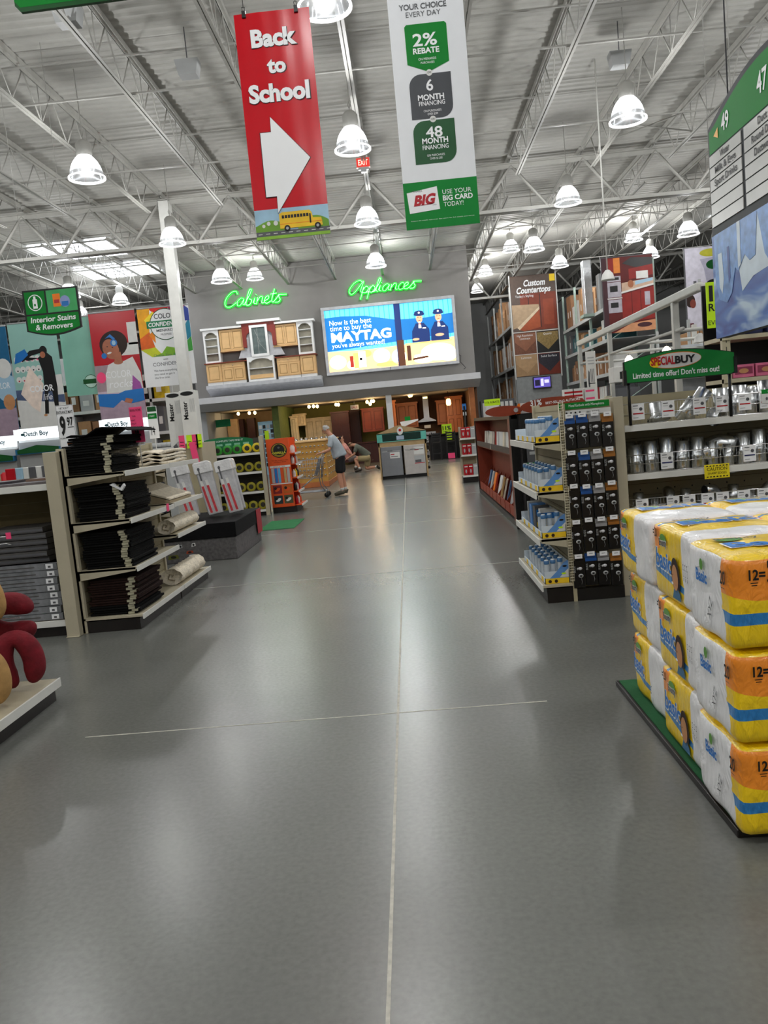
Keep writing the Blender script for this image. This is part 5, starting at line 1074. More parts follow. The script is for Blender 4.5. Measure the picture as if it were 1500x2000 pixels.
# ---- book display
bw = mat('rust_panel', '7c2f18', .5, var=.1); bwd = mat('rust_post', '7d4a3c', .5, var=.06)
t = thing('book_display', 'long dark and rust coloured book display along the aisle', 'book display', (1.39, 16.7, 0), -PI/2); L = 5.9
MB().box(0, L, 0, .8, 0, .08, blk).build('plinth', t); MB().box(0, L, .3, .36, .08, 1.55, bw).build('back_panel', t)
MB().box(-.03, L+.0, .0, .5, 1.5, 1.56, blk).build('top_rail', t)
MB().box(0, .05, .02, .34, .08, 1.5, bw).build('far_end', t); MB().box(-.05, 0, 0, .36, .0, 1.55, blk).build('divider', t)
MB().box(L-.32, L-.06, -.01, .02, .08, 1.5, bwd).build('end_post', t); MB().box(L-.06, L, -.02, .82, 0, 1.56, blk).build('end_panel', t)
b = MB(); b.box(.05, L-.3, .03, .3, .98, 1.0, bw); b.box(.05, L-.3, .02, .04, 1.0, 1.09, mat('shelf_dark_grey', '4b4440', .5)); b.build('upper_shelf', t)
b = MB()
for i in range(9):
    x = .1+i*.6; b.prism([(0.02, .1), (.28, .1), (.28, .55), (.02, .2)], 'x', x, x+.02, bw); b.box(x, x+.55, .02, .04, .1, .24, mat('rust_bright', '93371a', .5))
b.build('lower_pocket', t)
bcs = [cwhite, org, mat('book_blue', '3d5d84', .5), mat('book_tan', 'c7a26a', .5), mat('book_red', 'a1281c', .5), lgry, mat('book_cream', 'ded4bd', .5)]
for i in range(26):
    y = 16.2-i*.205; m = bcs[i*5 % 7]
    if i < 4: continue
    t = thing('book', 'paperback book leaning on the upper display shelf, %s counted from the far end' % ORD[i-4], 'book', (1.44+R_(0, .04), y, 1.002), -PI/2, group='books on the upper display shelf', rot=(R_(-.12, -.05), 0, -PI/2+R_(-.25, .25)))
    MB().box(0, .19, 0, .035, 0, .3, cwhite if i % 3 else m).build('cover', t, bevel=.002); MB().box(.003, .191, .003, .032, .003, .297, mat('book_pages', 'e8e2d2', .8)).build('pages', t)
for i in range(12):
    y = 15.7-i*.43; m = bcs[(i*3+2) % 7]
    tag(MB().box(0, .19, 0, .03, 0, .34, m).build('book', loc=(1.47, y, .2), rot=(-.25, 0, -PI/2+R_(-.2, .2)), bevel=.002), 'book in the lower rust pockets, %s from the far end' % ORD[i], 'book', 'books in the lower pockets')
for i in range(5):
    tag(MB().box(0, .15, 0, .03, 0, .22, cwhite).build('book', loc=(1.5, 11.6+i*.055, 1.235), rot=(0, 0, -PI/2)), 'white paperback stacked behind the leaning books, %s from viewer' % ORD[i], 'book', 'white books at the display end') if 0 else None
# end shelves facing the viewer (dark, green edges)
t = thing('end_shelf', 'dark shelf end with green price strips behind the bottle shelves', 'shelving unit', (1.47, 10.3, 0)); MB().box(0, 1.3, .2, .5, 0, 1.55, blk).build('back_case', t)
for i, z in enumerate((.25, .6, .92, 1.25)):
    o = MB().box(0, 1.3, 0, .2, z-.02, z, blk).build('shelf', t); MB().box(0, 1.3, -.01, 0, z-.04, z+.005, mat('strip_green', '2f6b45', .5)).build('price_strip', o)
for i in range(12):
    tag(MB().box(0, .15, 0, .1, 0, .2, [mat('dark_box', '26262a', .5), mat('dark_red_box', '4a1216', .5), gry][i % 3]).rect(.02, .13, .1, .14, .001, lgry).build('small_box', loc=(1.52+.19*(i % 4), 10.35, (.25, .6, .92)[i//4]+.002)), 'dark printed box on the green edged shelves, row %s from bottom, %s from left' % (ORD[i//4], ORD[i % 4]), 'box', 'dark boxes on the green edged shelves')
t = thing('header_sign', 'rust oval header reading 31 percent off best-selling authors', 'sign', (1.5, 10.55, 1.56)); P = [(.42+.42*1.02*math.cos(a*PI/14), .075+.105*max(-.9, math.sin(a*PI/14))) for a in range(28)]
MB().prism(P, 'y', 0, .02, mat('rust_sign', '8a3417', .5)).build('board', t); b = MB(); b.text('31%', .2, .09, .07, wht, off=.004, w=.15, bold=.03, rot=.03); b.text('BEST-SELLING AUTHORS', .55, .1, .032, wht, off=.004, w=.45, bold=.01, rot=.04); b.build('lettering', t)
t = thing('header_sign', 'smaller rust oval sign above the book display, left one', 'sign', (1.1, 10.75, 1.565)); P = [(.2+.25*math.cos(a*PI/12), .05+.07*math.sin(a*PI/12)) for a in range(24)]; MB().prism(P, 'y', 0, .02, MATS['rust_sign']).build('board', t); MB().disc(.36, .05, .03, .03, .004, lgry).build('emblem', t); MB().tube([(.35, .03, .0), (.4, .06, -.05)], .01, blk).build('foot', t)
t = thing('magazine_rack', 'orange card and white note on top of the book display', 'card stand', (1.42, 10.9, 1.56)); MB().prism([(0, 0), (.2, 0), (.2, .12), (.1, .14)], 'y', 0, .01, org).build('orange_card', t); MB().box(.12, .3, -.03, -.02, .0, .14, cwhite).build('white_note', t)
t = sign('price_sign', 'lime 11 percent rebate card above the far end of the book display', (at(949, 790, 17.5).x, 16.2, 1.78), .32, .13, lime); b = MB(); b.text('11% REBATE', 0, .05, .04, bk, w=.28); b.build('lettering', t); MB().box(-.13, .13, 0, .01, -.22, 0, cwhite).disc(0, -.12, .05, .03, .003, bk, 8, tilt=.6).build('card', t)
# ================================================================ BACKGROUND RIGHT: pallet racks
rackg = mat('rack_green_grey', '9fb3a8', .45, var=.05); rackw = mat('rack_beam', 'b5b8b6', .45, var=.05)
def rack(name, label, x0, x1, y0, y1, levels, H, bays, beamm):
    t = thing(name, label, 'pallet rack', (x0, y0, 0)); L = y1-y0; W = x1-x0
    for i in range(bays+1):
        y = L*i/bays; b = MB()
        for x in (0, W-.08): b.box(x, x+.08, y-.04, y+.04, 0, H, beamm)
        for k in range(int(H/1.2)): b.tube([(.04, y, .2+k*1.2), (W-.04, y, .2+(k+1)*1.2-.2)], .018, beamm, 4)
        b.build('upright_frame', t)
    for z in levels:
        for x in (-.03, W-.03): MB().box(x, x+.06, 0, L, z-.12, z, rackw).build('beam', t)
        b = MB(); b.box(0, W, 0, L, z-.03, z, lgry); b.build('deck', t)
    return t
rack('pallet_rack', 'tall rack of brown cartons left of the countertop banner', 5.0, 6.9, 36.4, 46, (.9, 2.2, 3.75, 5.55), 7.2, 3, rackw)
rack('pallet_rack', 'tall pale green rack of cartons right of the countertop banner', 7.25, 9.0, 28.6, 36.0, (1.3, 2.73, 3.9, 5.0), 6.5, 3, rackg)
def cartons(x0, y0, y1, z, hmin, hmax, names, group, wmin=.35, wmax=.8, dep=.9, wh=.25, mats=None, bays=()):
    y = y0; i = 0
    while y < y1-.2 and i < 18:
        w_ = R_(wmin, wmax); w_ = min(w_, y1-y); h = R_(hmin, hmax)
        for e in bays:
            if y < e+.06 and y+w_ > e-.05:
                if e-.05-y > .25: w_ = e-.05-y
                else: y = e+.06
        m = random.choice(mats or [carton, carton, carton2, carton, cwhite])
        b = MB(); b.box(0, dep, 0, w_-.03, 0, h, m); b.box(-.004, 0, w_*.3, w_*.3+.12, h*.35, h*.35+.25, cwhite if random.random() > .4 else m); b.box(-.003, 0, w_*.45, w_*.5, 0, h, carton2)
        tag(b.build('carton', loc=(x0+.04+R_(0, .1), y, z+.001), bevel=.01), '%s, %s from the near end' % (names, ORD[i]), 'carton', group); y += w_; i += 1
for z, h0, h1, nm in ((.9, .7, 1.0, 'lower shelf'), (2.2, .9, 1.2, 'second shelf'), (3.75, 1.1, 1.5, 'third shelf'), (5.55, 1.0, 1.7, 'top shelf')):
    cartons(5.05, 36.5, 45.5, z, h0, h1, 'carton on %s, rack left of countertop banner' % nm, 'cartons on the left tall rack', bays=(39.6, 42.8))
tealc = mat('teal_carton', '2d5b60', .6); wood_c = mat('stacked_wood', 'b08a68', .7, var=.4, vs=9)
for z, h0, h1, nm, ms in ((5.0, .8, 1.5, 'top shelf', [carton, gry, cwhite, carton2, lgry]), (3.9, .5, .85, 'third shelf', [cwhite, tealc, carton, gry, tealc]), (2.73, .6, .9, 'second shelf', [wood_c, carton2, wood_c, cwhite]), (1.3, .6, 1.1, 'lowest shelf', [gry, cwhite, red, carton])):
    cartons(7.32, 28.8, 35.8, z, h0, h1, 'carton on %s, pale green rack' % nm, 'cartons on the pale green rack', mats=ms, wmin=.3, wmax=.7, bays=(31.07, 33.53))
# tall silver wrapped box on the top shelf near the red kitchen banner
tag(MB().box(0, .5, 0, .5, 0, 1.9, mat('silver_wrap', 'c9ccce', .2, metal=.6, bump=.4, bs=20)).build('wrapped_carton', loc=(7.25, 29.6, 5.0), bevel=.02) if 0 else MB().box(0, .3, 0, .4, 0, 1.95, mat('silver_wrap', 'c9ccce', .2, metal=.6, bump=.4, bs=20)).build('wrapped_carton', loc=(6.93, 30.2, 5.0), bevel=.02), 'tall silver wrapped package beside the red kitchen banner', 'package')
tag(MB().box(0, .42, 0, .6, -.1, 0, rackg).build('shelf_extension', loc=(6.83, 30.1, 5.0)), 'short ledge holding the tall silver package', 'ledge')
# custom countertops banner
t = thing('banner', 'tall Custom Countertops banner on a grey panel between the racks', 'banner', (5.02, 36, 3.2)); W, H = 2.0, 4.38
MB().box(0, W, .02, .1, -3.2, H, mat('panel_grey', '8b8f8f', .7)).build('grey_panel', t); MB().box(.02, W-.02, -.01, .02, 0, H, mat('banner_brown', '4a3024', .5)).build('board', t)
b = MB(); o = .012; b.rect(.02, W-.02, 1.95, H-.02, o, mat('dusk_print', '57483f', .5)); b.rect(.4, W-.02, 2.0, 3.6, o+.002, mat('wood_print', '7a3018', .5)); b.rect(1.25, 1.28, 2.1, 3.55, o+.003, bk); b.rect(.75, .78, 2.1, 3.55, o+.003, bk); b.rect(1.4, 1.85, 2.2, 3.3, o+.004, mat('wood_print2', '8e3c1e', .5))
b.flat([(.02, 3.15), (1.2, 3.1), (1.22, 3.0), (.2, 2.15), (.02, 2.1)], o+.006, mat('counter_print', 'b3997a', .5)); b.flat([(1.22, 3.0), (1.22, 2.88), (.3, 2.05), (.2, 2.15)], o+.007, mat('counter_edge', 'd9c6a8', .5)); b.flat([(.3, 2.05), (1.22, 2.86), (1.22, 2.1), (.5, 1.98)], o+.005, mat('wood_print3', 'a04a22', .5))
for x0, z0, m, m2 in ((.02, .98, mat('granite_rust', '6e4432', .6, var=.3, vs=20), mat('granite_rust2', '8a5a42', .6)), (1.02, .98, bk, mat('granite_gold', '8a7445', .6, var=.3, vs=20)), (.02, .02, mat('tan_swatch', '9c7d5a', .6), mat('tan_swatch2', 'ad8d68', .6)), (1.02, .02, mat('dark_red_wood', '6a2414', .5), mat('granite_black', '23222c', .5, var=.4, vs=30))):
    b.rect(x0, x0+.96, z0, z0+.93, o, m); b.flat([(x0+.02, z0+.9), (x0+.94, z0+.9), (x0+.94, z0+.55), (x0+.48, z0+.12), (x0+.02, z0+.55)], o+.003, m2)
b.rect(1.74, 1.98, 4.05, 4.35, o+.004, yel)
for x in (.98,): b.rect(x, x+.035, 0, 1.95, o+.008, cwhite)
b.rect(0, W, 1.93, 1.965, o+.008, cwhite); b.rect(0, W, .95, .98, o+.008, cwhite); b.build('printing', t)
b = MB(); b.text('Custom', 1.05, 3.92, .26, wht, off=.022, w=.95, shear=.2, bold=.03); b.text('Countertops', 1.0, 3.62, .26, wht, off=.022, w=1.5, shear=.2, bold=.03); b.text("Today's Styling", .6, 3.45, .1, wht, off=.022, w=.8); b.text('High Resolution', .5, 1.75, .09, wht, off=.022, w=.7); b.text('Laminate', .5, 1.62, .09, wht, off=.022, w=.45); b.text('Quartz', 1.5, 1.75, .09, wht, off=.022); b.text('Laminate', .5, .78, .09, wht, off=.022); b.text('Solid Surface', 1.5, .78, .09, wht, off=.022, w=.7); b.build('lettering', t)
MB().box(-.04, 0, -.02, .02, -.1, H+.05, cwhite).box(W, W+.04, -.02, .02, -.1, H+.05, cwhite).build('banner_frame', t)
t = thing('wall_screen', 'small lit screen under the countertop banner', 'screen', (5.72, 35.85, 2.62)); MB().box(0, .8, 0, .1, 0, .52, blk).build('case', t)
b = MB(); b.rect(.04, .76, .04, .48, .002, em('screen', '5a4fa8', .9)); b.rect(.08, .3, .12, .38, .004, em('screen_dark', '1c1836', .5)); b.rect(.34, .46, .1, .42, .004, em('screen_pale', 'c9c6ea', 1.0)); b.rect(.5, .7, .2, .4, .004, em('screen_pale')) if 0 else b.rect(.5, .7, .22, .36, .004, MATS['lit_screen_pale']); b.build('picture', t)
MB().box(.3, .5, .1, .16, .2, .3, blk).build('bracket', t)
# low pallets right of the showroom corner
t = thing('sample_rack', 'rack of white door samples beyond the wooden post', 'rack', (3.35, 36, 0)); MB().box(0, 1.5, 0, .5, 0, 2.3, gry).build('frame', t); b = MB()
for k in range(7): b.rect(.08+k*.2, .22+k*.2, .8, 2.2, .003, cwhite)
b.rect(0, 1.5, .7, .76, .01, cwhite); b.build('door_sample', t)
# red kitchen banner
kr = mat('kitchen_red', '56100d', .6, var=.2, vs=2); kr2 = mat('kitchen_red2', '84201a', .6, var=.15, vs=3); slv = mat('oven_silver', 'a8a3ac', .4, var=.2, vs=5)
t = thing('banner', 'red kitchen photo banner with wall ovens on the rack end', 'banner', (7.05, 28.0, 4.02)); W, H = 1.72, 2.52
MB().box(0, W, 0, .02, 0, H, kr).box(-.03, 0, -.01, .03, -.1, H+.05, mat('dark_frame', '4b474a', .5)).box(0, W, -.01, .03, H, H+.03, MATS['dark_frame']).build('sheet', t)
b = MB(); b.rect(.0, .16, 0, H, .003, mat('plum_print', '3d1a22', .5)); b.rect(.4, .62, 2.0, 2.5, .003, mat('sunset_print', 'd07a2a', .5)); b.rect(.16, .4, 1.95, 2.5, .003, kr2)
b.flat([(.7, 2.3), (1.0, 2.48), (1.72, 2.42), (1.72, 2.05), (1.1, 2.15)], .004, bk); b.flat([(.9, 1.75), (1.72, 1.85), (1.72, 2.2), (.9, 2.1)], .0045, kr2); b.rect(1.15, 1.55, 1.75, 2.0, .006, cwhite); b.flat([(.64, 1.35), (1.72, 1.55), (1.72, 1.75), (.64, 1.65)], .005, mat('beige_print', 'c4a68e', .5)); b.disc(.95, 1.6, .1, .13, .006, mat('board_print', 'a0603c', .5)); b.flat([(1.1, 1.55), (1.7, 1.65), (1.7, 1.75), (1.1, 1.68)], .006, sky)
b.flat([(.62, 1.3), (1.72, 1.5), (1.72, 1.56), (.62, 1.36)], .007, cwhite); b.flat([(.62, 1.26), (1.72, 1.46), (1.72, .4), (.62, .3)], .0045, kr2)
for x in (.95, 1.25): b.rect(x, x+.02, .3, 1.35, .006, kr)
b.rect(1.4, 1.58, .85, 1.3, .007, slv)
b.rect(.16, .62, 1.72, 1.9, .007, slv); b.rect(.22, .56, 1.77, 1.86, .009, bk); b.rect(.16, .62, 1.2, 1.7, .007, slv); b.rect(.24, .5, 1.38, 1.58, .009, bk); b.rect(.16, .62, .68, 1.12, .007, slv); b.rect(.24, .5, .85, 1.02, .009, bk); b.rect(.14, .64, 1.14, 1.18, .009, cwhite)
b.flat([(.3, 0), (W, 0), (W, .35), (.9, .28)], .008, mat('peach_print', 'c98e66', .5)); b.disc(1.35, .2, .25, .08, .009, mat('plum_print')); b.build('printing', t)
MB().tube([(.05, .01, H), (.05, .01, 8.52-4.02)], .005, joistm, 4).tube([(W-.05, .01, H), (W-.05, .01, 8.52-4.02)], .005, joistm, 4).build('cable', t)
# third banner (laundry) at the right
t = thing('banner', 'pale laundry photo banner partly behind the blue sign', 'banner', (9.86, 28.0, 2.9)); W, H = 1.8, 3.7
MB().box(0, W, 0, .02, 0, H, mat('lilac_print', 'c9c6d2', .5)).box(-.04, 0, -.01, .03, -.1, H+.03, gry).build('sheet', t)
b = MB(); b.disc(.85, 3.5, .35, .13, .003, mat('olive_yellow', 'b5b23a', .5)); b.flat([(.5, 3.3), (1.6, 3.4), (1.6, 2.3), (.8, 1.9), (.62, 3.0)], .004, mat('pale_violet', 'a5a3b5', .5)); b.disc(.95, 3.1, .25, .16, .006, dgreen); b.disc(1.0, 2.5, .3, .12, .006, bk); b.rect(.25, .35, 2.4, 2.6, .005, gry); b.rect(.4, .5, 2.3, 2.65, .005, lgry)
b.disc(.12, 1.95, .16, .22, .006, hairm); b.disc(.2, 1.85, .1, .15, .008, mat('brown_skin_print', '7a3a30', .5)); b.flat([(.55, .2), (W, .6), (W, 2.2), (.5, 1.75)], .007, mat('mint_print', 'a8cfa4', .5)); b.rect(.05, .2, .0, 1.2, .006, mat('wine_print', '5a1a28', .5)); b.build('printing', t)
MB().tube([(.05, .01, H), (.05, .01, 8.52-2.9)], .005, joistm, 4).tube([(W-.05, .01, H), (W-.05, .01, 8.52-2.9)], .005, joistm, 4).build('cable', t)
# yellow 11% rebate sign
p0 = at(1378, 552, 9.0); p1 = at(1398, 640, 9.0)
t = thing('rebate_sign', 'yellow 11 percent REBATE sign beside the blue water picture', 'sign', (p0.x+.0, 9.0, p1.z)); W = .46; H = p0.z-p1.z
MB().box(0, W, 0, .01, 0, H, lime).build('board', t); b = MB(); b.text('11%', .03, H-.2, .16, bk, w=.4, bold=.03, al='l', off=.003); b.text('REBATE', .02, H-.31, .08, bk, w=.38, al='l', bold=.02, off=.003); b.text('ON', .2, H-.38, .04, bk, off=.003); b.text('EVERYTHING', .01, H-.46, .05, bk, w=.4, al='l', off=.003); b.build('lettering', t)
MB().tube([(.1, .0, H), (.1, 0, 8.5-p1.z)], .004, joistm, 4).tube([(.36, 0, H), (.36, 0, 8.5-p1.z)], .004, joistm, 4).build('cable', t)
# ---- lighting department rail frame
rl = mat('rail_white', 'c4c4be', .4, var=.04)
t = thing('display_rail_frame', 'white pipe rail frame carrying small lamps in the lighting department', 'frame', (4.5, 12.2, 0)); Z = 3.12
MB().box(-.06, .06, 0, 8.4, Z, Z+.13, rl).build('main_rail', t, bevel=.02); MB().box(0, 3.4, -.06, .06, Z, Z+.1, rl).build('cross_rail', t, bevel=.02)
b = MB()
for y in (1.2, 3.2, 5.4, 8.3): b.tube([(0, y, Z-.45), (3.6, y, Z-.45)], .035, rl, 6)
for x in (.0, 1.8, 3.4): b.tube([(x, .8, Z-.45), (x, 8.3, Z-.45)], .03, rl, 6)
b.tube([(0, 1.2, Z-.75), (3.4, 1.2, Z-.75)], .025, rl, 6); b.tube([(0, 4, Z-.85), (3.4, 4, Z-.85)], .025, rl, 6); b.build('lower_pipes', t)
for x in (.0, 1.2, 2.4, 3.4): MB().box(x-.05, x+.05, 1.1, 1.2, 0, Z, rl).build('post', t)
for x in (.0, 1.8, 3.4):
    MB().box(x-.04, x+.04, 5.3, 5.4, 0, Z, rl).build('post', t); MB().box(x-.04, x+.04, 8.25, 8.35, 0, Z, rl).build('post', t)
lt = None
for i, (x, y, z) in enumerate(((4.9, 13.4, 2.55), (5.6, 13.4, 2.5), (6.5, 13.4, 2.55), (5.0, 15.4, 2.52), (6.3, 15.4, 2.5), (4.9, 17.6, 2.55), (6.0, 17.6, 2.5), (7.0, 15.4, 2.55))):
    t = thing('small_pendant', 'small glass pendant lamp under the white rail frame, %s' % ('front row first from left', 'front row second from left', 'front row third from left', 'middle row left', 'middle row centre', 'rear row left', 'rear row right', 'middle row right')[i], 'lamp', (x, y, z-.05), group='small pendants on the rail frame')
    MB().lathe([(.03, .1), (.08, .04), (.1, -.05)], mat('frosted_glow', 'fff1d8', .4, emit=3 if i % 2 else 1.2, var=0) if i % 2 else cwhite, n=14, cap=False).build('glass_shade', t); MB().tube([(0, 0, .1), (0, 0, 3.12-.45-z+.05)], .006, gry, 5).build('rod', t)
t = thing('small_pendant', 'white cone pendant lamp on a long rod before the red banner', 'lamp', (at(1187, 541, 17).x, 17, at(1187, 541, 17).z)); MB().lathe([(.04, .14), (.11, .06), (.14, -.06)], cwhite, n=16).build('shade', t); MB().tube([(0, 0, .12), (0, 0, 8.5-at(1187, 541, 17).z)], .015, rl, 6).build('rod', t)
# white wall panel with microwave boxes, paint cans etc. (between the rail frame and special buy sign)
t = thing('display_wall', 'pale display wall panel under the rail frame', 'wall panel', (5.5, 16.2, 0)); MB().box(0, 3.2, 0, .1, 0, 2.62, mat('pale_panel', 'b7bbbf', .6)).build('panel', t); MB().box(0, 3.2, -.5, 0, 1.95, 1.99, white).build('shelf', t)
for i, (px, w_, h, m) in enumerate(((1192, .5, .3, cwhite), (1236, .55, .32, cwhite), (1290, .5, .42, cwhite))):
    x = at(px, 690, 15.9).x; t = thing('microwave_box', 'white boxed appliance on the pale wall shelf, %s from left' % ORD[i], 'box', (x, 15.75, 1.995)); MB().box(0, w_, 0, .4, 0, h, m).build('carton', t, bevel=.01); b = MB(); b.rect(.12, w_-.1, .06, h-.1, .003, bk); b.disc(w_*.5, .12, .06, .04, .005, green); b.build('printing', t)
# second gondola behind the duct shelves with paint cans and dark boxes
g9 = gondola('gondola_shelving', 'taller beige shelving behind the duct shelves with paint cans', (2.5, 9.2, 0), 0, 2.9, .5, 1.55, (.9, 1.4), base=.14)
for i in range(7):
    t = thing('paint_can', 'shiny can behind the green SPECIAL BUY sign, %s from left' % ORD[i], 'can', (2.62+i*.16, 9.35, 1.402), group='cans behind the special buy sign'); MB().lathe([(.07, 0), (.07, .16), (.066, .165)], cwhite if i % 2 else lgry, n=18).build('body', t); MB().lathe([(.072, .16), (.072, .175), (.05, .172)], chrome, n=18).build('lid', t); b = MB(); b.box(-.03, .03, -.0745, -.07, .03, .12, bk if i % 2 else dcherry); b.build('label', t)
for i, (x, w_, h, m, s) in enumerate(((3.35 if 0 else 3.76, .42, .2, blk, 'PUNCHED'), (4.2, .5, .22, lgry, 'HARRIS'), (4.72, .16, .26, cwhite, ''), (4.9, .16, .26, mat('mint_box', '5f9a84', .5), ''), (5.08, .22, .26, cwhite, 'H'))):
    t = thing('packaged_box', ('black box lettered PUNCHED', 'grey box with yellow lettering', 'small white box', 'mint green box', 'white box with a red H')[i]+' on the shelving behind the duct parts', 'box', (x, 9.25, 1.402)); MB().box(0, w_, 0, .25, 0, h, m).build('carton', t, bevel=.004)
    if s: MB().text(s, w_/2, h*.35, .05, red if s != 'HARRIS' else yel, w=w_*.8, off=.003, bold=.02).build('lettering', t)
# cream pallet upright with blue packs and pink boxes at right edge
t = thing('shelving_frame', 'cream slotted upright shelving at the right edge behind the ducts', 'shelving unit', (4.0, 10.2, 0)); cu = mat('cream_steel', 'bfb69c', .45)
for x in (.0, .95, 1.9):
    b = MB(); b.box(x, x+.1, 0, .06, 0, 3.1, cu)
    for k in range(30): b.box(x+.045, x+.055, -.001, 0, .1+k*.1, .15+k*.1, blk)
    b.build('upright', t)
for z in (1.75, 2.28): MB().box(0, 2.0, -.02, .6, z-.05, z, cu).build('shelf', t)
MB().box(-.05, 2.0, -.1, -.04, 2.62, 2.72, cu).build('cross_beam', t)
MB().box(0, 2.0, .6, .63, 0, 3.0, blk).build('back_panel', t)
nb = mat('navy_pack', '1a2247', .3, var=.4, vs=14, bump=.4, bs=20)
for i in range(8):
    x = 4.08+(i % 4)*.26+(.12 if i % 4 > 2 else 0); tag(MB().box(0, .22, 0, .3, 0, .36, nb).build('bottled_water_pack', loc=(x, 10.3, 2.282+(i//4)*.365), bevel=.03), 'dark blue wrapped pack on the cream shelving, %s from left, %s layer' % (ORD[i % 4], ('lower', 'upper')[i//4]), 'pack', 'blue packs on the cream shelving')
for i in range(3):
    t = thing('pink_box', 'pink box on the cream shelving behind the ducts, %s from left' % ORD[i], 'box', (4.12+i*.28, 10.2, 1.755), group='pink boxes'); MB().box(0, .26, 0, .3, 0, .16, mat('box_pink', 'd06a8c', .5)).build('carton', t, bevel=.004); b = MB(); b.rect(.02, .24, .04, .13, .002, mat('box_pink_dark', '8a3450', .5)); b.disc(.13, .08, .06, .03, .004, pskin); b.build('printing', t)
# brown cartons on high shelf right, behind the rail frame
rack('pallet_rack', 'white rack holding large brown cartons behind the rail frame', 8.6, 11.5, 24.5, 27.5, (1.4, 2.6), 3.9, 1, rackw)
for i, (x, w_, h, m, z) in enumerate(((8.7, 1.2, .95, carton, 2.6), (9.95, .9, 1.15, carton, 2.6), (10.9, .5, .8, cwhite, 2.6), (8.7, .9, .8, carton2, 1.4), (9.7, 1.0, .85, carton, 1.4), (10.8, .6, .8, lgry, 1.4))):
    b = MB(); b.box(0, w_, 0, 1, 0, h, m); b.rect(w_*.3, w_*.7, h*.3, h*.33, .002, carton2); b.disc(w_*.5, h*.6, .06, .04, .002, bk, 10)
    tag(b.build('carton', loc=(x, 24.6, z+.001), bevel=.015), 'large carton behind the rail frame, %s shelf, %s from left' % (('upper', 'lower')[i//3], ORD[i % 3]), 'carton', 'large cartons behind the rail frame')
# tall cutlery-like white banner sign near the pale rack
p0 = at(1143, 690, 14); t = thing('sign_banner', 'narrow white sign with grey fork and knife shapes above the side shelves', 'sign', (p0.x, 14, 0)); zt = at(1143, 687, 14).z; zb = at(1155, 775, 14).z
b = MB(); b.box(0, .17, 0, .01, zb-.1, zt, cwhite); b.build('board', t); b = MB()
for k in range(3): b.rect(.03, .14, zt-.12-k*.05, zt-.1-k*.05, .002, lgry)
for k in range(3): b.rect(.07+k*.025, .08+k*.025, zb+.25, zt-.3, .002, gry)
b.flat([(.03, zb+.1), (.05, zb+.1), (.055, zt-.35), (.035, zt-.32), (.02, zb+.3)], .002, gry); b.rect(.03, .14, zb+.22, zb+.24, .002, gry); b.build('printing', t); MB().tube([(.08, .02, 0), (.08, .02, zb)], .02, steelw).build('pole', t)
for i, (px, py, m, l) in enumerate(((1110, 752, red, 'red and white striped pack, left one of two above the authors sign'), (1122, 756, red, 'red and white striped pack, right one of two above the authors sign'), (1140, 765, cwhite, 'white printed box beside the fork sign'))):
    p = at(px, py, 13.0); b = MB(); b.box(0, .16, 0, .15, 0, .28, cwhite)
    for k in range(4): b.rect(.01, .15, .03+k*.06, .06+k*.06, .002, m if i < 2 else pink if k % 2 else cwhite)
    tag(b.build('striped_pack', loc=(p.x-.08+i*.05, 13.0, 1.602)), l, 'pack')
gondola('gondola_shelving', 'beige shelving behind the book display carrying striped packs', (2.3, 12.95, 0), 0, 2.1, .4, 1.6, (.9, 1.602,), base=.14, ends=(0, 0), hole=False)
# ================================================================ BACKGROUND LEFT
def banner(name, label, x, Y, z0, W, H, m):
    t = thing(name, label, 'banner', (x, Y, z0)); MB().box(0, W, 0, .015, 0, H, m).build('sheet', t); MB().tube([(0, 0, H), (W, 0, H)], .025, lgry, 6).build('top_rod', t)
    MB().tube([(.1, 0, H), (.1, 0, 8.52-z0)], .005, joistm, 4).tube([(W-.1, 0, H), (W-.1, 0, 8.52-z0)], .005, joistm, 4).build('cable', t); return t
YB = 24.4; k = YB/20.0
def bz(z): return 1.55+(z-1.55)*k
tealb = mat('teal_banner', '8fbcb2', .5, var=.05, vs=1); teal2 = mat('teal_banner2', '7db3a0', .5, var=.12, vs=1)
# red headphone banner
t = banner('banner', 'red banner with a woman in blue headphones and white shirt', -7.70*k, YB, bz(2.28), 1.17*k, 2.75*k, red); W, H = 1.17*k, 2.75*k
b = MB(); o = .003; b.rect(0, W, 0, .52*k, o, mat('mauve_print', 'a48f9e', .5)); b.rect(0, W, .52*k, .8*k, o+.001, mat('mauve_light', 'c6b2c0', .5)); b.rect(0, W*.35, .8*k, 1.45*k, o, mat('dusty_print', 'a08a90', .5)); b.rect(W*.8, W, 1.9*k, 2.45*k, o, cwhite); b.rect(W*.62, W, 1.65*k, 1.95*k, o, cwhite); b.disc(W*.12, 1.15*k, .12*k, .14*k, o+.002, pink, 12)
b.build('printing', t); b = MB()
b.disc(W*.47, 1.95*k, .36*k, .33*k, o+.003, hairm, 24, tilt=.3); b.disc(W*.4, 1.83*k, .2*k, .26*k, o+.005, mat('print_brown_skin', 'a5654a', .5), 22, tilt=.35); b.flat([(W*.42, 1.4*k), (W*.62, 1.4*k), (W*.6, 1.75*k), (W*.48, 1.7*k)], o+.004, MATS['print_brown_skin'])
b.flat([(W*.2, .75*k), (W*.22, 1.2*k), (W*.3, 1.45*k), (W*.45, 1.52*k), (W*.62, 1.5*k), (W*.85, 1.6*k), (W*.98, 1.2*k), (W, .75*k)], o+.0045, cwhite); b.disc(W*.53, 1.5*k, .12*k, .06*k, o+.006, MATS['print_brown_skin']); b.flat([(W*.75, .75*k), (W*.8, 1.15*k), (W*.95, .95*k), (W*.98, .75*k)], o+.0055, mat('violet_print', '9c4f9a', .5))
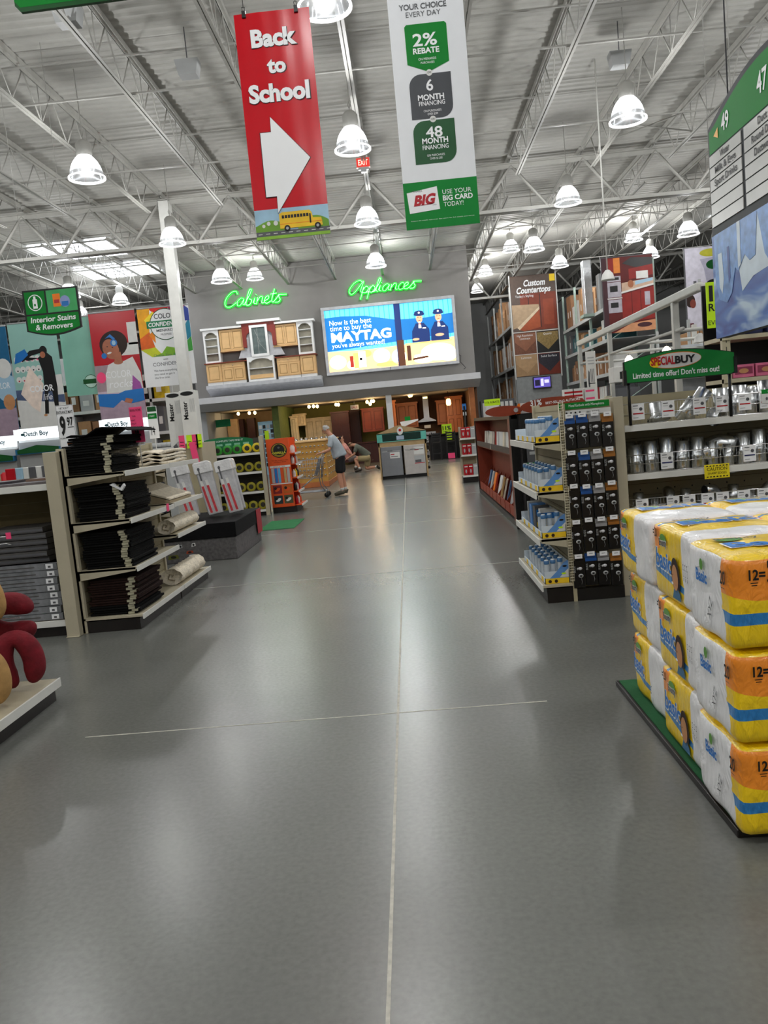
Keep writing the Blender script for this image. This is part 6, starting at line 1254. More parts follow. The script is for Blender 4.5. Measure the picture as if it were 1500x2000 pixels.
b.flat([(0, .75*k), (W*.45, .72*k), (W*.6, .78*k), (W, .8*k), (W, .5*k), (W*.7, .45*k), (W*.5, .55*k), (W*.3, .38*k), (0, .45*k)], o+.007, blue); b.flat([(W*.55, .5*k), (W*.7, .45*k), (W*.75, .55*k), (W*.6, .6*k)], o+.008, MATS['print_brown_skin'])
b.disc(W*.48, 1.98*k, .09*k, .09*k, o+.008, blue, 14); b.disc(W*.48, 1.98*k, .05*k, .06*k, o+.009, sky, 14); b.disc(W*.24, 1.68*k, .07*k, .07*k, o+.008, blue, 12); b.flat([(W*.3, 2.1*k), (W*.42, 2.2*k), (W*.52, 2.08*k), (W*.47, 2.06*k), (W*.4, 2.13*k)], o+.008, blue)
b.disc(W*.33, 1.9*k, .02*k, .012*k, o+.007, bk, 8); b.disc(W*.44, 1.87*k, .02*k, .012*k, o+.007, bk, 8); b.disc(W*.36, 1.74*k, .06*k, .025*k, o+.007, cwhite, 10, tilt=.2); b.build('printed_woman', t)
b = MB(); b.text('COLOR', W*.5, 1.12*k, .17*k, wht, off=.014, w=W*.55); b.text('rocks', W*.52, .87*k, .2*k, wht, off=.014, w=W*.5, shear=.2); b.build('lettering', t)
# colour confidence banner
t = banner('banner', 'white banner with rainbow facets and Color Confidence badge', -6.48*k, YB+.05, bz(3.08), 1.3*k, 1.95*k, wht); W, H = 1.3*k, 1.95*k
b = MB(); cs = [('d8201c', [(0.2, 1), (.62, 1), (.5, .82)]), ('f0a818', [(0, 1), (.25, 1), (.2, .7), (0, .62)]), ('e4661c', [(0, .62), (.2, .7), (.28, .5), (.0, .48)]), ('c8d02c', [(.0, .48), (.28, .5), (.4, .4), (.2, .38)]), ('7fb52a', [(.2, .38), (.4, .42), (.5, .5), (.75, .46), (.6, .38)]), ('3e9c3c', [(.6, .38), (.75, .46), (1, .6), (1, .42)]), ('2a8aa8', [(.78, .62), (1, .85), (1, .6), (.8, .5)]), ('3b50a8', [(.72, .8), (.9, 1), (1, .95), (1, .8)]), ('a0205a', [(.6, 1), (.95, 1), (.72, .8)]), ('f4d830', [(.12, .85), (.3, .95), (.5, .82), (.25, .72)]), ('e8851c', [(.18, .66), (.3, .72), (.3, .55)])]
for i, (c, P) in enumerate(cs): b.flat([(p[0]*W, p[1]*H) for p in P], .003+.0004*i, mat('facet_'+c, c, .5))
b.disc(.52*W, .78*H, .3*W, .3*W, .009, dgreen, 32); b.disc(.52*W, .78*H, .285*W, .285*W, .010, wht, 32); b.rect(.16*W, .82*W, .74*H, .83*H, .011, mat('teal_green')); b.build('printing', t)
b = MB(); b.text('COLOR', .52*W, .855*H, .12*k, gry, off=.014, w=.4*W, bold=.02); b.text('CONFIDENCE', .49*W, .76*H, .1*k, wht, off=.014, w=.6*W, bold=.03, shear=.15); b.text('MENARDS', .52*W, .69*H, .06*k, gry, off=.014, w=.36*W, bold=.02); b.text('PROMISE', .52*W, .64*H, .05*k, gry, off=.014)
b.text('Choose Your Color', .5*W, .38*H, .06*k, gry, off=.005); b.text('with', .45*W, .33*H, .05*k, gry, off=.005); b.text('CONFIDENCE', .5*W, .26*H, .09*k, gry, off=.005); 
for i in range(3): b.text(('We have everything', 'you need to get it', 'the first time.')[i], .2*W, (.19-.045*i)*H, .05*k, gry, off=.005, al='l')
b.build('lettering', t)
# green curtain banner & dancer banner, left cut banner
t = banner('banner', 'pale green gradient banner left of the red one', -8.52*k, YB+.12, bz(3.05), .86*k, 1.95*k, teal2); W, H = .86*k, 1.95*k
b = MB(); b.disc(W*.75, H*.17, .17*k, .17*k, .003, dgreen, 24); b.disc(W*.75, H*.17, .155*k, .155*k, .004, mat('mint_pale', 'b5d6c8', .5), 24); b.rect(W*.52, W*.98, H*.14, H*.2, .005, dgreen); b.build('badge', t)
t = banner('banner', 'pale teal banner of a dancer in black over a white chair', -9.78*k, YB, bz(2.12), 1.22*k, 2.85*k, tealb); W, H = 1.22*k, 2.85*k
b = MB(); o = .003; b.rect(0, W, .0, .95*k, o, cwhite); b.flat([(0, .95*k), (W, .8*k), (W, 1.15*k), (0, 1.2*k)], o+.0005, mat('navy_stripe', '4b5a7a', .5)); b.flat([(W*.55, .05*k), (W, .3*k), (W, .05*k)], o+.001, mat('tan_print')); b.rect(W*.85, W, 1.0*k, 1.5*k, o+.001, cwhite)
for i in range(5):
    for j in range(3): b.disc(W*(.1+.11*i), k*(1.45+.25*j), .07*k, .08*k, o+.0015, cwhite, 10); b.disc(W*(.1+.11*i), k*(1.42+.25*j), .02*k, .02*k, o+.002, (red, bk, pink)[j], 8)
b.flat([(W*.1, 1.1*k), (W*.35, 1.75*k), (W*.6, 1.3*k), (W*.45, .6*k), (W*.3, .75*k)], o+.003, mat('lace_print', 'ead9cc', .5)); b.build('printing', t)
b = MB(); b.flat([(W*.55, .55*k), (W*.6, 1.1*k), (W*.62, 1.6*k), (W*.55, 1.95*k), (W*.72, 2.1*k), (W*.85, 1.95*k), (W*.88, 1.2*k), (W*.85, .55*k), (W*.78, .55*k), (W*.76, 1.1*k), (W*.68, 1.1*k), (W*.63, .55*k)], o+.004, bk); b.disc(W*.68, 2.12*k, .1*k, .12*k, o+.005, bk, 14); b.disc(W*.66, 2.02*k, .07*k, .08*k, o+.006, MATS['print_brown_skin'], 14)
b.flat([(W*.68, 2.18*k), (W*.4, 2.15*k), (W*.2, 1.95*k), (W*.22, 1.88*k), (W*.42, 2.02*k), (W*.66, 2.08*k)], o+.0055, bk); b.flat([(W*.6, 1.95*k), (W*.35, 1.9*k), (W*.2, 1.98*k), (W*.2, 2.04*k), (W*.4, 1.98*k)], o+.0057, bk); b.flat([(W*.05, 1.85*k), (W*.1, 2.1*k), (W*.3, 2.2*k), (W*.36, 2.05*k), (W*.2, 1.9*k)], o+.006, blue); b.disc(W*.56, .52*k, .05*k, .03*k, o+.006, pskin, 8); b.disc(W*.84, .53*k, .05*k, .03*k, o+.006, pskin, 8); b.build('printed_dancer', t)
b = MB(); b.text('COLOR', W*.55, 1.12*k, .15*k, wht, off=.014, w=W*.5, bold=.02); b.text('life', W*.65, .9*k, .15*k, wht, off=.014, shear=.2); b.build('lettering', t)
t = banner('banner', 'blue and mauve banner cut by the left frame edge', -11.4*k, YB+.05, bz(2.1), 1.55*k, 2.85*k, mat('deep_teal_print', '1e5f86', .5)); W, H = 1.55*k, 2.85*k
b = MB(); b.rect(0, W, 0, .8*k, .003, mat('mauve_print')); b.disc(W*.9, 1.3*k, .3*k, .35*k, .004, sky, 20); b.disc(W*.88, 1.8*k, .2*k, .25*k, .005, cwhite, 16); b.disc(W*.9, .95*k, .15*k, .2*k, .005, pskin, 14); b.text('COLOR', W*.8, 1.3*k, .15*k, wht, off=.01, w=W*.3); b.build('printing', t)
# hanging department sign
t = thing('department_sign', 'green hanging sign reading Interior Stains and Removers', 'sign', (-6.5, 14.0, 3.66)); W = .98
P = [(0, .82), (0, .12)]+[(W*i/12, .12-.1*math.sin(PI*i/12)) for i in range(1, 12)]+[(W, .12), (W, .82)]
MB().prism(P, 'y', 0, .04, bk).build('frame_board', t); b = MB(); P2 = [(.03, .38), (.03, .135)]+[(.03+(W-.06)*i/12, .135-.09*math.sin(PI*i/12)) for i in range(1, 12)]+[(W-.03, .135), (W-.03, .38)]; b.flat(P2, .003, green); b.rect(.03, .39, .41, .79, .003, green); b.rect(.42, W-.03, .41, .79, .003, mat('green_glow_print', '3aa05a', .4))
b.disc(.21, .6, .13, .14, .005, wht, 24); b.disc(.21, .6, .115, .125, .006, green, 24); b.rect(.17, .25, .5, .66, .008, wht); b.rect(.19, .23, .66, .71, .008, wht); b.rect(.19, .22, .54, .58, .009, green); b.rect(.53, .66, .5, .72, .005, org); b.rect(.55, .64, .56, .62, .006, red); b.disc(.74, .58, .09, .1, .006, mat('lavender_print', '8a96c4', .5), 16); b.rect(.68, .8, .5, .58, .008, blue); b.build('printing', t)
b = MB(); b.text('Interior Stains', W/2, .26, .09, wht, off=.008, w=.8, bold=.02, shear=.15); b.text('& Removers', W/2, .13, .09, wht, off=.008, w=.66, bold=.02, shear=.15); b.build('lettering', t); MB().tube([(.1, .02, .82), (.1, .02, 4.86)], .004, joistm, 4).tube([(W-.1, .02, .82), (W-.1, .02, 4.86)], .004, joistm, 4).build('cable', t)
# tall racks behind the banners with brown and yellow goods
def backrack(x0, x1, y, levels, label):
    t = thing('stock_rack', label, 'rack', (x0, y, 0)); W = x1-x0
    for x in (0, W/2, W-.08): MB().box(x, x+.08, 0, .1, 0, levels[-1]+1.1, rackw).build('upright', t)
    for z in levels: MB().box(0, W, 0, .9, z-.1, z, cwhite).build('shelf', t)
    MB().box(0, W, .9, .95, 0, levels[-1]+.9, lgry).build('back_panel', t)
backrack(-16, -9.35, 26.5, (1.0, 2.0, 3.0, 4.0), 'rack of brown goods behind the dancer and green banners'); backrack(-9.3, -7.7, 26.5, (1.0, 2.1, 3.2), 'rack with yellow goods left of the white column')
for x0, x1, y, levels, ms, nm in ((-15.8, -9.45, 26.55, (1.0, 2.0, 3.0), [carton2, carton, lgry, mat('brown_bag', '7a5a3c', .8)], 'brown goods rack'), (-9.2, -7.75, 26.55, (1.0, 2.1, 3.2), [mat('yellow_drape', 'b89c14', .6, var=.3), blk, mat('yellow_drape'), gry], 'yellow goods rack')):
    for li, z in enumerate(levels):
        x = x0; i = 0
        while x < x1-.3:
            w_ = R_(.3, .55); h = R_(.5, .85); m = ms[(i*3+li) % len(ms)]
            b = MB(); b.box(0, w_-.05, 0, .6, 0, h, m); b.rect(w_*.2, w_*.6, h*.3, h*.6, .002, cwhite if m is not cwhite else gry)
            tag(b.build('boxed_goods', loc=(x, y, z+.001), bevel=.02), 'packaged goods on the %s, %s shelf up, %s from left' % (nm, ORD[li], ORD[i]), 'boxed goods', 'goods on the racks behind the banners'); x += w_; i += 1
# lit header boxes and paint counters below the banners
lh = mat('lit_header', 'f2f8ff', .4, emit=1.3, var=0)
for i, (px0, px1, py, Y) in enumerate(((-40, 25, 868, 17.5), (27, 115, 851, 17.5), (194, 267, 832, 17.5), (272, 292, 828, 17.5))):
    a = at(px0, py, Y); c = at(px1, py, Y); t = thing('lit_header_sign', 'glowing white header sign above the paint aisles, %s from left' % ORD[i], 'lit sign', (a.x, Y, a.z-.12)); w_ = c.x-a.x; MB().box(0, w_, 0, .2, 0, .24, lh).box(0, w_, .2, .4, -.05, .26, cwhite).build('light_box', t)
    b = MB()
    if w_ > .5: b.text('Dutch Boy', w_/2, .08, .1, mat('teal_ink', '1e4a50', .5), off=.004, w=w_*.55, bold=.03)
    b.disc(w_*.2, .12, .05, .03, .003, MATS.get('teal_ink', bk), 8); b.build('lettering', t)
    MB().box(.02, w_-.02, .1, .4, -(a.z-.12), -.05, lgry).build('support_panel', t)
    if w_ > .5: MB().prism([(.05, -.3), (w_-.02, -.3), (w_-.02, -.2), (w_*.5, -.13), (.05, -.22)], 'y', -.05, -.02, dgreen).box(0, w_, -.04, .1, -.32, -.2, MATS['deep_teal_print']).build('green_valance', t)
cnt = gondola('gondola_shelving', 'long white counter shelving below the glowing headers', (-12.5, 16.2, 0), 0, 7.2, .5, 1.3, (.8, 1.1), base=.12, ends=(1, 1), hole=False)
for i in range(26):
    x = -10.6+i*.2; m = [cwhite, lgry, cream, red, blue, cwhite, gry][i % 7]
    tag(MB().lathe([(.07, 0), (.07, .2), (.05, .21), (.03, .24)], m, n=12).build('paint_can', loc=(x, 16.45+.1*(i % 3), 1.102)), 'small can on the paint counter shelf, %s from left' % ORD[i], 'can', 'cans on the paint counter')
for i in range(16):
    p = at(283+i*4.6, 838, 15.6); tag(MB().lathe([(.03, 0), (.09, .02), (.1, .06), (.05, .1)], cwhite if i % 2 else lgry, n=12).build('white_ceramic', loc=(p.x-.1, 15.55+.1*(i % 2), 1.55+.0)), 'small white rounded ware in a row above the throws, %s from left' % ORD[i], 'ware', 'white ware row')
a = at(280, 850, 15.4); tag(MB().box(0, 1.25, 0, .45, 0, 1.55, lgry).box(0, 1.25, -.02, 0, 1.45, 1.55, cwhite).build('display_case', loc=(a.x, 15.4, 0)), 'pale display case holding a row of white ware', 'display case')
for i, (px, py, m, nm) in enumerate(((5, 890, red, 'red'), (20, 885, sky, 'pale blue'), (32, 893, cwhite, 'white'), (10, 897, lime, 'lime'), (45, 900, gry, 'grey'), (62, 893, cwhite, 'second white'), (78, 897, gry, 'second grey'))):
    p = at(px, py, 10); tag(MB().box(0, .14, 0, .14, 0, .16, m).build('small_package', loc=(p.x, 10.0, 1.302), bevel=.01, rz=R_(-.3, .3)), '%s small package on the shelf far left behind the mats' % nm, 'package')
gondola('gondola_shelving', 'beige shelving with small packages behind the carpet mats', (-7.5, 9.95, 0), 0, 2.6, .4, 1.3, (.7, 1.3), base=.12, hole=False)
t = thing('header_sign', 'green arched shelf header sign at far left behind the mats', 'sign', (at(60, 878, 12).x, 12, 1.3)); MB().prism([(-.35, 0), (.45, 0), (.45, .06), (.2, .13), (-.1, .12), (-.35, .04)], 'y', 0, .02, dgreen).build('board', t); MB().text('Cabinet Paint', .05, .03, .04, lgry, w=.4).build('lettering', t); MB().box(-.3, .4, .02, .3, -1.3, 0, lgry).build('case', t)
# ================================================================ BIG HANGING BANNERS
t = thing('banner', 'red Back to School banner with white arrow and school bus', 'banner', (-1.31, 8.0, 3.475)); W, H = .725, 2.1
b = MB(); N = 18; vs = []; rm = mat('vinyl_red', 'c00d1c', .22, var=.03)
for i in range(N+1):
    for j in range(15):
        x = W*i/N; z = .285+(H-.285)*j/14; vs.append((x, .0012*math.sin(x*34+z*1.2)*(.4+.6*j/14)+.003*math.sin(x*9+z), z))
b.add(vs, [(i*15+j, (i+1)*15+j, (i+1)*15+j+1, i*15+j+1) for i in range(N) for j in range(14)], rm, True); b.box(0, W, .0, .004, 0, .285, mat('sky_vinyl', '9cc0d6', .3)); b.build('vinyl_sheet', t)
b = MB(); o = .0055
for s, z, h, wd in (('Back', 1.79, .15, .44), ('to', 1.545, .13, .18), ('School', 1.285, .155, .59)):
    b.text(s, W/2+.004, z-.004, h, bk, off=o, bold=.055, w=wd+.012); b.text(s, W/2, z+.0, h, wht, off=o+.002, bold=.045, w=wd)
b.build('lettering', t)
b = MB(); P = [(.25, 1.14), (.245, 1.0), (.14, 1.0), (.135, .4), (.24, .4), (.235, .24), (.6, .73)]; b.flat([((x-.36)*1.03+.36, (z-.7)*1.02+.7) for x, z in P], o, bk); b.flat(P, o+.002, wht); b.build('white_arrow', t)
b = MB(); gp = mat('grass_print', '6a9a2c', .5); b.flat([(0, .0), (0, .13)]+[(.01+.29*i/8, .13+.05*math.sin(PI*i/8)) for i in range(1, 8)]+[(.3, .1), (.3, 0)], .002, gp); b.flat([(.4, .0), (.42, .1)]+[(.42+.3*i/8, .1+.09*math.sin(PI*(i+.6)/10)) for i in range(1, 9)]+[(W, .0)], .003, gp); b.rect(0, W, 0, .07, .004, mat('grass_light', '86b43a', .5)); b.rect(0, W, .03, .075, .005, gry)
for i in range(10): b.rect(.02+i*.075, .06+i*.075, .05, .056, .006, cwhite)
b.flat([(.24, .09), (.24, .23), (.27, .245), (.54, .245), (.56, .22), (.57, .17), (.65, .165), (.66, .09)], .007, mat('bus_yellow', 'e8bc1e', .4))
for i in range(9): b.rect(.265+i*.03, .288+i*.03, .185, .215, .008, bk)
b.rect(.535, .55, .12, .21, .008, bk); b.rect(.24, .66, .13, .135, .008, org)
for x in (.31, .61): b.disc(x, .09, .03, .03, .009, bk, 16); b.disc(x, .09, .014, .014, .010, lgry, 12)
for x in (.08, .13, .2): b.disc(x, .13+.02*(x > .1), .012+x*.05, .012+x*.06, .004, cwhite, 12)
b.rect(0, W, 0, .03, .009, MATS['grass_light']); b.build('school_bus_picture', t)
for x in (.1, .6):
    b = MB(); b.box(x-.018, x+.018, -.02, .02, 2.06, 2.12, blk); b.tube([(x-.01, 0, 2.12), (x-.015, 0, 2.16), (x+.015, 0, 2.16), (x+.01, 0, 2.12)], .003, blk, 5); b.build('binder_clip', t)
MB().tube([(.1, 0, 2.15), (.1, 0, 5.04)], .003, blk, 4).tube([(.6, 0, 2.15), (.6, 0, 5.04)], .003, blk, 4).build('cable', t)
t = thing('banner', 'white rebate and financing banner with green foot', 'banner', (.16, 8.0, 3.43)); W, H = .715, 2.3
MB().box(0, W, 0, .006, .44, H, mat('vinyl_white', 'e4e6e9', .3, var=.02)).box(0, W, 0, .006, 0, .44, mat('vinyl_green', '067c2e', .5, var=.02, spec=.2)).build('vinyl_sheet', t)
b = MB(); dk2 = mat('forest_green', '0c4c22', .4); c2 = mat('charcoal_print', '3f4246', .4)
b.flat([(.14, 1.86), (.142, 1.52), (.34, 1.44), (.54, 1.52), (.54, 1.86), (.52, 1.88), (.16, 1.88)], .003, green)
def leaf(z0, z1, m):
    r = .11; P = [(.142, z0)]+[(.545-r+r*math.sin(a*PI/12), z0+r-r*math.cos(a*PI/12)) for a in range(7)]+[(.545, z1)]+[(.142+r-r*math.sin(a*PI/12), z1-r+r*math.cos(a*PI/12)) for a in range(7)]
    b.flat(P, .003, m)
leaf(1.015, 1.424, c2); leaf(.6, .998, dk2)
for z in (1.432, 1.006): b.disc(.342, z, .03, .03, .005, cwhite, 16); b.text('OR', .342, z-.008, .018, gry, off=.007)
b.build('printed_badge', t)
b = MB(); b.text('YOUR CHOICE', .33, 2.012, .05, gry, w=.45, bold=.02); b.text('EVERY DAY', .33, 1.945, .048, gry, w=.33)
b.text('2%', .325, 1.68, .11, wht, off=.006, w=.23, bold=.02); b.text('REBATE', .33, 1.61, .05, wht, off=.006, w=.25, bold=.03); b.text('ON MENARDS', .335, 1.548, .022, wht, off=.006, w=.17); b.text('PURCHASES', .335, 1.515, .02, wht, off=.006, w=.13)
b.text('6', .336, 1.27, .1, wht, off=.006, bold=.02); b.text('MONTH', .34, 1.185, .05, wht, off=.006, w=.25, bold=.03); b.text('FINANCING', .345, 1.135, .04, wht, off=.006, w=.25, bold=.01); b.text('ON PURCHASES', .345, 1.075, .02, wht, off=.006, w=.17); b.text('OVER $299', .345, 1.045, .02, wht, off=.006, w=.1)
b.text('48', .343, .842, .095, wht, off=.006, bold=.02, w=.16); b.text('MONTH', .346, .785, .05, wht, off=.006, w=.25, bold=.03); b.text('FINANCING', .346, .73, .04, wht, off=.006, w=.25, bold=.01); b.text('ON PURCHASES', .343, .665, .02, wht, off=.006, w=.17); b.text('OVER $1,500', .343, .635, .02, wht, off=.006, w=.12)
b.text('USE YOUR', .515, .305, .042, wht, off=.003, w=.28); b.text('BIG CARD', .52, .245, .046, wht, off=.003, w=.29, bold=.03); b.text('TODAY!', .475, .188, .042, wht, off=.003, w=.19); b.text('Subject to credit approval. See store for full details and terms.', .36, .075, .008, wht, off=.003, w=.62); b.build('lettering', t)
b = MB(); b.flat([(.045, .15), (.34, .17), (.325, .385), (.03, .345)], .003, wht); b.text('BIG', .19, .225, .09, red, off=.005, w=.2, bold=.05, shear=.3, rot=.05); b.text('MENARDS', .13, .345, .018, gry, off=.005, w=.1); b.flat([(.1, .215), (.3, .235), (.25, .222)], .005, red); b.text('CARD', .29, .21, .01, gry, off=.005); b.build('card_picture', t)
MB().tube([(0, .003, H), (W, .003, H)], .008, lgry, 6).build('top_rod', t); MB().tube([(.04, 0, H), (.04, 0, 5.08)], .003, gry, 4).tube([(W-.04, 0, H), (W-.04, 0, 5.08)], .003, gry, 4).build('cable', t)
t = thing('department_sign', 'green and orange hanging sign cut by the top left frame edge', 'sign', (-3.4, 8.0, 5.82)); MB().prism([(0, .06), (.05, 0), (1.2, .02), (1.45, .1), (1.45, 1), (0, 1)], 'y', 0, .04, dgreen).build('board', t); b = MB(); b.flat([(.0, .1), (.05, .04), (1.2, .06), (1.43, .12), (1.43, .95), (0, .95)], .002, green); b.flat([(.05, .12), (.75, .14), (.6, .5), (.05, .45)], .004, ora); b.disc(.4, .3, .3, .15, .005, yel, 16); b.build('printing', t); MB().tube([(.1, .02, 1), (.1, .02, 2.7)], .004, gry, 4).tube([(1.3, .02, 1), (1.3, .02, 2.7)], .004, gry, 4).build('cable', t)
# exit sign
p = at(708, 318, 19); t = thing('exit_sign', 'red lit EXIT sign hanging under the central joist', 'sign', (p.x-.15, 19.0, p.z-.1)); MB().box(0, .32, 0, .06, 0, .22, mat('exit_housing', 'd8b8b0', .5)).build('housing', t); b = MB(); b.rect(.01, .31, .01, .21, .002, mat('exit_face', 'c8342c', .4, emit=.8, var=0)); b.text('EXIT', .16, .05, .12, mat('exit_letters', 'ffb8a8', .4, emit=1.6, var=0), off=.006, w=.22, bold=.02); b.build('lit_face', t); MB().box(.04, .28, .0, .06, -.05, 0, lgry).box(.1, .22, 0, .1, -.1, -.05, lgry).build('emergency_battery', t); MB().tube([(.16, .03, .22), (.16, .03, 8.5-p.z+.1)], .02, joistm, 6).build('stem', t)
for i, (px, py, Y) in enumerate(((1215, 205, 15.5), (390, 335, 14), (145, 130, 12))):
    p = at(px, py, Y); t = thing('ceiling_speaker', 'small grey box hung among the joists %s' % ('beside the nearest right row lamp', 'left of the red banner', 'at upper left of the roof')[i], 'speaker', (p.x, Y, max(p.z, 7.7))); MB().prism([(-.15, 0), (.15, 0), (.2, .25), (-.2, .25)], 'y', -.12, .12, lgry).build('box', t); MB().tube([(0, 0, .25), (0, 0, 8.5-max(p.z, 7.7))], .01, gry, 5).build('rod', t)
# ================================================================ PEOPLE
def skinmesh(name, verts, edges, radii, m, parent, root=0, sub=2, smooth=True):
    me = bpy.data.meshes.new(name); me.from_pydata(verts, edges, []); me.materials.append(m)
    o = bpy.data.objects.new(name, me); C.objects.link(o); o.parent = parent
    md = o.modifiers.new('skin', 'SKIN'); md.use_smooth_shade = True; md.branch_smoothing = .2
    sv = me.skin_vertices[0] if me.skin_vertices else None
    if sv is None:
        bm = bmesh.new(); bm.from_mesh(me); bm.verts.layers.skin.verify(); bm.to_mesh(me); bm.free(); sv = me.skin_vertices[0]
    for i, r in enumerate(radii): sv.data[i].radius = r if isinstance(r, tuple) else (r, r); sv.data[i].use_root = (i == root)
    s = o.modifiers.new('sub', 'SUBSURF'); s.levels = sub; s.render_levels = sub
    return o
class SK:
    def __init__(s): s.v = []; s.e = []; s.r = []
    def p(s, co, r, par=None):
        s.v.append(tuple(co)); s.r.append(r); i = len(s.v)-1
        if par is not None: s.e.append((par, i))
        return i
    def chain(s, pts, rs, par):
        for c, r in zip(pts, rs): par = s.p(c, r, par)
        return par
def lerp(a, b, t): return tuple(a[i]+(b[i]-a[i])*t for i in range(3))
def hand(s, wr, par, d, up, side, curl=.5):
    "palm and five fingers from the wrist; d = pointing direction, up = back of the hand, side = thumb side"
    d = Vector(d).normalized(); up = Vector(up).normalized(); sd = Vector(side).normalized()
    palm = Vector(wr)+d*.05; pi = s.p(palm, (.028, .028), par); k2 = s.p(palm+d*.03, (.026, .02), pi)
    for j, (o, L) in enumerate(((.030, .072), (.010, .08), (-.010, .074), (-.028, .058))):
        b = palm+d*.035+sd*o; q = b; pr = k2; dd = d.copy()
        for seg in range(3):
            dd = (dd-up*curl*.75).normalized(); q = q+dd*L*(.42, .33, .25)[seg]; pr = s.p(q, (.0095, .009, .0075)[seg], pr)
    b = palm-d*.02+sd*.03; pr = s.p(b, .012, pi); b2 = b+(sd*.5+d*.6-up*.5).normalized()*.035; pr = s.p(b2, .0105, pr); s.p(b2+(d*.8-up*.6).normalized()*.028, .008, pr)
def head_mesh(parent, c, f, up, sk, s=1.0, hair=None, hairname='hair'):
    pass
def person(label, base, J, cl, sk, hairm_, handdir, group=None, hairlen=.0):
    """J: joint name -> (x, y, z) in world; base: floor point.  Body is one skin surface, clothes are children."""
    t = thing('person', label, 'person', base, group=group); B = Vector(base); L = {k: tuple(Vector(v)-B) for k, v in J.items()}
    s = SK(); pel = s.p(L['pelvis'], .13); ab = s.p(lerp(L['pelvis'], L['chest'], .5), .125, pel); ch = s.p(L['chest'], .135, ab); nb = s.p(L['neckb'], .07, ch)
    f = Vector(L['face']).normalized() if 0 else Vector(J['nose'])-Vector(J['head']); f.normalize()
    hd = Vector(L['head']); upv = (hd-Vector(L['neckb'])).normalized()
    nk = s.p(lerp(L['neckb'], L['head'], .45), .052, nb); h1 = s.p(hd-upv*.035+f*.01, (.068, .074), nk); h2 = s.p(hd+upv*.03, (.078, .09), h1); h3 = s.p(hd+upv*.085, (.058, .068), h2)
    for sd in ('l', 'r'):
        a = s.p(L['sh'+sd], .058, ch); a = s.chain([lerp(L['sh'+sd], L['el'+sd], .5), L['el'+sd], lerp(L['el'+sd], L['wr'+sd], .35), L['wr'+sd]], [.046, .038, .038, .025], a)
        dr, up_, th = handdir[sd]; hand(s, L['wr'+sd], a, dr, up_, th, curl=cl.get('curl', .6))
        a = s.p(L['hip'+sd], .09, pel); a = s.chain([lerp(L['hip'+sd], L['kn'+sd], .5), L['kn'+sd], lerp(L['kn'+sd], L['an'+sd], .33), L['an'+sd]], [.08, .062, .064, .04], a)
        s.chain([L['heel'+sd] if 0 else lerp(L['an'+sd], L['toe'+sd], .45), L['toe'+sd]], [.034, .028], a)
    skinmesh('body', s.v, s.e, s.r, sk, t)
    side = f.cross(upv).normalized()
    b = MB(); n0 = hd+f*.088-upv*.005
    b.tube([tuple(hd+f*.075+upv*.03), tuple(n0+f*.022-upv*.005), tuple(n0+f*.002-upv*.02)], [.008, .015, .01], sk, 8)
    for q in (-1, 1): b.ell(tuple(hd+side*q*.08-f*.005-upv*.0), (.018, .018, .03), sk, 10, 6)
    b.build('nose_and_ears', t)
    b = MB()
    for q in (-1, 1): b.ell(tuple(hd+side*q*.03+f*.082+upv*.025), (.011, .011, .007), blk, 8, 5); b.ell(tuple(hd+side*q*.03+f*.086+upv*.042), (.016, .012, .004), hairm_, 8, 5)
    b.ell(tuple(hd+f*.083-upv*.048), (.022, .022, .006), mat('lips', '8a4a42'), 8, 5); b.build('face_features', t)
    # hair cap
    b = MB(); vs = []; fs = []; nu = 18; nv = 8
    for i in range(nv+1):
        th = (PI*.60)*i/nv
        for j in range(nu):
            a = 2*PI*j/nu; d = upv*math.cos(th)+(f*math.cos(a)+side*math.sin(a))*math.sin(th)
            k = 1.0; fr = d.dot(f); lim = 1 if fr < .35 else max(0, 1-(fr-.35)*1.9)
            r = (.098+.006*math.sin(a*5+i)) if lim > .6 else .07; c = hd+upv*.028-f*.008
            vs.append(tuple(c+Vector((d.x*r, d.y*r, d.z*r))*(1.0)))
    for i in range(nv):
        for j in range(nu): fs.append((i*nu+j, (i+1)*nu+j, (i+1)*nu+(j+1) % nu, i*nu+(j+1) % nu))
    b.add(vs, fs, hairm_, True).build('hair', t, sub=1)
    # shirt
    s = SK(); w0 = cl.get('fat', 1.0); hem = lerp(L['pelvis'], L['chest'], cl.get('hem', -.12)); p0 = s.p(L['chest'], .165*w0); dn = s.p(lerp(L['pelvis'], L['chest'], .5), .165*w0, p0); dn2 = s.p(lerp(L['pelvis'], L['chest'], .15), .17*w0, dn); s.p(hem, .175*w0, dn2); s.p(L['neckb'], .085, p0)
    for sd in ('l', 'r'): a = s.p(L['sh'+sd], .082, p0); s.chain([lerp(L['sh'+sd], L['el'+sd], .45), lerp(L['sh'+sd], L['el'+sd], cl.get('sleeve', .8))], [.072, .074], a)
    skinmesh('t_shirt', s.v, s.e, s.r, cl['shirt'], t)
    s = SK(); p0 = s.p(L['pelvis'], .155*w0)
    s.p(lerp(L['pelvis'], L['chest'], .25), .14*w0, p0)
    for sd in ('l', 'r'): a = s.p(L['hip'+sd], .115, p0); s.chain([lerp(L['hip'+sd], L['kn'+sd], .5), lerp(L['hip'+sd], L['kn'+sd], cl.get('short', .95))], [.118, .11], a)
    skinmesh('shorts', s.v, s.e, s.r, cl['shorts'], t)
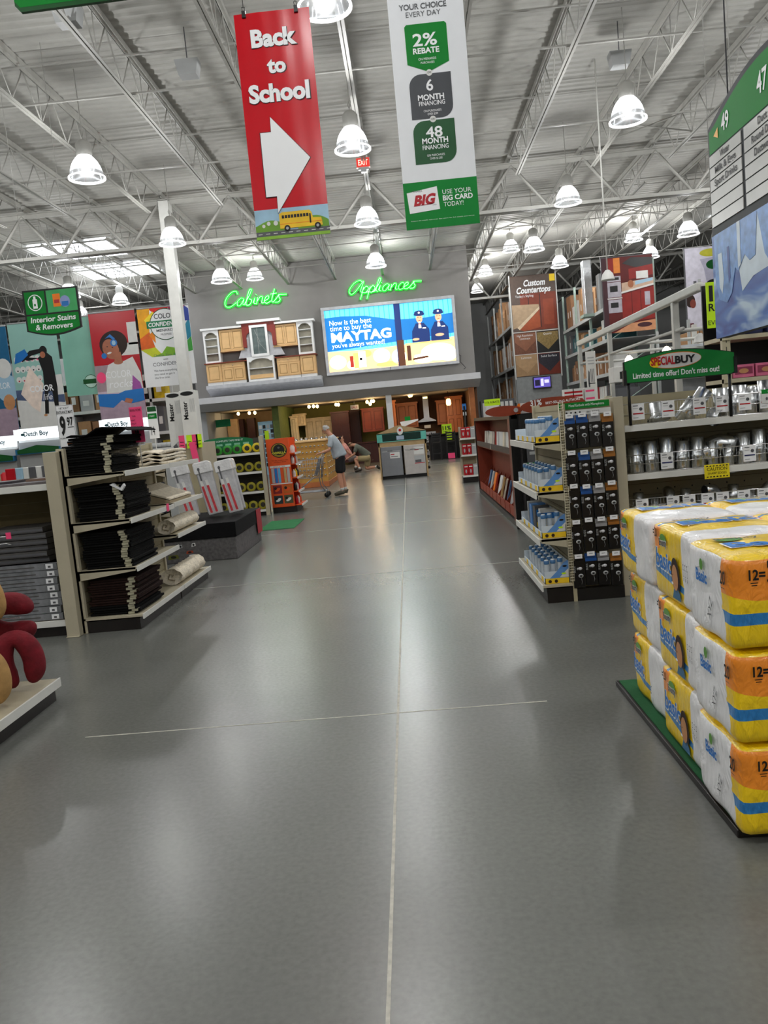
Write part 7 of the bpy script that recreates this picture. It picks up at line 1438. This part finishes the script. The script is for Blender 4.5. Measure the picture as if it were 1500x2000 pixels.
    for sd in ('l', 'r'):
        an = Vector(L['an'+sd]); to = Vector(L['toe'+sd]); d = (to-an); d.normalize(); hl = an-d*.045+Vector((0, 0, 0)); s = SK(); a = s.p(tuple(an+Vector((0, 0, .0))-d*.0), .052); q = s.p(tuple(hl-Vector((0, 0, .03))), .045, a); s.chain([lerp(an, to, .5), tuple(to), tuple(to+d*.04)], [.058, .05, .035], a)
        skinmesh('shoe', s.v, s.e, s.r, cl['shoe'], t)
        kn = Vector(L['kn'+sd]); u = (kn-an).normalized(); MB().tube([tuple(an+u*.03), tuple(an+u*.12)], [.047, .045], cl['sock'], 10).build('sock', t)
    return t
def P(px, py, Y): v = at(px, py, Y); return (v.x, v.y, v.z)
Y0 = 19.2
J = dict(pelvis=(-1.69, Y0, .93), chest=(-1.79, Y0, 1.28), neckb=(-1.87, Y0, 1.47), head=(-1.965, Y0-.01, 1.61), nose=(-2.07, Y0-.02, 1.56))
J.update(shl=(-1.85, Y0-.19, 1.385), shr=(-1.85, Y0+.19, 1.385), ell=(-1.91, Y0-.24, 1.13), elr=(-1.93, Y0+.23, 1.13), wrl=(-2.12, Y0-.2, 1.075), wrr=(-2.14, Y0+.2, 1.075),
         hipl=(-1.70, Y0-.1, .87), hipr=(-1.70, Y0+.1, .87), knl=(-1.74, Y0-.12, .49), knr=(-1.70, Y0+.1, .49), anl=(-1.70, Y0-.12, .1), anr=(-1.64, Y0+.1, .1), toel=(-1.87, Y0-.14, .05), toer=(-1.80, Y0+.09, .05))
person('grey haired man in light grey t-shirt and black shorts pushing a shopping cart', (-1.7, Y0, 0), J,
       dict(shirt=mat('tee_grey', 'a9b3ba', .85, bump=.3, bs=30), shorts=mat('shorts_black', '131316', .85), shoe=mat('shoe_olive', '4a4638', .6), sock=cwhite, fat=1.16, hem=-.05, short=.92, sleeve=.82),
       skin, mat('grey_hair', 'a9a8a4', .8, bump=.8, bs=90), {'l': ((-1, 0, -.1), (0, 0, 1), (0, 1, 0)), 'r': ((-1, 0, -.1), (0, 0, 1), (0, -1, 0))})
# crouching man
Y1 = 29.1
J = dict(pelvis=(-1.52, Y1, .53), chest=(-1.80, Y1-.02, .86), neckb=(-1.98, Y1-.02, 1.0), head=(-2.13, Y1-.02, 1.03), nose=(-2.22, Y1-.02, .96))
J.update(shl=(-1.93, Y1-.2, .92), shr=(-1.93, Y1+.16, .92), ell=(-2.02, Y1-.24, .68), elr=(-2.05, Y1+.15, .66), wrl=(-2.24, Y1-.14, .56), wrr=(-2.26, Y1+.05, .55),
         hipl=(-1.54, Y1-.12, .48), hipr=(-1.54, Y1+.1, .48), knl=(-2.02, Y1-.15, .50), knr=(-1.60, Y1+.12, .10), anl=(-1.86, Y1-.15, .09), anr=(-1.22, Y1+.12, .14), toel=(-2.03, Y1-.15, .045), toer=(-1.18, Y1+.12, .06))
J['knr'] = (-1.66, Y1+.12, .1)
person('crouching man in dark olive t-shirt and khaki shorts before the dark cabinets', (-1.7, Y1, 0), J,
       dict(shirt=mat('tee_olive', '5d6156', .85), shorts=mat('shorts_khaki', '9a8a64', .85), shoe=mat('shoe_dark', '2b241c', .6), sock=cwhite, hem=-.0, short=.85),
       skin, mat('brown_hair', '54402c', .8, bump=.8, bs=90), {'l': ((-1, 0, -.3), (0, 0, 1), (0, 1, 0)), 'r': ((-1, 0, -.3), (0, 0, 1), (0, -1, 0))})
# third person half hidden behind the walking man
Y2 = 30.3
J = dict(pelvis=(-2.3, Y2, .5), chest=(-2.42, Y2, .88), neckb=(-2.5, Y2, 1.06), head=(-2.56, Y2, 1.25), nose=(-2.45, Y2-.05, 1.22))
J.update(shl=(-2.47, Y2-.18, .98), shr=(-2.47, Y2+.18, .98), ell=(-2.34, Y2-.24, .75), elr=(-2.34, Y2+.24, .75), wrl=(-2.2, Y2-.14, .6), wrr=(-2.2, Y2+.14, .6),
         hipl=(-2.3, Y2-.1, .46), hipr=(-2.3, Y2+.1, .46), knl=(-2.0, Y2-.12, .52), knr=(-2.0, Y2+.12, .5), anl=(-2.12, Y2-.12, .09), anr=(-2.12, Y2+.12, .09), toel=(-1.98, Y2-.12, .045), toer=(-1.98, Y2+.12, .045))
person('person in a pale pink top crouching half hidden behind the walking man', (-2.3, Y2, 0), J,
       dict(shirt=mat('top_pink', 'c98a80', .85), shorts=mat('shorts_grey2', '6a5f5c', .85), shoe=mat('shoe_dark'), sock=cwhite),
       skin, mat('dark_hair', '2a1c16', .8), {'l': ((1, 0, -.3), (0, 0, 1), (0, 1, 0)), 'r': ((1, 0, -.3), (0, 0, 1), (0, -1, 0))})
# shopping cart
t = thing('shopping_cart', 'chrome wire shopping cart pushed by the grey haired man', 'shopping cart', (-2.1, 19.2, 0)); cw = mat('cart_wire', 'a6a8ac', .3, metal=.9)
# local x from the handle (0) forward (-x)
def cartpt(u, v, w_):   # u 0..1 forward, v -1..1 across, w_ 0..1 up
    return (-.08-u*.85+(.06*w_*(1-u)), v*(.27-.07*u)*(.86+.14*w_), .48+.05*u+w_*(.47-.09*u))
b = MB()
for w_ in (0, .2, .4, .6, .8, 1):
    r = .006 if w_ in (0, 1) else .003; b.tube([cartpt(0, -1, w_), cartpt(1, -1, w_), cartpt(1, 1, w_), cartpt(0, 1, w_), cartpt(0, -1, w_)], r, cw, 5)
for i in range(17):
    u = i/16
    for v in (-1, 1): b.tube([cartpt(u, v, 0), cartpt(u, v, 1)], .0025, cw, 4)
    b.tube([cartpt(u, -1, 0), cartpt(u, 1, 0)], .0025, cw, 4)
for i in range(9):
    v = -1+i/4
    for u in (0, 1): b.tube([cartpt(u, v, 0), cartpt(u, v, 1)], .0025, cw, 4)
b.build('wire_basket', t)
MB().tube([(.02, -.27, 1.04), (.03, -.27, 1.06), (.03, .27, 1.06), (.02, .27, 1.04)], .014, mat('cart_grey_plastic', '6d6f73', .4), 8).build('handle', t)
b = MB()
for v in (-1, 1):
    b.tube([(.02, v*.26, 1.05), (-.06, v*.25, .95), (-.12, v*.25, .50), (-.1, v*.24, .3), (.0, v*.24, .16)], .012, cw, 6); b.tube([(.0, v*.24, .16), (-.82, v*.2, .16)], .012, cw, 6); b.tube([(-.75, v*.2, .16), (-.3, v*.24, .48)], .01, cw, 6)
b.tube([(-.82, -.2, .16), (-.82, .2, .16)], .012, cw, 6); b.tube([(.0, -.24, .16), (.0, .24, .16)], .012, cw, 6)
for i in range(6): b.tube([(0, -.2+i*.08, .16), (-.82, -.17+i*.068, .16)], .004, cw, 5)
b.build('frame', t)
b = MB(); b.prism([(-.06, .95), (-.10, .96), (-.24, .55), (-.2, .54)], 'y', -.2, .2, mat('cart_grey_plastic')); b.build('child_seat', t)
for i, (x, v) in enumerate(((.02, -1), (.02, 1), (-.8, -1), (-.8, 1))):
    w_ = MB(); w_.lathe([(.02, -.015), (.06, -.015), (.062, 0), (.06, .015), (.02, .015)], blk, c=(x, v*.23, .063), n=18, ax='y').build('wheel', t)
    MB().tube([(x, v*.23-.022, .063), (x-.01, v*.23-.02, .14), (x-.0, v*.23, .165)], .008, cw, 5).tube([(x, v*.23+.022, .063), (x-.01, v*.23+.02, .14), (x, v*.23, .165)], .008, cw, 5).build('caster_fork', w_ if 0 else t)
